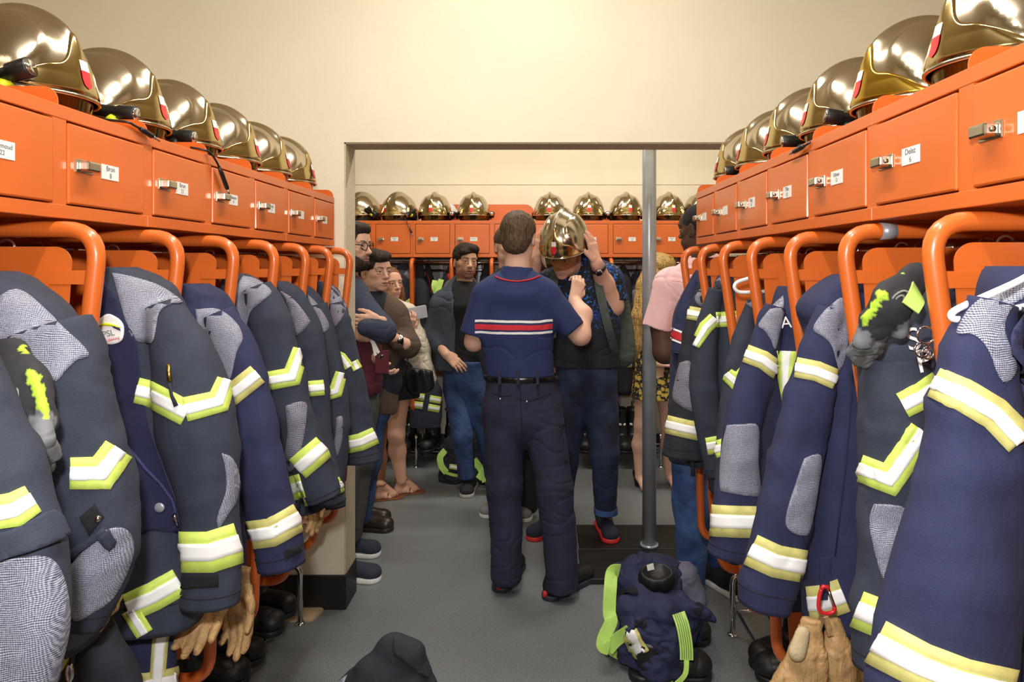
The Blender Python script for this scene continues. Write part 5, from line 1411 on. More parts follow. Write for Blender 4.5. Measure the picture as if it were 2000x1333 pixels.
hood = mat('blue_grey_jersey', rgb(62, 70, 84), .9, var=.1, vscale=40, bump=.15, bscale=400)
ho = sdf_obj('hoodie', s, hood, t, amp=.006, scale=8, crease=.004)
MB().tube([Vector(Q(884, 590, -.115)), Vector(Q(884, 615, -.13)), Vector(Q(884, 645, -.135))], .003, 6).build('drawstring', hood, ho)
s = SDF(.007); s.cone(Q(909, 705), Q(910, 735), .162, .155, .04, sq=((0, 1, 0), .7)); s.chain([Q(891, 760), Q(903, 850, -.05), Q(911, 930, .0)], [.092, .070, .060], .022); s.chain([Q(930, 760), Q(951, 850), Q(963, 930)], [.092, .070, .058], .022)
s.cut(Q(908, 704), (0, 0, 1)); s.cut(Q(910, 934), (0, 0, -1))
sdf_obj('jeans', s, M['jeans'], t, amp=.006, scale=10, st=(1, 1, .9), crease=.0018)
bk = mat('dark_canvas', rgb(40, 40, 42), .9); gw = mat('worn_white_sole', rgb(178, 174, 166), .6)
f4 = FP(912, 969); shoe((f4.x+.01, f4.y+.16, 0), -.06, t, bk, gw)
f4 = FP(962, 966); shoe((f4.x, f4.y+.16, 0), .4, t, bk, gw)

# ===== bearded man with glasses at the pier
t = person('bearded man with dark-rimmed glasses, maroon shirt and navy cardigan, arms crossed, beside the pier', (P(675, 800, 3.52).x, 3.60, 0))
Y5 = 3.52; Q = lambda x, y, dy=0.: A(P(x, y, Y5+dy))
pal = palette((206, 164, 142), (160, 96, 86), (34, 28, 26), (60, 46, 40))
fr = Frame(Q(684, 482, .02), 1.25, .02, 0., 1.02)
hd = head(fr, .0025, beard=True, neck=(Q(672, 550, .04), .060, .068))
hs = SDF(.004)
# crossed arms: one sleeve in front, hand tucked, the other hand under the elbow
hand(hs, Q(742, 628, -.16), (-.55, -.1, .0), (0, .6, .2), (.5, .5, .5, .5), .3, side=-1, sc=1.0)
w5 = Q(728, 655, -.12); hs.cone(Q(750, 655, -.08), w5, .034, .030, .02); hand(hs, w5, (-1, -.12, .18), (.1, .9, .3), (.35, .4, .45, .5), .3, side=1, sc=1.05)
h5 = Q(735, 700, -.05); hs.cone(Q(718, 690, .02), h5, .036, .028, .02); hand(hs, h5, Q(752, 722, -.08)-h5, (.6, .2, .8), (.6, .65, .7, .7), .4, side=1, sc=.95)
bs = SDF(.008); bs.cone(Q(668, 590, .05), Q(672, 740, .05), .12, .12, .03)
joined('body', [(hd, 1), (hs, 1), (bs, 1)], M['skin'], t, pal)
hairshell(fr, M['hair_dark'], t, [((-.014, 0, .048), (.106, .086, .090)), ((-.055, 0, -.01), (.058, .074, .065)), ((.055, 0, .090), (.052, .064, .036))],
          [((.130, 0, -.02), (.078, .1, .085)), ((.035, .092, -.04), (.042, .035, .055)), ((.035, -.092, -.04), (.042, .035, .055)), ((.004, .09, -.008), (.02, .02, .034)), ((.004, -.09, -.008), (.02, .02, .034))], .0028, 45, .004, (1, .4, 1), crease=.0015)
hairshell(fr, M['hair_dark'], t, [((.045, 0, -.085), (.060, .060, .042)), ((.028, 0, -.05), (.045, .0745, .045)), ((.100, 0, -.047), (.014, .027, .006), .004)],
          [((.085, 0, -.02), (.06, .060, .028)), ((.110, 0, -.064), (.022, .021, .009))], .0035, 90, .0035, name='beard', crease=.002)
eyeglasses(fr, t)
mar = mat('maroon_cotton', rgb(82, 30, 44), .9, var=.08, bump=.1, bscale=400)
s = SDF(.007); s.cone(Q(668, 590, .04), Q(678, 760, .04), .17, .185, .05, sq=((.9, -.3, 0), .80)); s.cone(Q(710, 640, -.0), Q(715, 752, .0), .085, .085, .05); s.cut(Q(700, 778), N([.25, 0, -1]))
sdf_obj('maroon_shirt', s, mar, t, amp=.006, scale=8, crease=.003)
nv = mat('navy_knit', rgb(44, 52, 72), .9, var=.08, bump=.15, bscale=400)
s = SDF(.0065); s.cone(Q(655, 565, .05), Q(685, 575, -.02), .085, .085, .05); s.chain([Q(690, 580, -.05), Q(742, 640, -.12)], [.080, .062], .04)
s.chain([Q(742, 640, -.12), Q(750, 648, -.13), Q(715, 640, -.20)], [.062, .055, .044], .03); s.cone(Q(650, 580, .1), Q(640, 720, .1), .15, .15, .05)
sdf_obj('cardigan', s, nv, t, amp=.006, scale=9, crease=.004)
s = SDF(.0075); s.cone(Q(676, 750, .05), Q(678, 790, .05), .165, .16, .04, sq=((0, 1, 0), .75)); s.chain([Q(700, 790, .02), Q(700, 900, .06), Q(686, 1040, .12)], [.095, .075, .06], .04); s.chain([Q(660, 790, .06), Q(668, 920, -.02), Q(668, 1080, -.05)], [.095, .075, .06], .04)
s.cut((0, 0, .07), (0, 0, -1))
sdf_obj('trousers', s, mat('grey_chinos', rgb(74, 76, 76), .85, var=.1), t, amp=.005, scale=9, crease=.0018)
ns = mat('navy_canvas', rgb(44, 50, 66), .9)
f5 = FP(700, 1086); shoe((f5.x-.105, f5.y+.02, 0), PI/2-.1, t, ns, ws, L=.30)
f5 = FP(696, 1134); shoe((f5.x-.10, f5.y+.02, 0), PI/2-.12, t, ns, ws, L=.30)
hp = Q(748, 708, -.13)
o = MB().box((hp[0]-.038, hp[1]-.006, hp[2]-.055), (hp[0]+.030, hp[1]+.004, hp[2]+.06), .003); po = empty('phone', (hp[0], hp[1], hp[2]), 'maroon cased phone held by the bearded man', 'phone'); o.build('case', mat('maroon_case', rgb(88, 26, 40), .4), po)
MB().tube([(hp[0]-.006, hp[1]-.0065, hp[2]+.03), (hp[0]-.006, hp[1]-.009, hp[2]+.03)], .012, 16).build('camera_ring', M['chrome'], po); MB().tube([(hp[0]-.006, hp[1]-.0088, hp[2]+.03), (hp[0]-.006, hp[1]-.0095, hp[2]+.03)], .008, 16).build('camera_glass', M['black'], po)
t2 = empty('paper_sheet', Q(736, 680, -.14), 'folded white paper strip held above the maroon phone', 'paper')
MB().prism([Vector(Q(x, y, -.15)) for x, y in ((722, 666), (730, 664), (742, 688), (738, 692))], (0, .002, 0)).prism([Vector(Q(x, y, -.147)) for x, y in ((724, 664), (731, 664), (736, 694), (731, 696))], (0, .002, 0)).build('sheet', M['paper'], t2)

# ===== young man in the brown blazer
t = person('young man in a brown blazer looking right, silver watch, blue jeans and brown leather shoes', (P(745, 800, 3.98).x, 3.98, 0))
Y6 = 3.98; Q = lambda x, y, dy=0.: A(P(x, y, Y6+dy))
pal = palette((214, 170, 146), (186, 106, 98), (44, 32, 26))
fr = Frame(Q(732, 532), .85, .0, 0., 1.0)
hd = head(fr, .0025, jawopen=.001, neck=(Q(722, 595, .03), .055, .064))
hs = SDF(.004); w6 = Q(772, 662, -.14); hs.cone(Q(790, 672, -.10), w6, .036, .029, .02); hand(hs, w6, (-.75, -.1, .35), (.4, .6, .2), (.5, .5, .55, .6), .4, side=-1, sc=1.0)
bs = SDF(.008); bs.cone(Q(725, 615, .02), Q(735, 740, .02), .11, .11, .03)
joined('body', [(hd, 1), (hs, 1), (bs, 1)], M['skin'], t, pal)
hairshell(fr, M['hair_dark'], t, [((-.014, 0, .050), (.108, .085, .090)), ((-.055, 0, .0), (.056, .073, .060)), ((.060, 0, .094), (.054, .064, .034)), ((.095, -.02, .080), (.026, .040, .022))],
          [((.134, 0, -.022), (.078, .1, .088)), ((.03, .092, -.045), (.045, .035, .06)), ((.03, -.092, -.045), (.045, .035, .06)), ((.004, .09, -.008), (.02, .02, .034)), ((.004, -.09, -.008), (.02, .02, .034))], .0028, 45, .004, (1, .4, 1), crease=.0015)
s = SDF(.0075); s.cone(Q(727, 615), Q(735, 745), .15, .15, .05, sq=((0, 1, 0), .66)); s.cone(Q(724, 598), Q(726, 615), .075, .11, .05); s.cut(Q(735, 775), (0, 0, -1))
sdf_obj('navy_tee', s, mat('navy_tee', rgb(30, 34, 48), .9), t, amp=.004, scale=8)
bz = mat('brown_wool', rgb(84, 68, 58), .95, var=.1, vscale=60, bump=.2, bscale=400)
s = SDF(.0065); s.cone(Q(733, 625), Q(728, 790), .165, .145, .05, sq=((0, 1, 0), .70)); s.cone(Q(685, 620, .04), Q(768, 615), .075, .075, .05); s.cone(Q(722, 590, .05), Q(740, 612, .02), .078, .085, .04)
s.chain([Q(772, 620), Q(795, 675, -.02), Q(775, 668, -.12)], [.075, .070, .048], .04); s.chain([Q(680, 625), Q(668, 690), Q(690, 720, -.1)], [.075, .064, .05], .04)
s.cone(Q(704, 560, -.24), Q(712, 830, -.26), .155, .165, .02, sub=True); s.cone(Q(722, 565, -.07), Q(722, 600, -.07), .085, .08, .02, sub=True)
s.cut(Q(760, 806), N([-.25, 0, -1]))
sdf_obj('blazer', s, bz, t, amp=.006, scale=8, crease=.003)
s = SDF(.0075); s.cone(Q(722, 745), Q(716, 790), .15, .155, .04, sq=((0, 1, 0), .72)); s.chain([Q(704, 795), Q(698, 900), Q(690, 1000)], [.098, .078, .062], .04); s.chain([Q(724, 795), Q(720, 900), Q(706, 1005, .05)], [.092, .070, .060], .04)
sdf_obj('jeans', s, M['jeans'], t, amp=.006, scale=10, st=(1, 1, .9), crease=.0018)
br = mat('dark_brown_leather', rgb(44, 34, 30), .35, var=.1, bump=.1)
f6 = FP(712, 1036); shoe((f6.x-.05, f6.y+.02, 0), PI/2-.15, t, br, br, L=.30, laces=br)
f6 = FP(690, 1024); shoe((f6.x, f6.y+.05, 0), PI/2-.15, t, br, br, L=.30)
watch(Q(776, 664, -.128), w6-A(Q(790, 672, -.10)), .034, t, M['chrome'], M['chrome'], (.3, -1, .1))

# ===== woman with the notebook
t = person('smiling woman with long auburn hair, cream knit cardigan, short dark dress and brown sandals', (P(775, 800, 4.62).x, 4.62, 0))
Y7 = 4.62; Q = lambda x, y, dy=0.: A(P(x, y, Y7+dy))
pal = palette((214, 166, 142), (186, 84, 84), (60, 40, 30), None, (216, 82, 66))
fr = Frame(Q(761, 556), .75, -.05, -.08, .95)
hd = head(fr, .0025, fem=True, smile=True, neck=(Q(766, 606, .03), .046, .055))
hs = SDF(.0034); w7 = Q(797, 648, -.26); hs.cone(Q(800, 672, -.16), w7, .030, .024, .02); hand(hs, w7, Q(806, 615, -.29)-w7, (-.5, .8, .1), (.7, .75, .8, .85), .6, side=-1, sc=.9, nails=True)
lg = SDF(.0065)
lg.chain([Q(778, 770), Q(774, 850, -.06), Q(776, 880, -.02), Q(784, 938, .0)], [.080, .053, .056, .034], .03); lg.chain([Q(748, 770, .02), Q(738, 860, .04), Q(740, 895, .06), Q(741, 950, .02)], [.080, .052, .054, .034], .03)
lg.cone(Q(770, 620, .02), Q(768, 760, .02), .095, .12, .04)
ft = SDF(.0032)
def foot(s, ank, toe, side):
    d = N(toe-ank); d[2] = 0; d = N(d); l = v3(-d[1], d[0], 0)
    hb = v3(ank[0], ank[1], .032)-d*.02
    s.cone(ank, hb+v3(0, 0, .012), .030, .030, .02); s.cone(hb, hb+d*.10+v3(0, 0, -.002), .027, .024, .02, sq=((0, 0, 1), .9)); s.cone(ank+d*.015, hb+d*.12, .026, .018, .02)
    for i, q in enumerate((1, .45, 0, -.45, -.9)):
        a = hb+d*(.10-.012*abs(i-.8))+l*side*q*.030+v3(0, 0, -.008); e = a+d*(.052-.006*i); e[2] = .016
        r = .0125 if i == 0 else .0088-.0005*i
        s.cone(hb+d*.05+l*side*q*.014, a, .018, r*1.15, .012); s.cone(a, e, r, r*.9, .003); s.ell(e+d*r*.2+v3(0, 0, r*.55), (r*.7, r*.7, r*.45), .001, NAIL)
a1 = A(P(784, 938, 4.66)); e1 = FP(812, 963); a2 = A(P(741, 948, 4.55)); e2 = FP(762, 975)
foot(ft, a1, A(e1), 1); foot(ft, a2, A(e2), 1)
joined('body', [(hd, 1), (hs, 1), (lg, 1), (ft, 1)], M['skin'], t, pal)
hairshell(fr, M['hair_auburn'], t, [((-.014, 0, .040), (.110, .088, .092)), ((-.05, 0, -.06), (.055, .085, .10)), ((.005, .078, -.10), (.045, .030, .115)), ((.0, .080, -.19), (.038, .030, .07)), ((-.03, -.070, -.09), (.05, .032, .11))],
          [((.125, 0, -.028), (.085, .072, .105))], .004, 40, .0045, (1, 1, .12), crease=.003)
#
dr = mat('dark_dress', rgb(26, 28, 38), .9, bump=.1)
s = SDF(.0075); s.cone(Q(770, 620), Q(768, 690), .125, .135, .05, sq=((0, 1, 0), .7)); s.cone(Q(768, 690), Q(768, 785), .135, .185, .05, sq=((0, 1, 0), .72)); s.cut(Q(768, 776), (0, 0, -1))
sdf_obj('dress', s, dr, t, amp=.005, scale=9)
kn = mat('cream_knit', rgb(206, 196, 178), .95, var=.12, vscale=70, bump=.6, bscale=180)
s = SDF(.006); s.cone(Q(765, 625), Q(772, 690), .15, .15, .05, sq=((0, 1, 0), .66)); s.cone(Q(738, 612), Q(795, 612), .062, .062, .05)
s.chain([Q(798, 618), Q(812, 668, .02), Q(802, 668, -.12)], [.064, .062, .044], .04); s.chain([Q(735, 618), Q(728, 670), Q(745, 680, -.12)], [.062, .055, .045], .04)
s.cone(Q(812, 660, .02), Q(838, 740, .0), .07, .055, .04); s.cone(Q(820, 680, .02), Q(805, 735, .04), .065, .05, .04)
sdf_obj('knit_cardigan', s, kn, t, amp=.007, scale=14, st=(1, 1, .5), crease=.004)
sole = mat('sandal_leather', rgb(130, 78, 44), .6)
for a, e in ((a1, e1), (a2, e2)):
    d = N(A(e)-a); d[2] = 0; d = N(d); hb = v3(a[0], a[1], 0)-d*.02
    q = SDF(.004); q.cone(hb+v3(0, 0, .005)-d*.01, hb+d*.07+v3(0, 0, .005), .032, .034, .01); q.cone(hb+d*.07+v3(0, 0, .005), hb+d*.145+v3(0, 0, .005), .034, .040, .01); q.cut((0, 0, .010), (0, 0, 1)); q.cut((0, 0, .0005), (0, 0, -1))
    so = sdf_obj('sandal', q, sole, t)
    l = v3(-d[1], d[0], 0); V_ = lambda f, s_, z: Vector(hb+d*f+l*s_+v3(0, 0, z))
    strap_px([V_(.06, .037, .012), V_(.075, .022, .046), V_(.10, .008, .040), V_(.128, .006, .022)], 0, .012, sole, so, 'sandal_strap', .003, (0, 0, 1)); strap_px([V_(.06, -.037, .012), V_(.075, -.022, .046), V_(.10, -.0, .040), V_(.128, .004, .022)], 0, .012, sole, so, 'sandal_strap', .003, (0, 0, 1))
    MB().tube([Vector(a+v3(math.cos(t_)*.037, math.sin(t_)*.037, .004+.003*math.sin(3*t_))) for t_ in [2*PI*k/24 for k in range(24)]], .006, 8, closed=True).build('ankle_strap', sole, so)
    mb = MB()
    for k in range(8): t_ = 2*PI*k/8; mb.ball(Vector(a+v3(math.cos(t_)*.043, math.sin(t_)*.043, .004)), .005, 8, 5)
    mb.build('studs', mat('brass_stud', rgb(200, 160, 90), .3, 1.0), so)
hb = empty('handbag', Q(812, 740, -.10), 'black quilted handbag hanging at the cardigan woman\'s side', 'bag')
s = SDF(.005); s.cone(Q(808, 728, -.12), Q(812, 750, -.10), .058, .072, .03, sq=((.2, 1, 0), .5)); s.cone(Q(832, 730, -.10), Q(832, 750, -.09), .05, .06, .03, sq=((.2, 1, 0), .5)); s.cut(Q(812, 714), (.15, 0, 1)); s.cut(Q(812, 766), (.1, 0, -1)); sdf_obj('bag_body', s, mat('quilted_leather', rgb(20, 20, 24), .3, bump=.8, bscale=45), hb)
MB().tube([Vector(p) for p in spline([Q(794, 716, -.12), Q(803, 660, -.03), Q(800, 616, .0)], 8)], .006, 8).build('bag_strap', M['black'], hb)
nb = empty('notebook', Q(806, 612, -.22), 'white spiral notebook held up by the cardigan woman', 'notebook')
MB().prism([Vector(Q(x, y, -.235)) for x, y in ((782, 606), (832, 597), (835, 620), (787, 629))], (.0, .008, 0)).build('pages', mat('lined_paper', rgb(196, 200, 214), .7, var=.03), nb)
MB().prism([Vector(Q(x, y, -.226)) for x, y in ((784, 604), (830, 596), (832, 599), (782, 608))], (.0, .004, 0)).build('top_page', M['paper'], nb)
pn = empty('pen', Q(800, 637, -.22), 'blue pen in the cardigan woman\'s hand', 'pen'); MB().tube([Vector(Q(796, 647, -.245)), Vector(Q(805, 634, -.235))], [.004, .0045], 8).build('pen_body', mat('blue_plastic', rgb(50, 70, 150), .35), pn)

# ===== man in the pink shirt, from behind
t = person('man in a pink short-sleeved shirt and jeans seen from behind next to the right lockers', (P(1345, 800, 3.36).x, 3.36, 0))
Y8 = 3.36; Q = lambda x, y, dy=0.: A(P(x, y, Y8+dy))
pal = palette((78, 54, 44), (70, 44, 40), (24, 20, 20))
fr = Frame(Q(1366, 448), PI+.72, .04)
hd = head(fr, .0034, neck=(Q(1372, 525, .0), .060, .066))
hs = SDF(.0045); hs.cone(Q(1290, 632, .0), Q(1298, 688, -.02), .054, .053, .03); hs.cone(Q(1298, 688, -.02), Q(1340, 706, .16), .052, .038, .03); w8 = Q(1352, 706, .22); hs.cone(Q(1340, 706, .16), w8, .038, .03, .02); hand(hs, w8, (.5, .8, 0), (.3, .2, -1), (.6, .6, .6, .6), .5, 1)
bs = SDF(.009); bs.cone(Q(1375, 560), Q(1375, 740), .12, .12, .03); bs.cone(Q(1450, 560), Q(1460, 680, .05), .055, .05, .03); bs.cone(Q(1460, 680, .05), Q(1440, 700, .25), .045, .03, .03)
joined('body', [(hd, 1), (hs, 1), (bs, 1)], M['skin'], t, pal)
hairshell(fr, mat('black_cropped_hair', rgb(20, 18, 18), .9, bump=.6, bscale=300), t, [((-.014, 0, .042), (.101, .080, .086)), ((-.052, 0, -.01), (.055, .068, .055))], [((.12, 0, -.04), (.08, .1, .095)), ((.03, .088, -.04), (.045, .035, .055)), ((.03, -.088, -.04), (.045, .035, .055)), ((.0, .086, -.01), (.022, .02, .036)), ((.0, -.086, -.01), (.022, .02, .036))], .001, 60, .004)
pk = mat('pink_oxford_cloth', rgb(232, 190, 192), .85, var=.03, vscale=30, bump=.12, bscale=500)
s = SDF(.0068); s.cone(Q(1378, 570), Q(1390, 700), .19, .18, .05, sq=((0, 1, 0), .62)); s.cone(Q(1390, 700), Q(1386, 780), .18, .19, .05, sq=((0, 1, 0), .62)); s.cone(Q(1310, 558), Q(1435, 556), .080, .080, .06); s.cone(Q(1372, 525), Q(1372, 555), .078, .13, .05)
s.cone(Q(1308, 560), Q(1284, 642, .01), .080, .078, .022, flat=2); s.cone(Q(1440, 560), Q(1458, 640, .01), .08, .075, .022, flat=2)
s.cut(Q(1287, 640), N([-.35, 0, -1]) ) if False else None
sh = s
sh.cut(Q(1372, 792), (0, 0, -1))
sdf_obj('pink_shirt', sh, pk, t, amp=.008, scale=8, crease=.004)
MB().tube([Vector(p) for p in spline([Q(1312, 548, -.10), Q(1345, 552, -.135), Q(1380, 553, -.14)], 8)], .002, 6).build('yoke_seam', pk, t)
c = SDF(.0045); c.cone(Q(1371, 540, .005), Q(1372, 508, .005), .078, .068, .01, flat=3); c.cone(Q(1371, 545, .005), Q(1372, 500, .005), .066, .058, .005, sub=True); sdf_obj('collar', c, pk, t)
s = SDF(.0075); s.cone(Q(1374, 780), Q(1376, 830), .17, .172, .04, sq=((0, 1, 0), .7)); s.chain([Q(1350, 840), Q(1352, 980, -.04), Q(1350, 1150, -.05)], [.105, .088, .066], .05); s.chain([Q(1400, 840), Q(1408, 980), Q(1412, 1130, .02)], [.105, .085, .066], .05); s.cut((0, 0, .03), (0, 0, -1))
sdf_obj('jeans', s, M['jeans_light'], t, amp=.006, scale=10, st=(1, 1, .9), crease=.0018)
dk = mat('dark_trainer', rgb(32, 32, 36), .8)
f8 = FP(1352, 1178); shoe((f8.x, f8.y+.06, 0), PI-.1, t, dk, ws); f8 = FP(1428, 1166); shoe((f8.x, f8.y+.04, 0), PI+.45, t, dk, ws)

# ===== woman with long blond hair behind the pole
t = person('woman with long blond hair, black top and floral skirt half hidden behind the fire pole', (P(1280, 800, 4.78).x, 4.78, 0))
Y9 = 4.78; Q = lambda x, y, dy=0.: A(P(x, y, Y9+dy))
pal = palette((216, 174, 154), (186, 90, 88), (120, 90, 60))
fr = Frame(Q(1296, 532), 2.2, .02, 0., .96)
hd = head(fr, .0036, fem=True, neck=(Q(1284, 578, .0), .046, .055))
hs = SDF(.0045); hs.cone(Q(1246, 640, -.02), Q(1250, 690, .0), .042, .040, .03); hs.cone(Q(1250, 690, .0), Q(1285, 712, -.10), .038, .026, .02); hand(hs, Q(1285, 712, -.10), (1, -.2, .1), (.1, .5, -.8), (.4, .4, .4, .5), .4, 1, .92)
lg = SDF(.0065); lg.chain([Q(1262, 760), Q(1255, 830, .0), Q(1251, 870, .02), Q(1250, 930, .02)], [.085, .055, .056, .034], .03); lg.chain([Q(1304, 760), Q(1306, 830, .02), Q(1308, 870, .04), Q(1308, 928, .04)], [.085, .055, .056, .034], .03); lg.cone(Q(1282, 610), Q(1280, 740), .10, .12, .04)
for x, y in ((1250, 932), (1310, 930)):
    a = Q(x, y, .03); lg.cone(a, v3(a[0]+.02, a[1]-.10, .03), .030, .030, .02)
joined('body', [(hd, 1), (hs, 1), (lg, 1)], M['skin'], t, pal)
hairshell(fr, M['hair_blond'], t, [((-.014, 0, .044), (.112, .092, .094)), ((-.055, 0, -.08), (.060, .095, .12)), ((-.075, -.01, -.20), (.045, .095, .13)), ((-.075, -.03, -.30), (.030, .075, .10))], [((.13, 0, -.03), (.085, .075, .10))], .006, 30, .005, (1, 1, .10), crease=.004)
s = SDF(.005); s.chain([Q(1284, 516, -.02), Q(1266, 560, -.10), Q(1252, 620, -.13), Q(1243, 672, -.13), Q(1238, 700, -.12)], [.085, .080, .066, .050, .022], .03, 0, ((.25, 1, 0), .6))
sdf_obj('hair_length', s, M['hair_blond'], t, amp=.008, scale=34, st=(1, 1, .10), crease=.004)
s = SDF(.0075); s.cone(Q(1282, 600), Q(1282, 690), .135, .135, .05, sq=((0, 1, 0), .7)); s.cone(Q(1250, 605), Q(1314, 605), .062, .062, .05); s.cone(Q(1248, 606), Q(1244, 640), .060, .058, .04); s.cone(Q(1316, 606), Q(1318, 640), .060, .058, .04); s.cut(Q(1282, 692), (0, 0, -1))
sdf_obj('black_top', s, mat('black_top', rgb(26, 26, 30), .9), t, amp=.005, scale=9)
fl = spatter_mat('floral_print', rgb(30, 30, 30), [(rgb(86, 92, 60), 60, .34), (rgb(120, 84, 50), 70, .25), (rgb(206, 176, 82), 24, .40), (rgb(40, 34, 28), 24, .20), (rgb(150, 96, 44), 24, .13), (rgb(226, 206, 130), 52, .24)], 1, 'v')
s = SDF(.0075); s.cone(Q(1282, 680), Q(1282, 780), .135, .185, .05, sq=((0, 1, 0), .75)); s.cut(Q(1282, 778), (0, 0, -1)); s.cut(Q(1282, 680), (0, 0, 1))
sdf_obj('floral_skirt', s, fl, t, amp=.008, scale=10, st=(1, 1, .1))
for x, y, dx in ((1250, 952, 0), (1312, 950, 1)):
    g = FP(x, y); q = SDF(.004); yy = g.y
    q.cone(v3(g.x+.03*dx, yy+.02, .018), v3(g.x+.05*dx, yy+.13, .055), .036, .030, .02); q.cone(v3(g.x+.05*dx, yy+.13, .055), v3(g.x+.05*dx, yy+.14, .08), .030, .030, .02); q.cut((0, 0, .002), (0, 0, -1))
    q.cone(v3(g.x+.02*dx, yy+.03, .062), v3(g.x+.04*dx, yy+.12, .10), .026, .024, .01, sub=True)
    q.cone(v3(g.x+.05*dx, yy+.155, .0), v3(g.x+.05*dx, yy+.155, .06), .010, .016, .01, flat=1); q.cut((0, 0, .001), (0, 0, -1))
    sdf_obj('court_shoe', q, mat('black_patent', rgb(18, 18, 20), .25), t)
# ---------------------------------------------------------------- racks, boots, gloves, garments on the floor
def rack(label, legs, rails, group, back):
    """legs: (x, y) of front feet; back: vector to the wall; rails: list of end point pairs"""
    t = empty('shoe_rack', (legs[0][0], legs[0][1], 0), label, 'rack', group)
    for x, y in legs:
        p = Vector((x, y, .012)); q = Vector((x, y, .255)); r = q+Vector(back); e = r+Vector((0, 0, -.24))
        mb = MB().tube(fillet([p, q, r, e], .04, 6), .0125, 12)
        mb.tube([p+Vector((0, 0, .09)), e+Vector((0, 0, .09))], .007, 8)
        l = mb.build('leg_frame', M['chrome'], t)
        MB().tube([(x, y, .0005), (x, y, .006), (x, y, .012)], [.022, .022, .013], 16).build('foot', M['chrome'], l)
    for a, b in rails: MB().tube([a, b], .0075, 10).build('rail', M['chrome'], t)
    return t
GK = 'chrome shoe racks under the lockers'
zr = .100
rack('chrome shoe rack under the left lockers, its front leg beside the pier', [(-1.03, 2.975), (-1.03, 1.55)], [((-1.06, 1.0, zr), (-1.06, 2.97, zr)), ((-1.19, 1.0, zr), (-1.19, 2.97, zr)), ((-1.31, 1.0, zr), (-1.31, 2.97, zr))], GK, (-.30, 0, 0))
rack('chrome shoe rack under the right lockers, two bright legs showing', [(.828, 2.885), (.828, 2.26), (.828, 1.5)], [((.85, 1.0, zr), (.85, 2.88, zr)), ((.97, 1.0, zr), (.97, 2.88, zr)), ((1.08, 1.0, zr), (1.08, 2.88, zr))], GK, (.27, 0, 0))
xa = (813-PX)*5.30/F
rack('chrome shoe rack along the back wall behind the group', [(xa-.95, 5.30), (xa, 5.30), (xa+.95, 5.30), (xa+1.9, 5.30)], [((xa-1.1, 5.33, .115), (xa+2.4, 5.33, .115)), ((xa-1.1, 5.43, .115), (xa+2.4, 5.43, .115)), ((xa-1.1, 5.55, .115), (xa+2.4, 5.55, .115))], GK, (0, .30, 0))
def make_boot(top=.30):
    t = empty('boot', (0, 0, 0))
    s = SDF(.005)
    s.cone((-.0, 0, top), (0, 0, .12), .062, .056, .03, flat=1, sq=((0, 1, 0), .86)); s.cone((0, 0, .12), (0, 0, .065), .056, .052, .03)
    s.cone((.0, 0, .07), (.11, 0, .055), .050, .045, .03); s.ell((.150, 0, .048), (.058, .052, .044), .03)
    s.cone((-.0, 0, top+.06), (0, 0, top-.14), .054, .046, .006, sub=True) if top > .2 else None; s.cut((0, 0, .02), (0, 0, -1))
    b = sdf_obj('upper', s, mat('boot_leather', rgb(24, 24, 27), .38, var=.15, vscale=30, bump=.12, bscale=110), t, amp=.002, scale=16, world=False)
    q = SDF(.005); q.cone((-.03, 0, .014), (.04, 0, .014), .052, .050, .02); q.cone((.06, 0, .014), (.155, 0, .014), .050, .056, .02); q.cut((0, 0, .027), (0, 0, 1)); q.cut((0, 0, .001), (0, 0, -1)); sdf_obj('sole', q, M['rubber'], b, world=False)
    c = SDF(.004); c.ell((.158, 0, .047), (.055, .054, .046), .01); c.cut((.135, 0, 0), (-1, 0, 0)); c.cut((0, 0, .028), (0, 0, -1)); sdf_obj('toe_cap', c, M['rubber'], b, world=False)
    if top < .2: return t
    mb = MB()
    for z in (.285,): mb.tube([(math.cos(a)*.0625, math.sin(a)*.054, z) for a in [2*PI*k/24 for k in range(24)]], .005, 8, closed=True)
    mb.tube([(-.055, -.006, .28), (-.085, -.004, .325), (-.07, .0, .30)], .005, 6); mb.build('top_rim', M['black'], b, world=False)
    MB().box((.040, -.026, .175), (.058, .026, .192), .003).build('reflective_tab', M['silver'], b, world=False)
    return t
boot0 = make_boot(); boot0['_n'] = 0
short0 = make_boot(.13); short0['_n'] = 0
def boot(x, y, z, rz, label, group, sc=1., rx=0., pr=None):
    pr = pr or boot0; o = pr if not pr['_n'] else copy_tree(pr)
    pr['_n'] = 1; o.location = (x, y, z); o.rotation_euler = (rx, 0, rz); o.scale = (sc,)*3
    return tag(o, label, 'boot', group)
GB1 = 'black boots on the left rack'; GB2 = 'black boots on the right rack'; GB3 = 'black boots on the back rack'
zb_ = zr+.0075
for i, (y, l) in enumerate(((2.86, 'black boot on the left rack, the one nearest the pier'), (2.72, 'black boot second from the pier on the left rack'), (2.50, 'black boot on the left rack behind the sand-banded sleeve'), (2.36, 'black boot on the left rack in the shade, fourth from the pier'), (2.02, 'black boot on the left rack above the hanging tan glove'), (1.86, 'black boot at the bottom of the left row, nearest in view'))):
    boot(-1.20, y, zb_, random.uniform(-.15, .15), l, GB1, .95)
for i, (y, l) in enumerate(((2.52, 'black boot on the right rack, toe to the aisle, nearest the bright rack leg'), (2.36, 'black boot on the right rack behind the first one'), (2.02, 'black boot on the right rack above the tan gloves'))):
    boot(.975, y, zb_, PI+random.uniform(-.3, .3), l, GB2, 1.0)
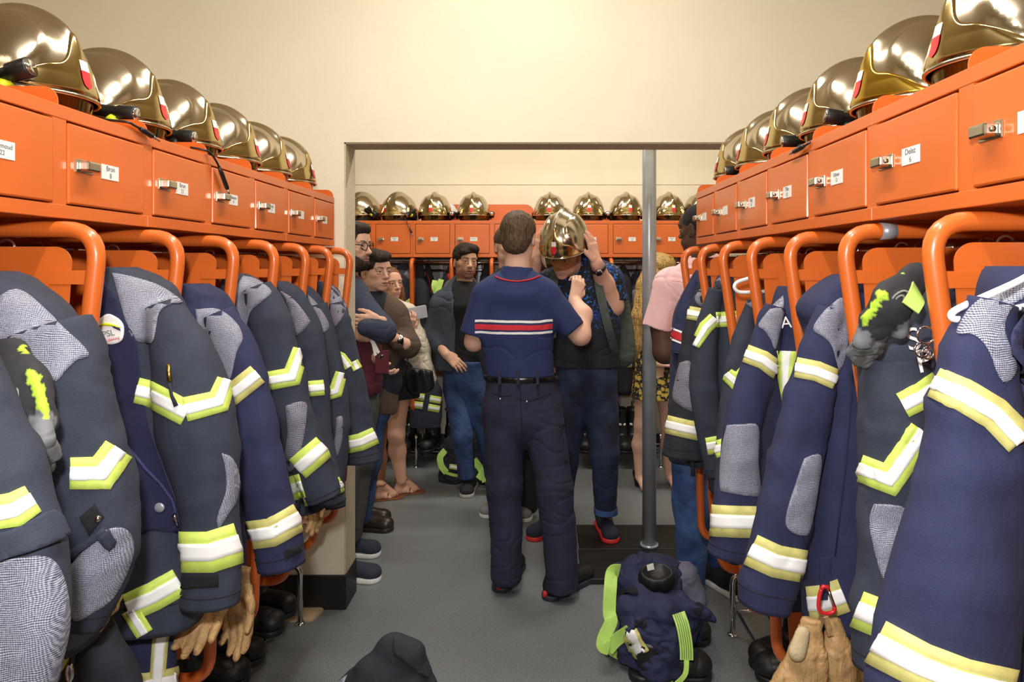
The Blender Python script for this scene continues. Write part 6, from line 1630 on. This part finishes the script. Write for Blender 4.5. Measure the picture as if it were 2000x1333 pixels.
for px, l in ((752, 'black boot on the back rack behind the sandal woman\'s first leg'), (800, 'black ribbed boot on the back rack right of the sandal woman\'s leg'), (845, 'black boot on the back rack below the banded trousers'), (884, 'tall black boot on the back rack left of the hoodie man'), (1140, 'black boot on the back rack between the helmet man\'s legs'),
              (1165, 'black boot on the back rack behind the helmet man\'s knee'), (1212, 'black boot on the back rack right of the helmet man'), (1236, 'black boot on the back rack left of the floral skirt'), (1325, 'black boot on the back rack right of the fire pole')):
    boot((px-PX)*5.44/F, 5.44+random.uniform(-.02, .02), .1225, -PI/2+random.uniform(-.25, .25), l, GB3, 1.06)
# back row coats
GC = 'dark coats on the back rail'
NB = [0]
def back_coat(rows, Y, label, cloth='dark', tapes=(), patches=(), piping=None, name='turnout_jacket', dp=.9):
    NB[0] += 1
    t = empty(name, (P(rows[0][0], 500, Y).x, Y, P(0, rows[-1][1], Y).z), label, 'jacket', GC)
    v, f = rows_loft(px_tube(rows, Y, dp, tilt=False), 30, 26, 2.2, fold=.010, fscale=8, seed=20+NB[0]); obj('body', v, f, M[cloth], t)
    tg = Target([(v, f)], Y)
    for tp in tapes: tape(tg, t, tp[0], tp[1], M[tp[2]], n=6)
    for pt in patches: patch(tg, t, pt[0], M[pt[1]], pt[2] if len(pt) > 2 else 'shoulder_patch', step=5)
    if piping: MB().tube([tg.hit(x, y, .004) for x, y in piping], .004, 6).build('piping', M['red_paint'], t)
    MB().tube(fillet([P(rows[0][0], rows[0][1]+2, Y), P(rows[0][0], 511, Y-.0), P(rows[0][0]+4, 507, Y), P(rows[0][0]+5, 512, Y)], .01, 4), .004, 6).build('hanger_hook', M['chrome'], t)
    return t
back_coat([(786, 514, 5), (788, 522, 12), (790, 545, 18), (792, 590, 20), (792, 640, 22), (790, 700, 22)], 5.36, 'dark coat on the back rail with grey shoulder patch and a lime band', 'slate',
          tapes=[([(784, 603), (800, 594), (811, 585)], 9, 'lime')], patches=[([(788, 537), (796, 527), (804, 530), (805, 548), (796, 545)], 'weave_fine')])
back_coat([(820, 512, 3), (820, 518, 6), (820, 540, 10), (822, 580, 19), (822, 620, 20), (820, 690, 20)], 5.38, 'plain dark coat on the back rail right of the orange post', 'dark')
back_coat([(834, 514, 3), (836, 522, 6), (840, 545, 9), (843, 590, 14), (843, 640, 17), (842, 700, 17)], 5.44, 'dark coat with thin red piping on the back rail', 'dark', piping=[(832, 530), (838, 545), (841, 560), (842, 575)])
back_coat([(880, 516, 3), (879, 526, 6), (874, 552, 11), (864, 600, 16), (862, 660, 17), (862, 720, 17)], 5.36, 'dark coat with red yoke behind the hoodie man\'s shoulder', 'dark', patches=[([(864, 562), (874, 548), (880, 552), (874, 575), (866, 578)], 'weave_fine'), ([(873, 535), (882, 530), (884, 545), (876, 548)], 'red_paint', 'red_yoke')], tapes=[([(850, 706), (878, 712)], 8, 'lime')])
back_coat([(952, 512, 3), (952, 518, 7), (951, 540, 13), (950, 600, 18), (950, 700, 20)], 5.38, 'dark coat on the back rail between the hoodie man and the firefighter', 'dark')
back_coat([(752, 516, 5), (752, 526, 12), (752, 580, 18), (752, 690, 20)], 5.40, 'dark coat on the back rail hidden behind the blazer man', 'dark')
back_coat([(1090, 516, 5), (1090, 526, 12), (1090, 580, 18), (1090, 690, 20)], 5.40, 'dark coat on the back rail behind the helmet man', 'dark')
back_coat([(1217, 518, 3), (1216, 526, 9), (1216, 545, 15), (1216, 600, 19), (1214, 680, 20), (1212, 770, 20)], 5.37, 'dark coat on the back rail just right of the helmet man\'s arm', 'dark', tapes=[([(1224, 712), (1238, 712)], 6, 'lime')])
back_coat([(1244, 530, 4), (1242, 545, 10), (1240, 580, 14), (1238, 640, 16), (1236, 720, 17)], 5.42, 'dark coat with speckled panel behind the blond hair', 'slate', patches=[([(1230, 570), (1242, 565), (1246, 590), (1236, 600)], 'weave_fine')])
back_coat([(1322, 520, 4), (1322, 530, 12), (1322, 580, 18), (1322, 690, 20)], 5.40, 'dark coat on the back rail right of the fire pole', 'dark')
t = back_coat([(838, 744, 10), (836, 756, 24), (833, 780, 29), (831, 810, 30), (829, 834, 28)], 5.30, 'dark garment hem with four lime and silver bars above the back rack', 'slate',
          tapes=[([(806, 774), (829, 777)], 7, 'lime'), ([(803, 790), (826, 793)], 7, 'lime'), ([(839, 779), (861, 783)], 7, 'lime'), ([(836, 796), (858, 800)], 7, 'lime')], name='turnout_trousers', dp=.6)
for c_ in list(t.children):
    if c_.name.startswith('hanger_hook'): bpy.data.objects.remove(c_)
strap_t = empty('suspenders', P(855, 600, 5.28), 'lime green suspenders hanging from the back wall bracket', 'suspenders')
strap_px([P(862, 546, 5.30), P(858, 560, 5.28), P(852, 585, 5.26), P(849, 605, 5.26)], 0, .042, M['lime_web'], strap_t, 'strap'); strap_px([P(850, 548, 5.32), P(848, 560, 5.30), P(852, 572, 5.30)], 0, .042, M['lime_web'], strap_t, 'strap'); strap_px([P(846, 630, 5.26), P(836, 655, 5.24), P(838, 668, 5.24), P(842, 670, 5.25)], 0, .02, M['lime_web'], strap_t, 'strap')

# gloves
def glove_obj(name, base, d, palm, side, m, parent, sc=1.25, curl=(.5, .5, .55, .6), cuff=.07, cw=1.):
    s = SDF(.0042); d = N(d); b = A(base)
    hand(s, b, d, palm, curl, .4, side, sc, .02, 0, .0112)
    s.cone(b-d*cuff, b, .050*sc/1.2*cw, .036*sc/1.2, .02, 0, 1, (palm, .6))
    return sdf_obj(name, s, m, parent, amp=.003, scale=22, st=(1, 1, 1), crease=.002)
def tan_glove(px, py, Y, d, palm, side, label, group='tan leather work gloves', sc=1.2, **k):
    b = P(px, py, Y); t = empty('leather_glove', b, label, 'glove', group); glove_obj('glove', b, d, palm, side, M['leather'], t, sc, **k); return t
tan_glove(418, 1100, 1.53, (-.15, -.1, -1), (.1, -1, -.1), 1, 'tan leather glove, fingers down, under the left badge jacket\'s cuff', curl=(.5, .5, .5, .5), sc=1.15)
tan_glove(462, 1135, 1.70, (.10, -.1, -1), (-.2, -1, 0), -1, 'tan leather glove hanging behind the left boots near the orange post', sc=1.02, curl=(.35, .3, .3, .4), cuff=.03)
tan_glove(612, 950, 2.50, (.05, -.1, -1), (-.2, -1, 0), -1, 'tan glove hanging under the left cuffs near the pier', sc=1.0, curl=(.4, .4, .4, .5))
tan_glove(182, 1060, 1.27, (.2, -.1, -1), (.2, -1, 0), 1, 'tan glove peeking out under the left grey-patch jackets', sc=1.0)
g1 = empty('leather_gloves', P(1610, 1250, 1.38), 'large pair of tan leather gloves hung from the red carabiner', 'gloves', None)
glove_obj('glove', P(1576, 1292, 1.38), (-.13, -.05, -1), (-.35, -1, 0), 1, M['leather'], g1, 1.28, (.25, .2, .2, .3), .085, .35)
glove_obj('glove', P(1640, 1290, 1.42), (.16, -.05, -1), (.35, -1, 0), -1, M['leather'], g1, 1.22, (.25, .2, .2, .3), .085, .35)
cu = SDF(.0045); cu.cone(P(1568, 1238, 1.36), P(1557, 1275, 1.355), .014, .018, .01, sq=((0, 1, 0), .7)); sdf_obj('knit_cuff', cu, mat('cream_rib', rgb(190, 172, 136), .9, bump=.4, bscale=200), g1, amp=.002, scale=20)
strap_px([P(1606, 1206, 1.385), P(1600, 1225, 1.38), P(1596, 1242, 1.375)], 0, .012, mat('clip_leather', rgb(120, 90, 60), .6), g1, 'clip_strap'); strap_px([P(1612, 1206, 1.385), P(1618, 1225, 1.39), P(1622, 1242, 1.39)], 0, .012, M['leather'], g1, 'clip_strap')
cb = empty('carabiner', P(1612, 1170, 1.375), 'red carabiner clipped to the bright navy jacket on the right', 'carabiner')
yc = 1.388
MB().tube([Vector(p) for p in spline([P(1604, 1152, yc), P(1600, 1168, yc), P(1599, 1186, yc), P(1604, 1196, yc), P(1616, 1199, yc), P(1628, 1195, yc), P(1630, 1186, yc)], 5)], .0042, 8).tube([P(1604, 1152, yc), P(1608, 1146, yc), P(1616, 1147, yc), P(1618, 1153, yc)], .0042, 8).build('body', M['red'], cb)
MB().tube([P(1618, 1153, yc), P(1630, 1186, yc)], .0034, 8).build('gate', M['chrome'], cb)
# technical gloves with lime piping
gcol = [rgb(40, 40, 44), rgb(178, 214, 60), rgb(112, 114, 118), rgb(84, 82, 78)]
M['tech'] = attr_mat('technical_glove', .8, .12, 60)
def tech_glove(pts, Y, w0, label, yo, fl=1):
    t = empty('work_glove', P(pts[0][0], pts[0][1], Y), label, 'glove')
    s = SDF(.004); Wp = [A(P(x, y, Y+o)) for (x, y), o in zip(pts, yo)]
    n = len(Wp)
    s.chain(Wp[:3], [w0*.95, w0*1.1, w0*1.0], .02, 0, ((0, 1, 0), .55))
    d = N(Wp[2]-Wp[1]); lat = v3(d[2], 0, -d[0])*fl
    for i, q in enumerate((-1.2, -.4, .4, 1.2)):
        a = Wp[2]+lat*q*w0*.5; b = Wp[3]+lat*q*w0*.55-v3(0, .006*i, 0); c_ = Wp[4]+lat*q*w0*.45+v3(0, 0, .012*abs(q))
        s.chain([a, b, c_], [.0135, .013, .0115], .006, 2 if i % 2 else 3)
    s.chain([Wp[0]+lat*w0*1.0-v3(0, .01, 0), Wp[1]+lat*w0*1.02-v3(0, .012, 0), Wp[2]+lat*w0*.98-v3(0, .012, 0), Wp[3]+lat*w0*.7-v3(0, .012, 0)], [.004, .0065, .0065, .005], .003, 1)
    s.cone(Wp[1]-lat*w0*.5, Wp[2]-lat*w0*1.6, .014, .013, .01, 2)
    sdf_obj('glove', s, M['tech'], t, gcol, amp=.0025, scale=26, st=(1, 1, 1), crease=.002)
    mb = MB()
    for r_ in (.45, .8):
        mb.tube([Vector(Wp[1]+lat*w0*.55*r_*math.cos(a)+d*w0*.9*r_*math.sin(a)-v3(0, w0*.62, 0)) for a in [2*PI*k/18 for k in range(18)]], .0017, 6, closed=True)
    mb.build('stitching', mat('pale_stitch', rgb(130, 130, 120), .8), t); return t
tech_glove([(18, 705), (40, 760), (62, 820), (78, 872), (84, 925)], 1.0, .036, 'black and grey work glove with lime edge tucked by the left frame edge', (.0, -.03, -.05, -.06, -.05), -1)
tech_glove([(1786, 545), (1744, 588), (1713, 630), (1690, 674), (1681, 712)], 1.16, .028, 'grey, black and lime work glove laid over a jacket shoulder at right', (-.05, -.07, -.05, -.02, 0))
strap_t = empty('glove_strap', P(1788, 560, 1.14), 'lime webbing loop hooked above the glove on the right', 'strap')
strap_px([P(1792, 528, 1.16), P(1788, 550, 1.13), P(1792, 575, 1.07), P(1778, 602, 1.06)], 0, .03, M['lime_web'], strap_t, 'webbing', .003)
rg = empty('key_rings', P(1806, 660, 1.045), 'chrome rings hanging over the white jacket lettering at right', 'rings')
for x, y, r in ((1808, 655, .013), (1800, 684, .011), (1812, 690, .009)):
    MB().tube([P(x, y, 1.05)+Vector((math.cos(a)*r, 0, math.sin(a)*r)) for a in [2*PI*k/20 for k in range(20)]], .0018, 8, closed=True).build('ring', M['chrome'], rg)

# trousers with a light stripe hanging under the left jackets
t = empty('turnout_trousers', P(290, 1400, 1.47), 'navy turnout trousers with a vertical silver stripe at the bottom left', 'trousers')
v, f = rows_loft(px_tube([(275, 1190, 50), (285, 1240, 58), (285, 1320, 62), (282, 1420, 62)], 1.50, .6, tilt=False), 20, 30, 2.3, fold=.006, seed=31); obj('leg', v, f, M['navy'], t)
tg = Target([(v, f)], 1.50); tape(tg, t, [(318, 1205), (312, 1260), (306, 1345)], [15, 15, 14], M['beige'], 'side_band', .62); tape(tg, t, [(232, 1335), (285, 1338), (350, 1326)], 24, M['beige'], 'knee_band')
t = empty('turnout_trousers', P(150, 1400, 1.20), 'dark turnout trousers with a lime band under the grey elbow pads at left', 'trousers')
v, f = rows_loft(px_tube([(150, 1190, 50), (165, 1250, 70), (190, 1320, 80), (200, 1420, 80)], 1.24, .55, tilt=False), 20, 30, 2.3, fold=.008, seed=32); obj('leg', v, f, M['dark'], t)
tg = Target([(v, f)], 1.24); tape(tg, t, [(100, 1310), (128, 1268), (152, 1235)], 20, M['lime'], 'knee_band')
MB().tube([tg.hit(x, y, .006) for x, y in ((138, 1240), (150, 1265), (146, 1290), (135, 1310))], .006, 8).build('drawcord', M['black'], t)
MB().tube([P(136+5*math.cos(a), 1315+16*math.sin(a), 1.14) for a in [2*PI*k/16 for k in range(16)]], .003, 8, closed=True).build('snap_hook', M['chrome'], t)
# red cloth and pouch near the pier
t = empty('red_pouch', P(666, 920, 2.93), 'red cloth pouch hanging in front of the pier', 'pouch')
v, f = rows_loft(px_tube([(660, 872, 6), (664, 890, 11), (667, 915, 12), (668, 940, 9)], 2.93, .5, tilt=False), 16, 20, 2.4, fold=.003); obj('pouch', v, f, M['red_paint'], t)

# turnout trousers standing over boots, lime braces
t = empty('turnout_trousers', (.35, 2.75, 0), 'crumpled navy turnout trousers with lime braces standing over boots on the floor', 'trousers')
Qp = lambda x, y, Y: A(P(x, y, Y))
s = SDF(.0065)
s.cone(Qp(1265, 1150, 2.85), Qp(1275, 1215, 2.75), .125, .13, .05); s.cone(Qp(1230, 1135, 2.86), Qp(1300, 1125, 2.92), .085, .085, .05)
s.cone(Qp(1290, 1250, 2.62), Qp(1285, 1290, 2.60), .105, .085, .05); s.cone(Qp(1250, 1220, 2.66), Qp(1330, 1215, 2.68), .075, .075, .05)
s.cone(Qp(1340, 1215, 2.84), Qp(1345, 1250, 2.82), .080, .065, .04)
s.cone(Qp(1250, 1170, 2.68), Qp(1378, 1200, 2.60), .050, .020, .03, sq=((.3, 1, 0), .6)); s.cone(Qp(1330, 1175, 2.70), Qp(1395, 1212, 2.62), .035, .016, .02)
s.ell(Qp(1283, 1118, 2.77), (.07, .07, .06), .03, sub=True)
s.cone(Qp(1222, 1190, 2.66), Qp(1300, 1200, 2.60), .045, .05, .03); s.cone(Qp(1240, 1235, 2.60), Qp(1310, 1255, 2.56), .05, .045, .02); s.cone(Qp(1225, 1255, 2.66), Qp(1240, 1300, 2.64), .05, .06, .03)
s.cone(Qp(1285, 1290, 2.60), Qp(1285, 1318, 2.60), .08, .078, .03)
s.cut((0, 0, .03), (0, 0, -1))
tp = sdf_obj('trousers', s, M['navy'], t, amp=.015, scale=13, st=(1, 1, 1.3), crease=.012, rel=1)
li = SDF(.006); li.cone(Qp(1335, 1130, 2.92), Qp(1358, 1170, 2.88), .07, .05, .03); sdf_obj('grey_lining', li, mat('grey_flannel', rgb(100, 100, 120), .95), t, amp=.01, scale=14, st=(1, 1, 1), crease=.006)
bi = SDF(.005); bi.ell(Qp(1283, 1130, 2.77), (.078, .062, .062), .01); bi.ell(Qp(1283, 1108, 2.752), (.066, .050, .046), .01, sub=True); sdf_obj('boot_collar', bi, M['rubber'], t, amp=.003, scale=20)
p = Qp(1270, 1108, 2.742); MB().prism([Vector(Qp(x, y, 2.725)) for x, y in ((1263, 1105), (1276, 1101), (1278, 1113), (1265, 1116))], (0, .002, 0)).build('care_label', M['paper'], t)
wb = M['lime_web']
strap_px([Qp(1210, 1115, 2.72), Qp(1196, 1118, 2.70), Qp(1192, 1150, 2.66), Qp(1190, 1195, 2.64), Qp(1193, 1215, 2.62), Qp(1180, 1245, 2.60), Qp(1178, 1262, 2.585), Qp(1190, 1268, 2.58)], 0, .05, wb, t, 'brace_strap', .003)
strap_px([Qp(1186, 1270, 2.60), Qp(1205, 1250, 2.60), Qp(1232, 1232, 2.58)], 0, .05, wb, t, 'brace_strap', .003)
strap_px([A(FP(1182, 1272))+v3(0, 0, .03), A(FP(1200, 1286))+v3(0, 0, .03), A(FP(1230, 1298))+v3(0, 0, .02), A(FP(1262, 1320))+v3(0, 0, .015), A(FP(1310, 1345))+v3(0, 0, .012)], 0, .052, wb, t, 'brace_strap', .003, (0, -.6, .8))
st_ = strap_px([Qp(1325, 1198, 2.53), Qp(1334, 1225, 2.505), Qp(1340, 1262, 2.49), Qp(1341, 1290, 2.48)], 0, .048, wb, t, 'brace_strap', .003)
for o_ in (-.016, -.008, 0, .008, .016):
    strap_px([Qp(1325, 1198, 2.527)+v3(o_, 0, 0), Qp(1334, 1225, 2.502)+v3(o_, 0, 0), Qp(1340, 1262, 2.487)+v3(o_, 0, 0), Qp(1341, 1289, 2.477)+v3(o_, 0, 0)], 0, .0016, M['dark'], st_, 'woven_line', .0015)
strap_px([Qp(1341, 1290, 2.48), Qp(1338, 1318, 2.46), Qp(1320, 1338, 2.44)], 0, .018, wb, t, 'brace_strap', .003)
b_ = Target([([v.co for v in tp.data.vertices], [tuple(p_.vertices) for p_ in tp.data.polygons])], 2.6)
tape(b_, t, [(1232, 1236), (1244, 1262), (1258, 1278)], [13, 18, 14], M['beige'], 'leg_band', .55, off=.009)
for pl in ([(1208, 1148), (1245, 1152), (1246, 1166), (1206, 1160)], [(1238, 1212), (1262, 1212), (1264, 1227), (1236, 1226)], [(1352, 1196), (1360, 1180), (1374, 1188), (1368, 1204)]): patch(b_, t, pl, M['velcro'], 'velcro_tab', off=.011, step=6, smooth_poly=False)
GP = 'boots under the crumpled trousers'
f1 = FP(1274, 1330); boot(f1.x, f1.y+.02, 0, .0, 'black boot toe at the right bottom, nearer one under the crumpled trousers', GP, 1.08, pr=short0)
f1 = FP(1292, 1262); boot(f1.x, f1.y+.02, 0, .1, 'black boot toe under the crumpled trousers, farther one', GP, 1.0, pr=short0)

# dark coat standing on the floor in the foreground
t = empty('turnout_coat', (-.52, 2.15, 0), 'dark navy coat standing upright on the floor at the bottom edge', 'jacket')
s = SDF(.0075)
Yc = 2.15
s.cone(Qp(765, 1278, Yc), Qp(745, 1400, Yc), .055, .16, .06, sq=((0, 1, 0), .8)); s.cone(Qp(745, 1400, Yc), Qp(738, 1480, Yc), .16, .19, .06); s.cone(Qp(770, 1262, Yc), Qp(805, 1275, Yc), .022, .022, .03)
s.cone(Qp(800, 1285, Yc), Qp(815, 1390, Yc), .05, .08, .05); s.cone(Qp(720, 1320, Yc-.03), Qp(690, 1400, Yc-.03), .05, .09, .05); s.cut((0, 0, .002), (0, 0, -1))
tc = sdf_obj('coat_body', s, M['dark'], t, amp=.012, scale=7, st=(1, 1, .8), crease=.006)
b_ = Target([([v.co for v in tc.data.vertices], [tuple(p_.vertices) for p_ in tc.data.polygons])], Yc)
patch(b_, t, [(768, 1246), (790, 1250), (808, 1262), (826, 1300), (834, 1325), (812, 1312), (790, 1292), (770, 1276)], M['dark'], 'flap', off=.008, step=7)
patch(b_, t, [(640, 1345), (660, 1318), (680, 1320), (668, 1350)], M['weave'], 'elbow_patch', off=.004, step=8)

# board on the floor, cables
t = empty('wooden_board', FP(590, 1202), 'pale wooden board with clipped corner on the floor by the pier', 'board')
MB().prism([FP(x, y) for x, y in ((530, 1190), (626, 1191), (632, 1195), (612, 1213), (605, 1216), (500, 1216))], (0, 0, .012)).build('board', mat('pale_wood', rgb(196, 172, 138), .6, var=.12, vscale=14), t)
def cable(pts, label, d):
    t = empty('audio_cable', pts[-1], label, 'cable', 'black jack cables on the locker tops')
    q = [Vector(p) for p in spline(pts, 6)]; m_ = len(q); MB().tube(q[:m_*2//3], .0028, 8).build('cord', M['black'], t)
    MB().tube([q[m_*2//3-1], q[m_*2//3+1], q[-3], q[-2]], [.0045, .0062, .0062, .004], 10).build('plug_body', M['black'], t)
    dd = (q[-1]-q[-3]).normalized(); MB().tube([q[-2], q[-2]+dd*.012, q[-2]+dd*.014, q[-2]+dd*.026], [.0032, .0032, .0025, .0018], 8).build('plug_tip', M['chrome'], t); return t
def PLX(px, py, X):   # point on the plane x = X
    Y = X*F/(px-PX); return P(px, py, Y)
cable([PLX(225, 232, -.91)+Vector((-.05, 0, .0)), PLX(245, 238, -.89), PLX(262, 245, -.882), PLX(285, 258, -.878), PLX(300, 268, -.876)], 'black jack cable lying on the edge of the left lockers', 0)
cable([PLX(372, 288, -.92), PLX(398, 293, -.888), PLX(412, 300, -.878), PLX(426, 322, -.872), PLX(438, 352, -.871), PLX(445, 372, -.871)], 'black jack cable hanging over a left locker door', 0)
cable([PLX(1610, 262, .70), PLX(1592, 272, .67), PLX(1578, 281, .65), PLX(1562, 290, .645), PLX(1548, 298, .643)], 'black jack cable on the edge of the right lockers', 0)
cable([P(790, 425, 5.24), P(794, 432, 5.236), P(797, 442, 5.236), P(802, 450, 5.236), P(805, 456, 5.236)], 'thin black cord hanging from a back-row helmet', 0)
GT = 'hanger hooks on the near rails'
for sgn, X, ys in ((-1, -1.056, (1.36, 1.44, 1.62, 1.70, 1.92, 2.0, 2.2, 2.30, 2.55, 2.62)), (1, .825, (1.2, 1.25, 1.46, 1.54, 1.72, 1.80, 2.05, 2.10, 2.33, 2.4))):
    for i, y in enumerate(ys):
        t = empty('hanger_hook', (X, y, 1.60), ('white' if i % 3 == 0 else 'chrome') + ' hanger hook on the rail, ' + ('nearest', 'second', 'third', 'fourth', 'fifth', 'sixth', 'seventh', 'eighth', 'ninth', 'farthest')[i] + ' under the ' + ('left' if sgn < 0 else 'right') + ' lockers', 'hook', GT+(' left' if sgn < 0 else ' right'))
        pts = [(X+math.cos(a)*.016, y, 1.598+math.sin(a)*.016) for a in [PI*1.25-k*PI*1.25/10 for k in range(11)]]+[(X+.016, y, 1.57), (X, y, 1.55), (X, y, 1.50)]
        MB().tube(pts, .0024, 6).build('hook_wire', M['chrome'] if i % 3 else M['white'], t)
for k, (y, sg, m_) in enumerate(((1.577, -1, 'black'), (1.335, 1, 'steel'))):
    X = (-.886-.02) if sg < 0 else (.655+.03)
    t = empty('tape_wrap', (X, y, 1.629), ('black tape wrapped round a left guard tube', 'silver tape wrapped round a right guard tube')[k], 'tape')
    MB().tube([(X-.014, y, 1.629), (X+.014, y, 1.629)], .0168, 16).build('wrap', M[m_], t)
# objects beside the back helmets
t = empty('water_bottle', P(730, 412, 5.55), 'clear plastic bag with teal print beside the first back helmet', 'bag')
s = SDF(.005); s.cone(P(728, 395, 5.55), P(733, 425, 5.55), .035, .03, .02, sq=((0, 1, 0), .6)); sdf_obj('bag', s, mat('teal_clear_plastic', rgb(120, 150, 150), .2, var=.3, vscale=30, col2=rgb(40, 140, 140)), t, amp=.006, scale=18)
t = empty('paper_sheet', P(885, 410, 5.55), 'white paper leaning between two back helmets', 'paper'); MB().prism([P(x, y, 5.56) for x, y in ((878, 397), (886, 401), (895, 414), (889, 420), (880, 416))], (0, .003, 0)).build('sheet', M['paper'], t)

# second heap of turnout gear, behind the hoodie man
t = empty('turnout_trousers', (P(905, 900, 5.0).x, 5.0, 0), 'black turnout gear heaped on the floor behind the hoodie man, lime crossed straps', 'trousers')
s = SDF(.008)
s.cone(Qp(880, 880, 5.02), Qp(885, 935, 4.98), .085, .11, .05); s.cone(Qp(925, 872, 5.04), Qp(940, 930, 5.0), .12, .12, .05); s.cone(Qp(880, 865, 5.04), Qp(950, 862, 5.06), .05, .06, .04); s.cone(Qp(990, 915, 5.0), Qp(1040, 925, 4.98), .09, .07, .05)
s.cut((0, 0, .002), (0, 0, -1))
hp_ = sdf_obj('heap', s, M['dark'], t, amp=.016, scale=9, st=(1, 1, 1.2), crease=.012)
tgh = Target([([v.co for v in hp_.data.vertices], [tuple(p_.vertices) for p_ in hp_.data.polygons])], 4.95)
tape(tgh, t, [(878, 911), (904, 916)], 5, M['lime'], 'leg_band', .6, n=6, off=.008); tape(tgh, t, [(926, 908), (944, 922), (956, 924)], 6, M['lime'], 'leg_band', .6, n=6, off=.008); tape(tgh, t, [(1046, 915), (1062, 920)], 6, M['lime'], 'leg_band', .6, n=6, off=.008)
for pts in ([Qp(870, 880, 4.94), Qp(860, 893, 4.90), Qp(862, 910, 4.88), Qp(872, 924, 4.86)], [Qp(926, 898, 4.86), Qp(936, 912, 4.84), Qp(944, 928, 4.82), Qp(948, 942, 4.80)], [Qp(954, 898, 4.86), Qp(946, 914, 4.83), Qp(938, 930, 4.81), Qp(934, 936, 4.80)]):
    strap_px(pts, 0, .045, M['lime_web'], t, 'brace_strap', .004)
strap_px([Qp(866, 922, 4.83), Qp(884, 928, 4.80), Qp(900, 930, 4.80)], 0, .02, M['lime_web'], t, 'brace_strap', .004)
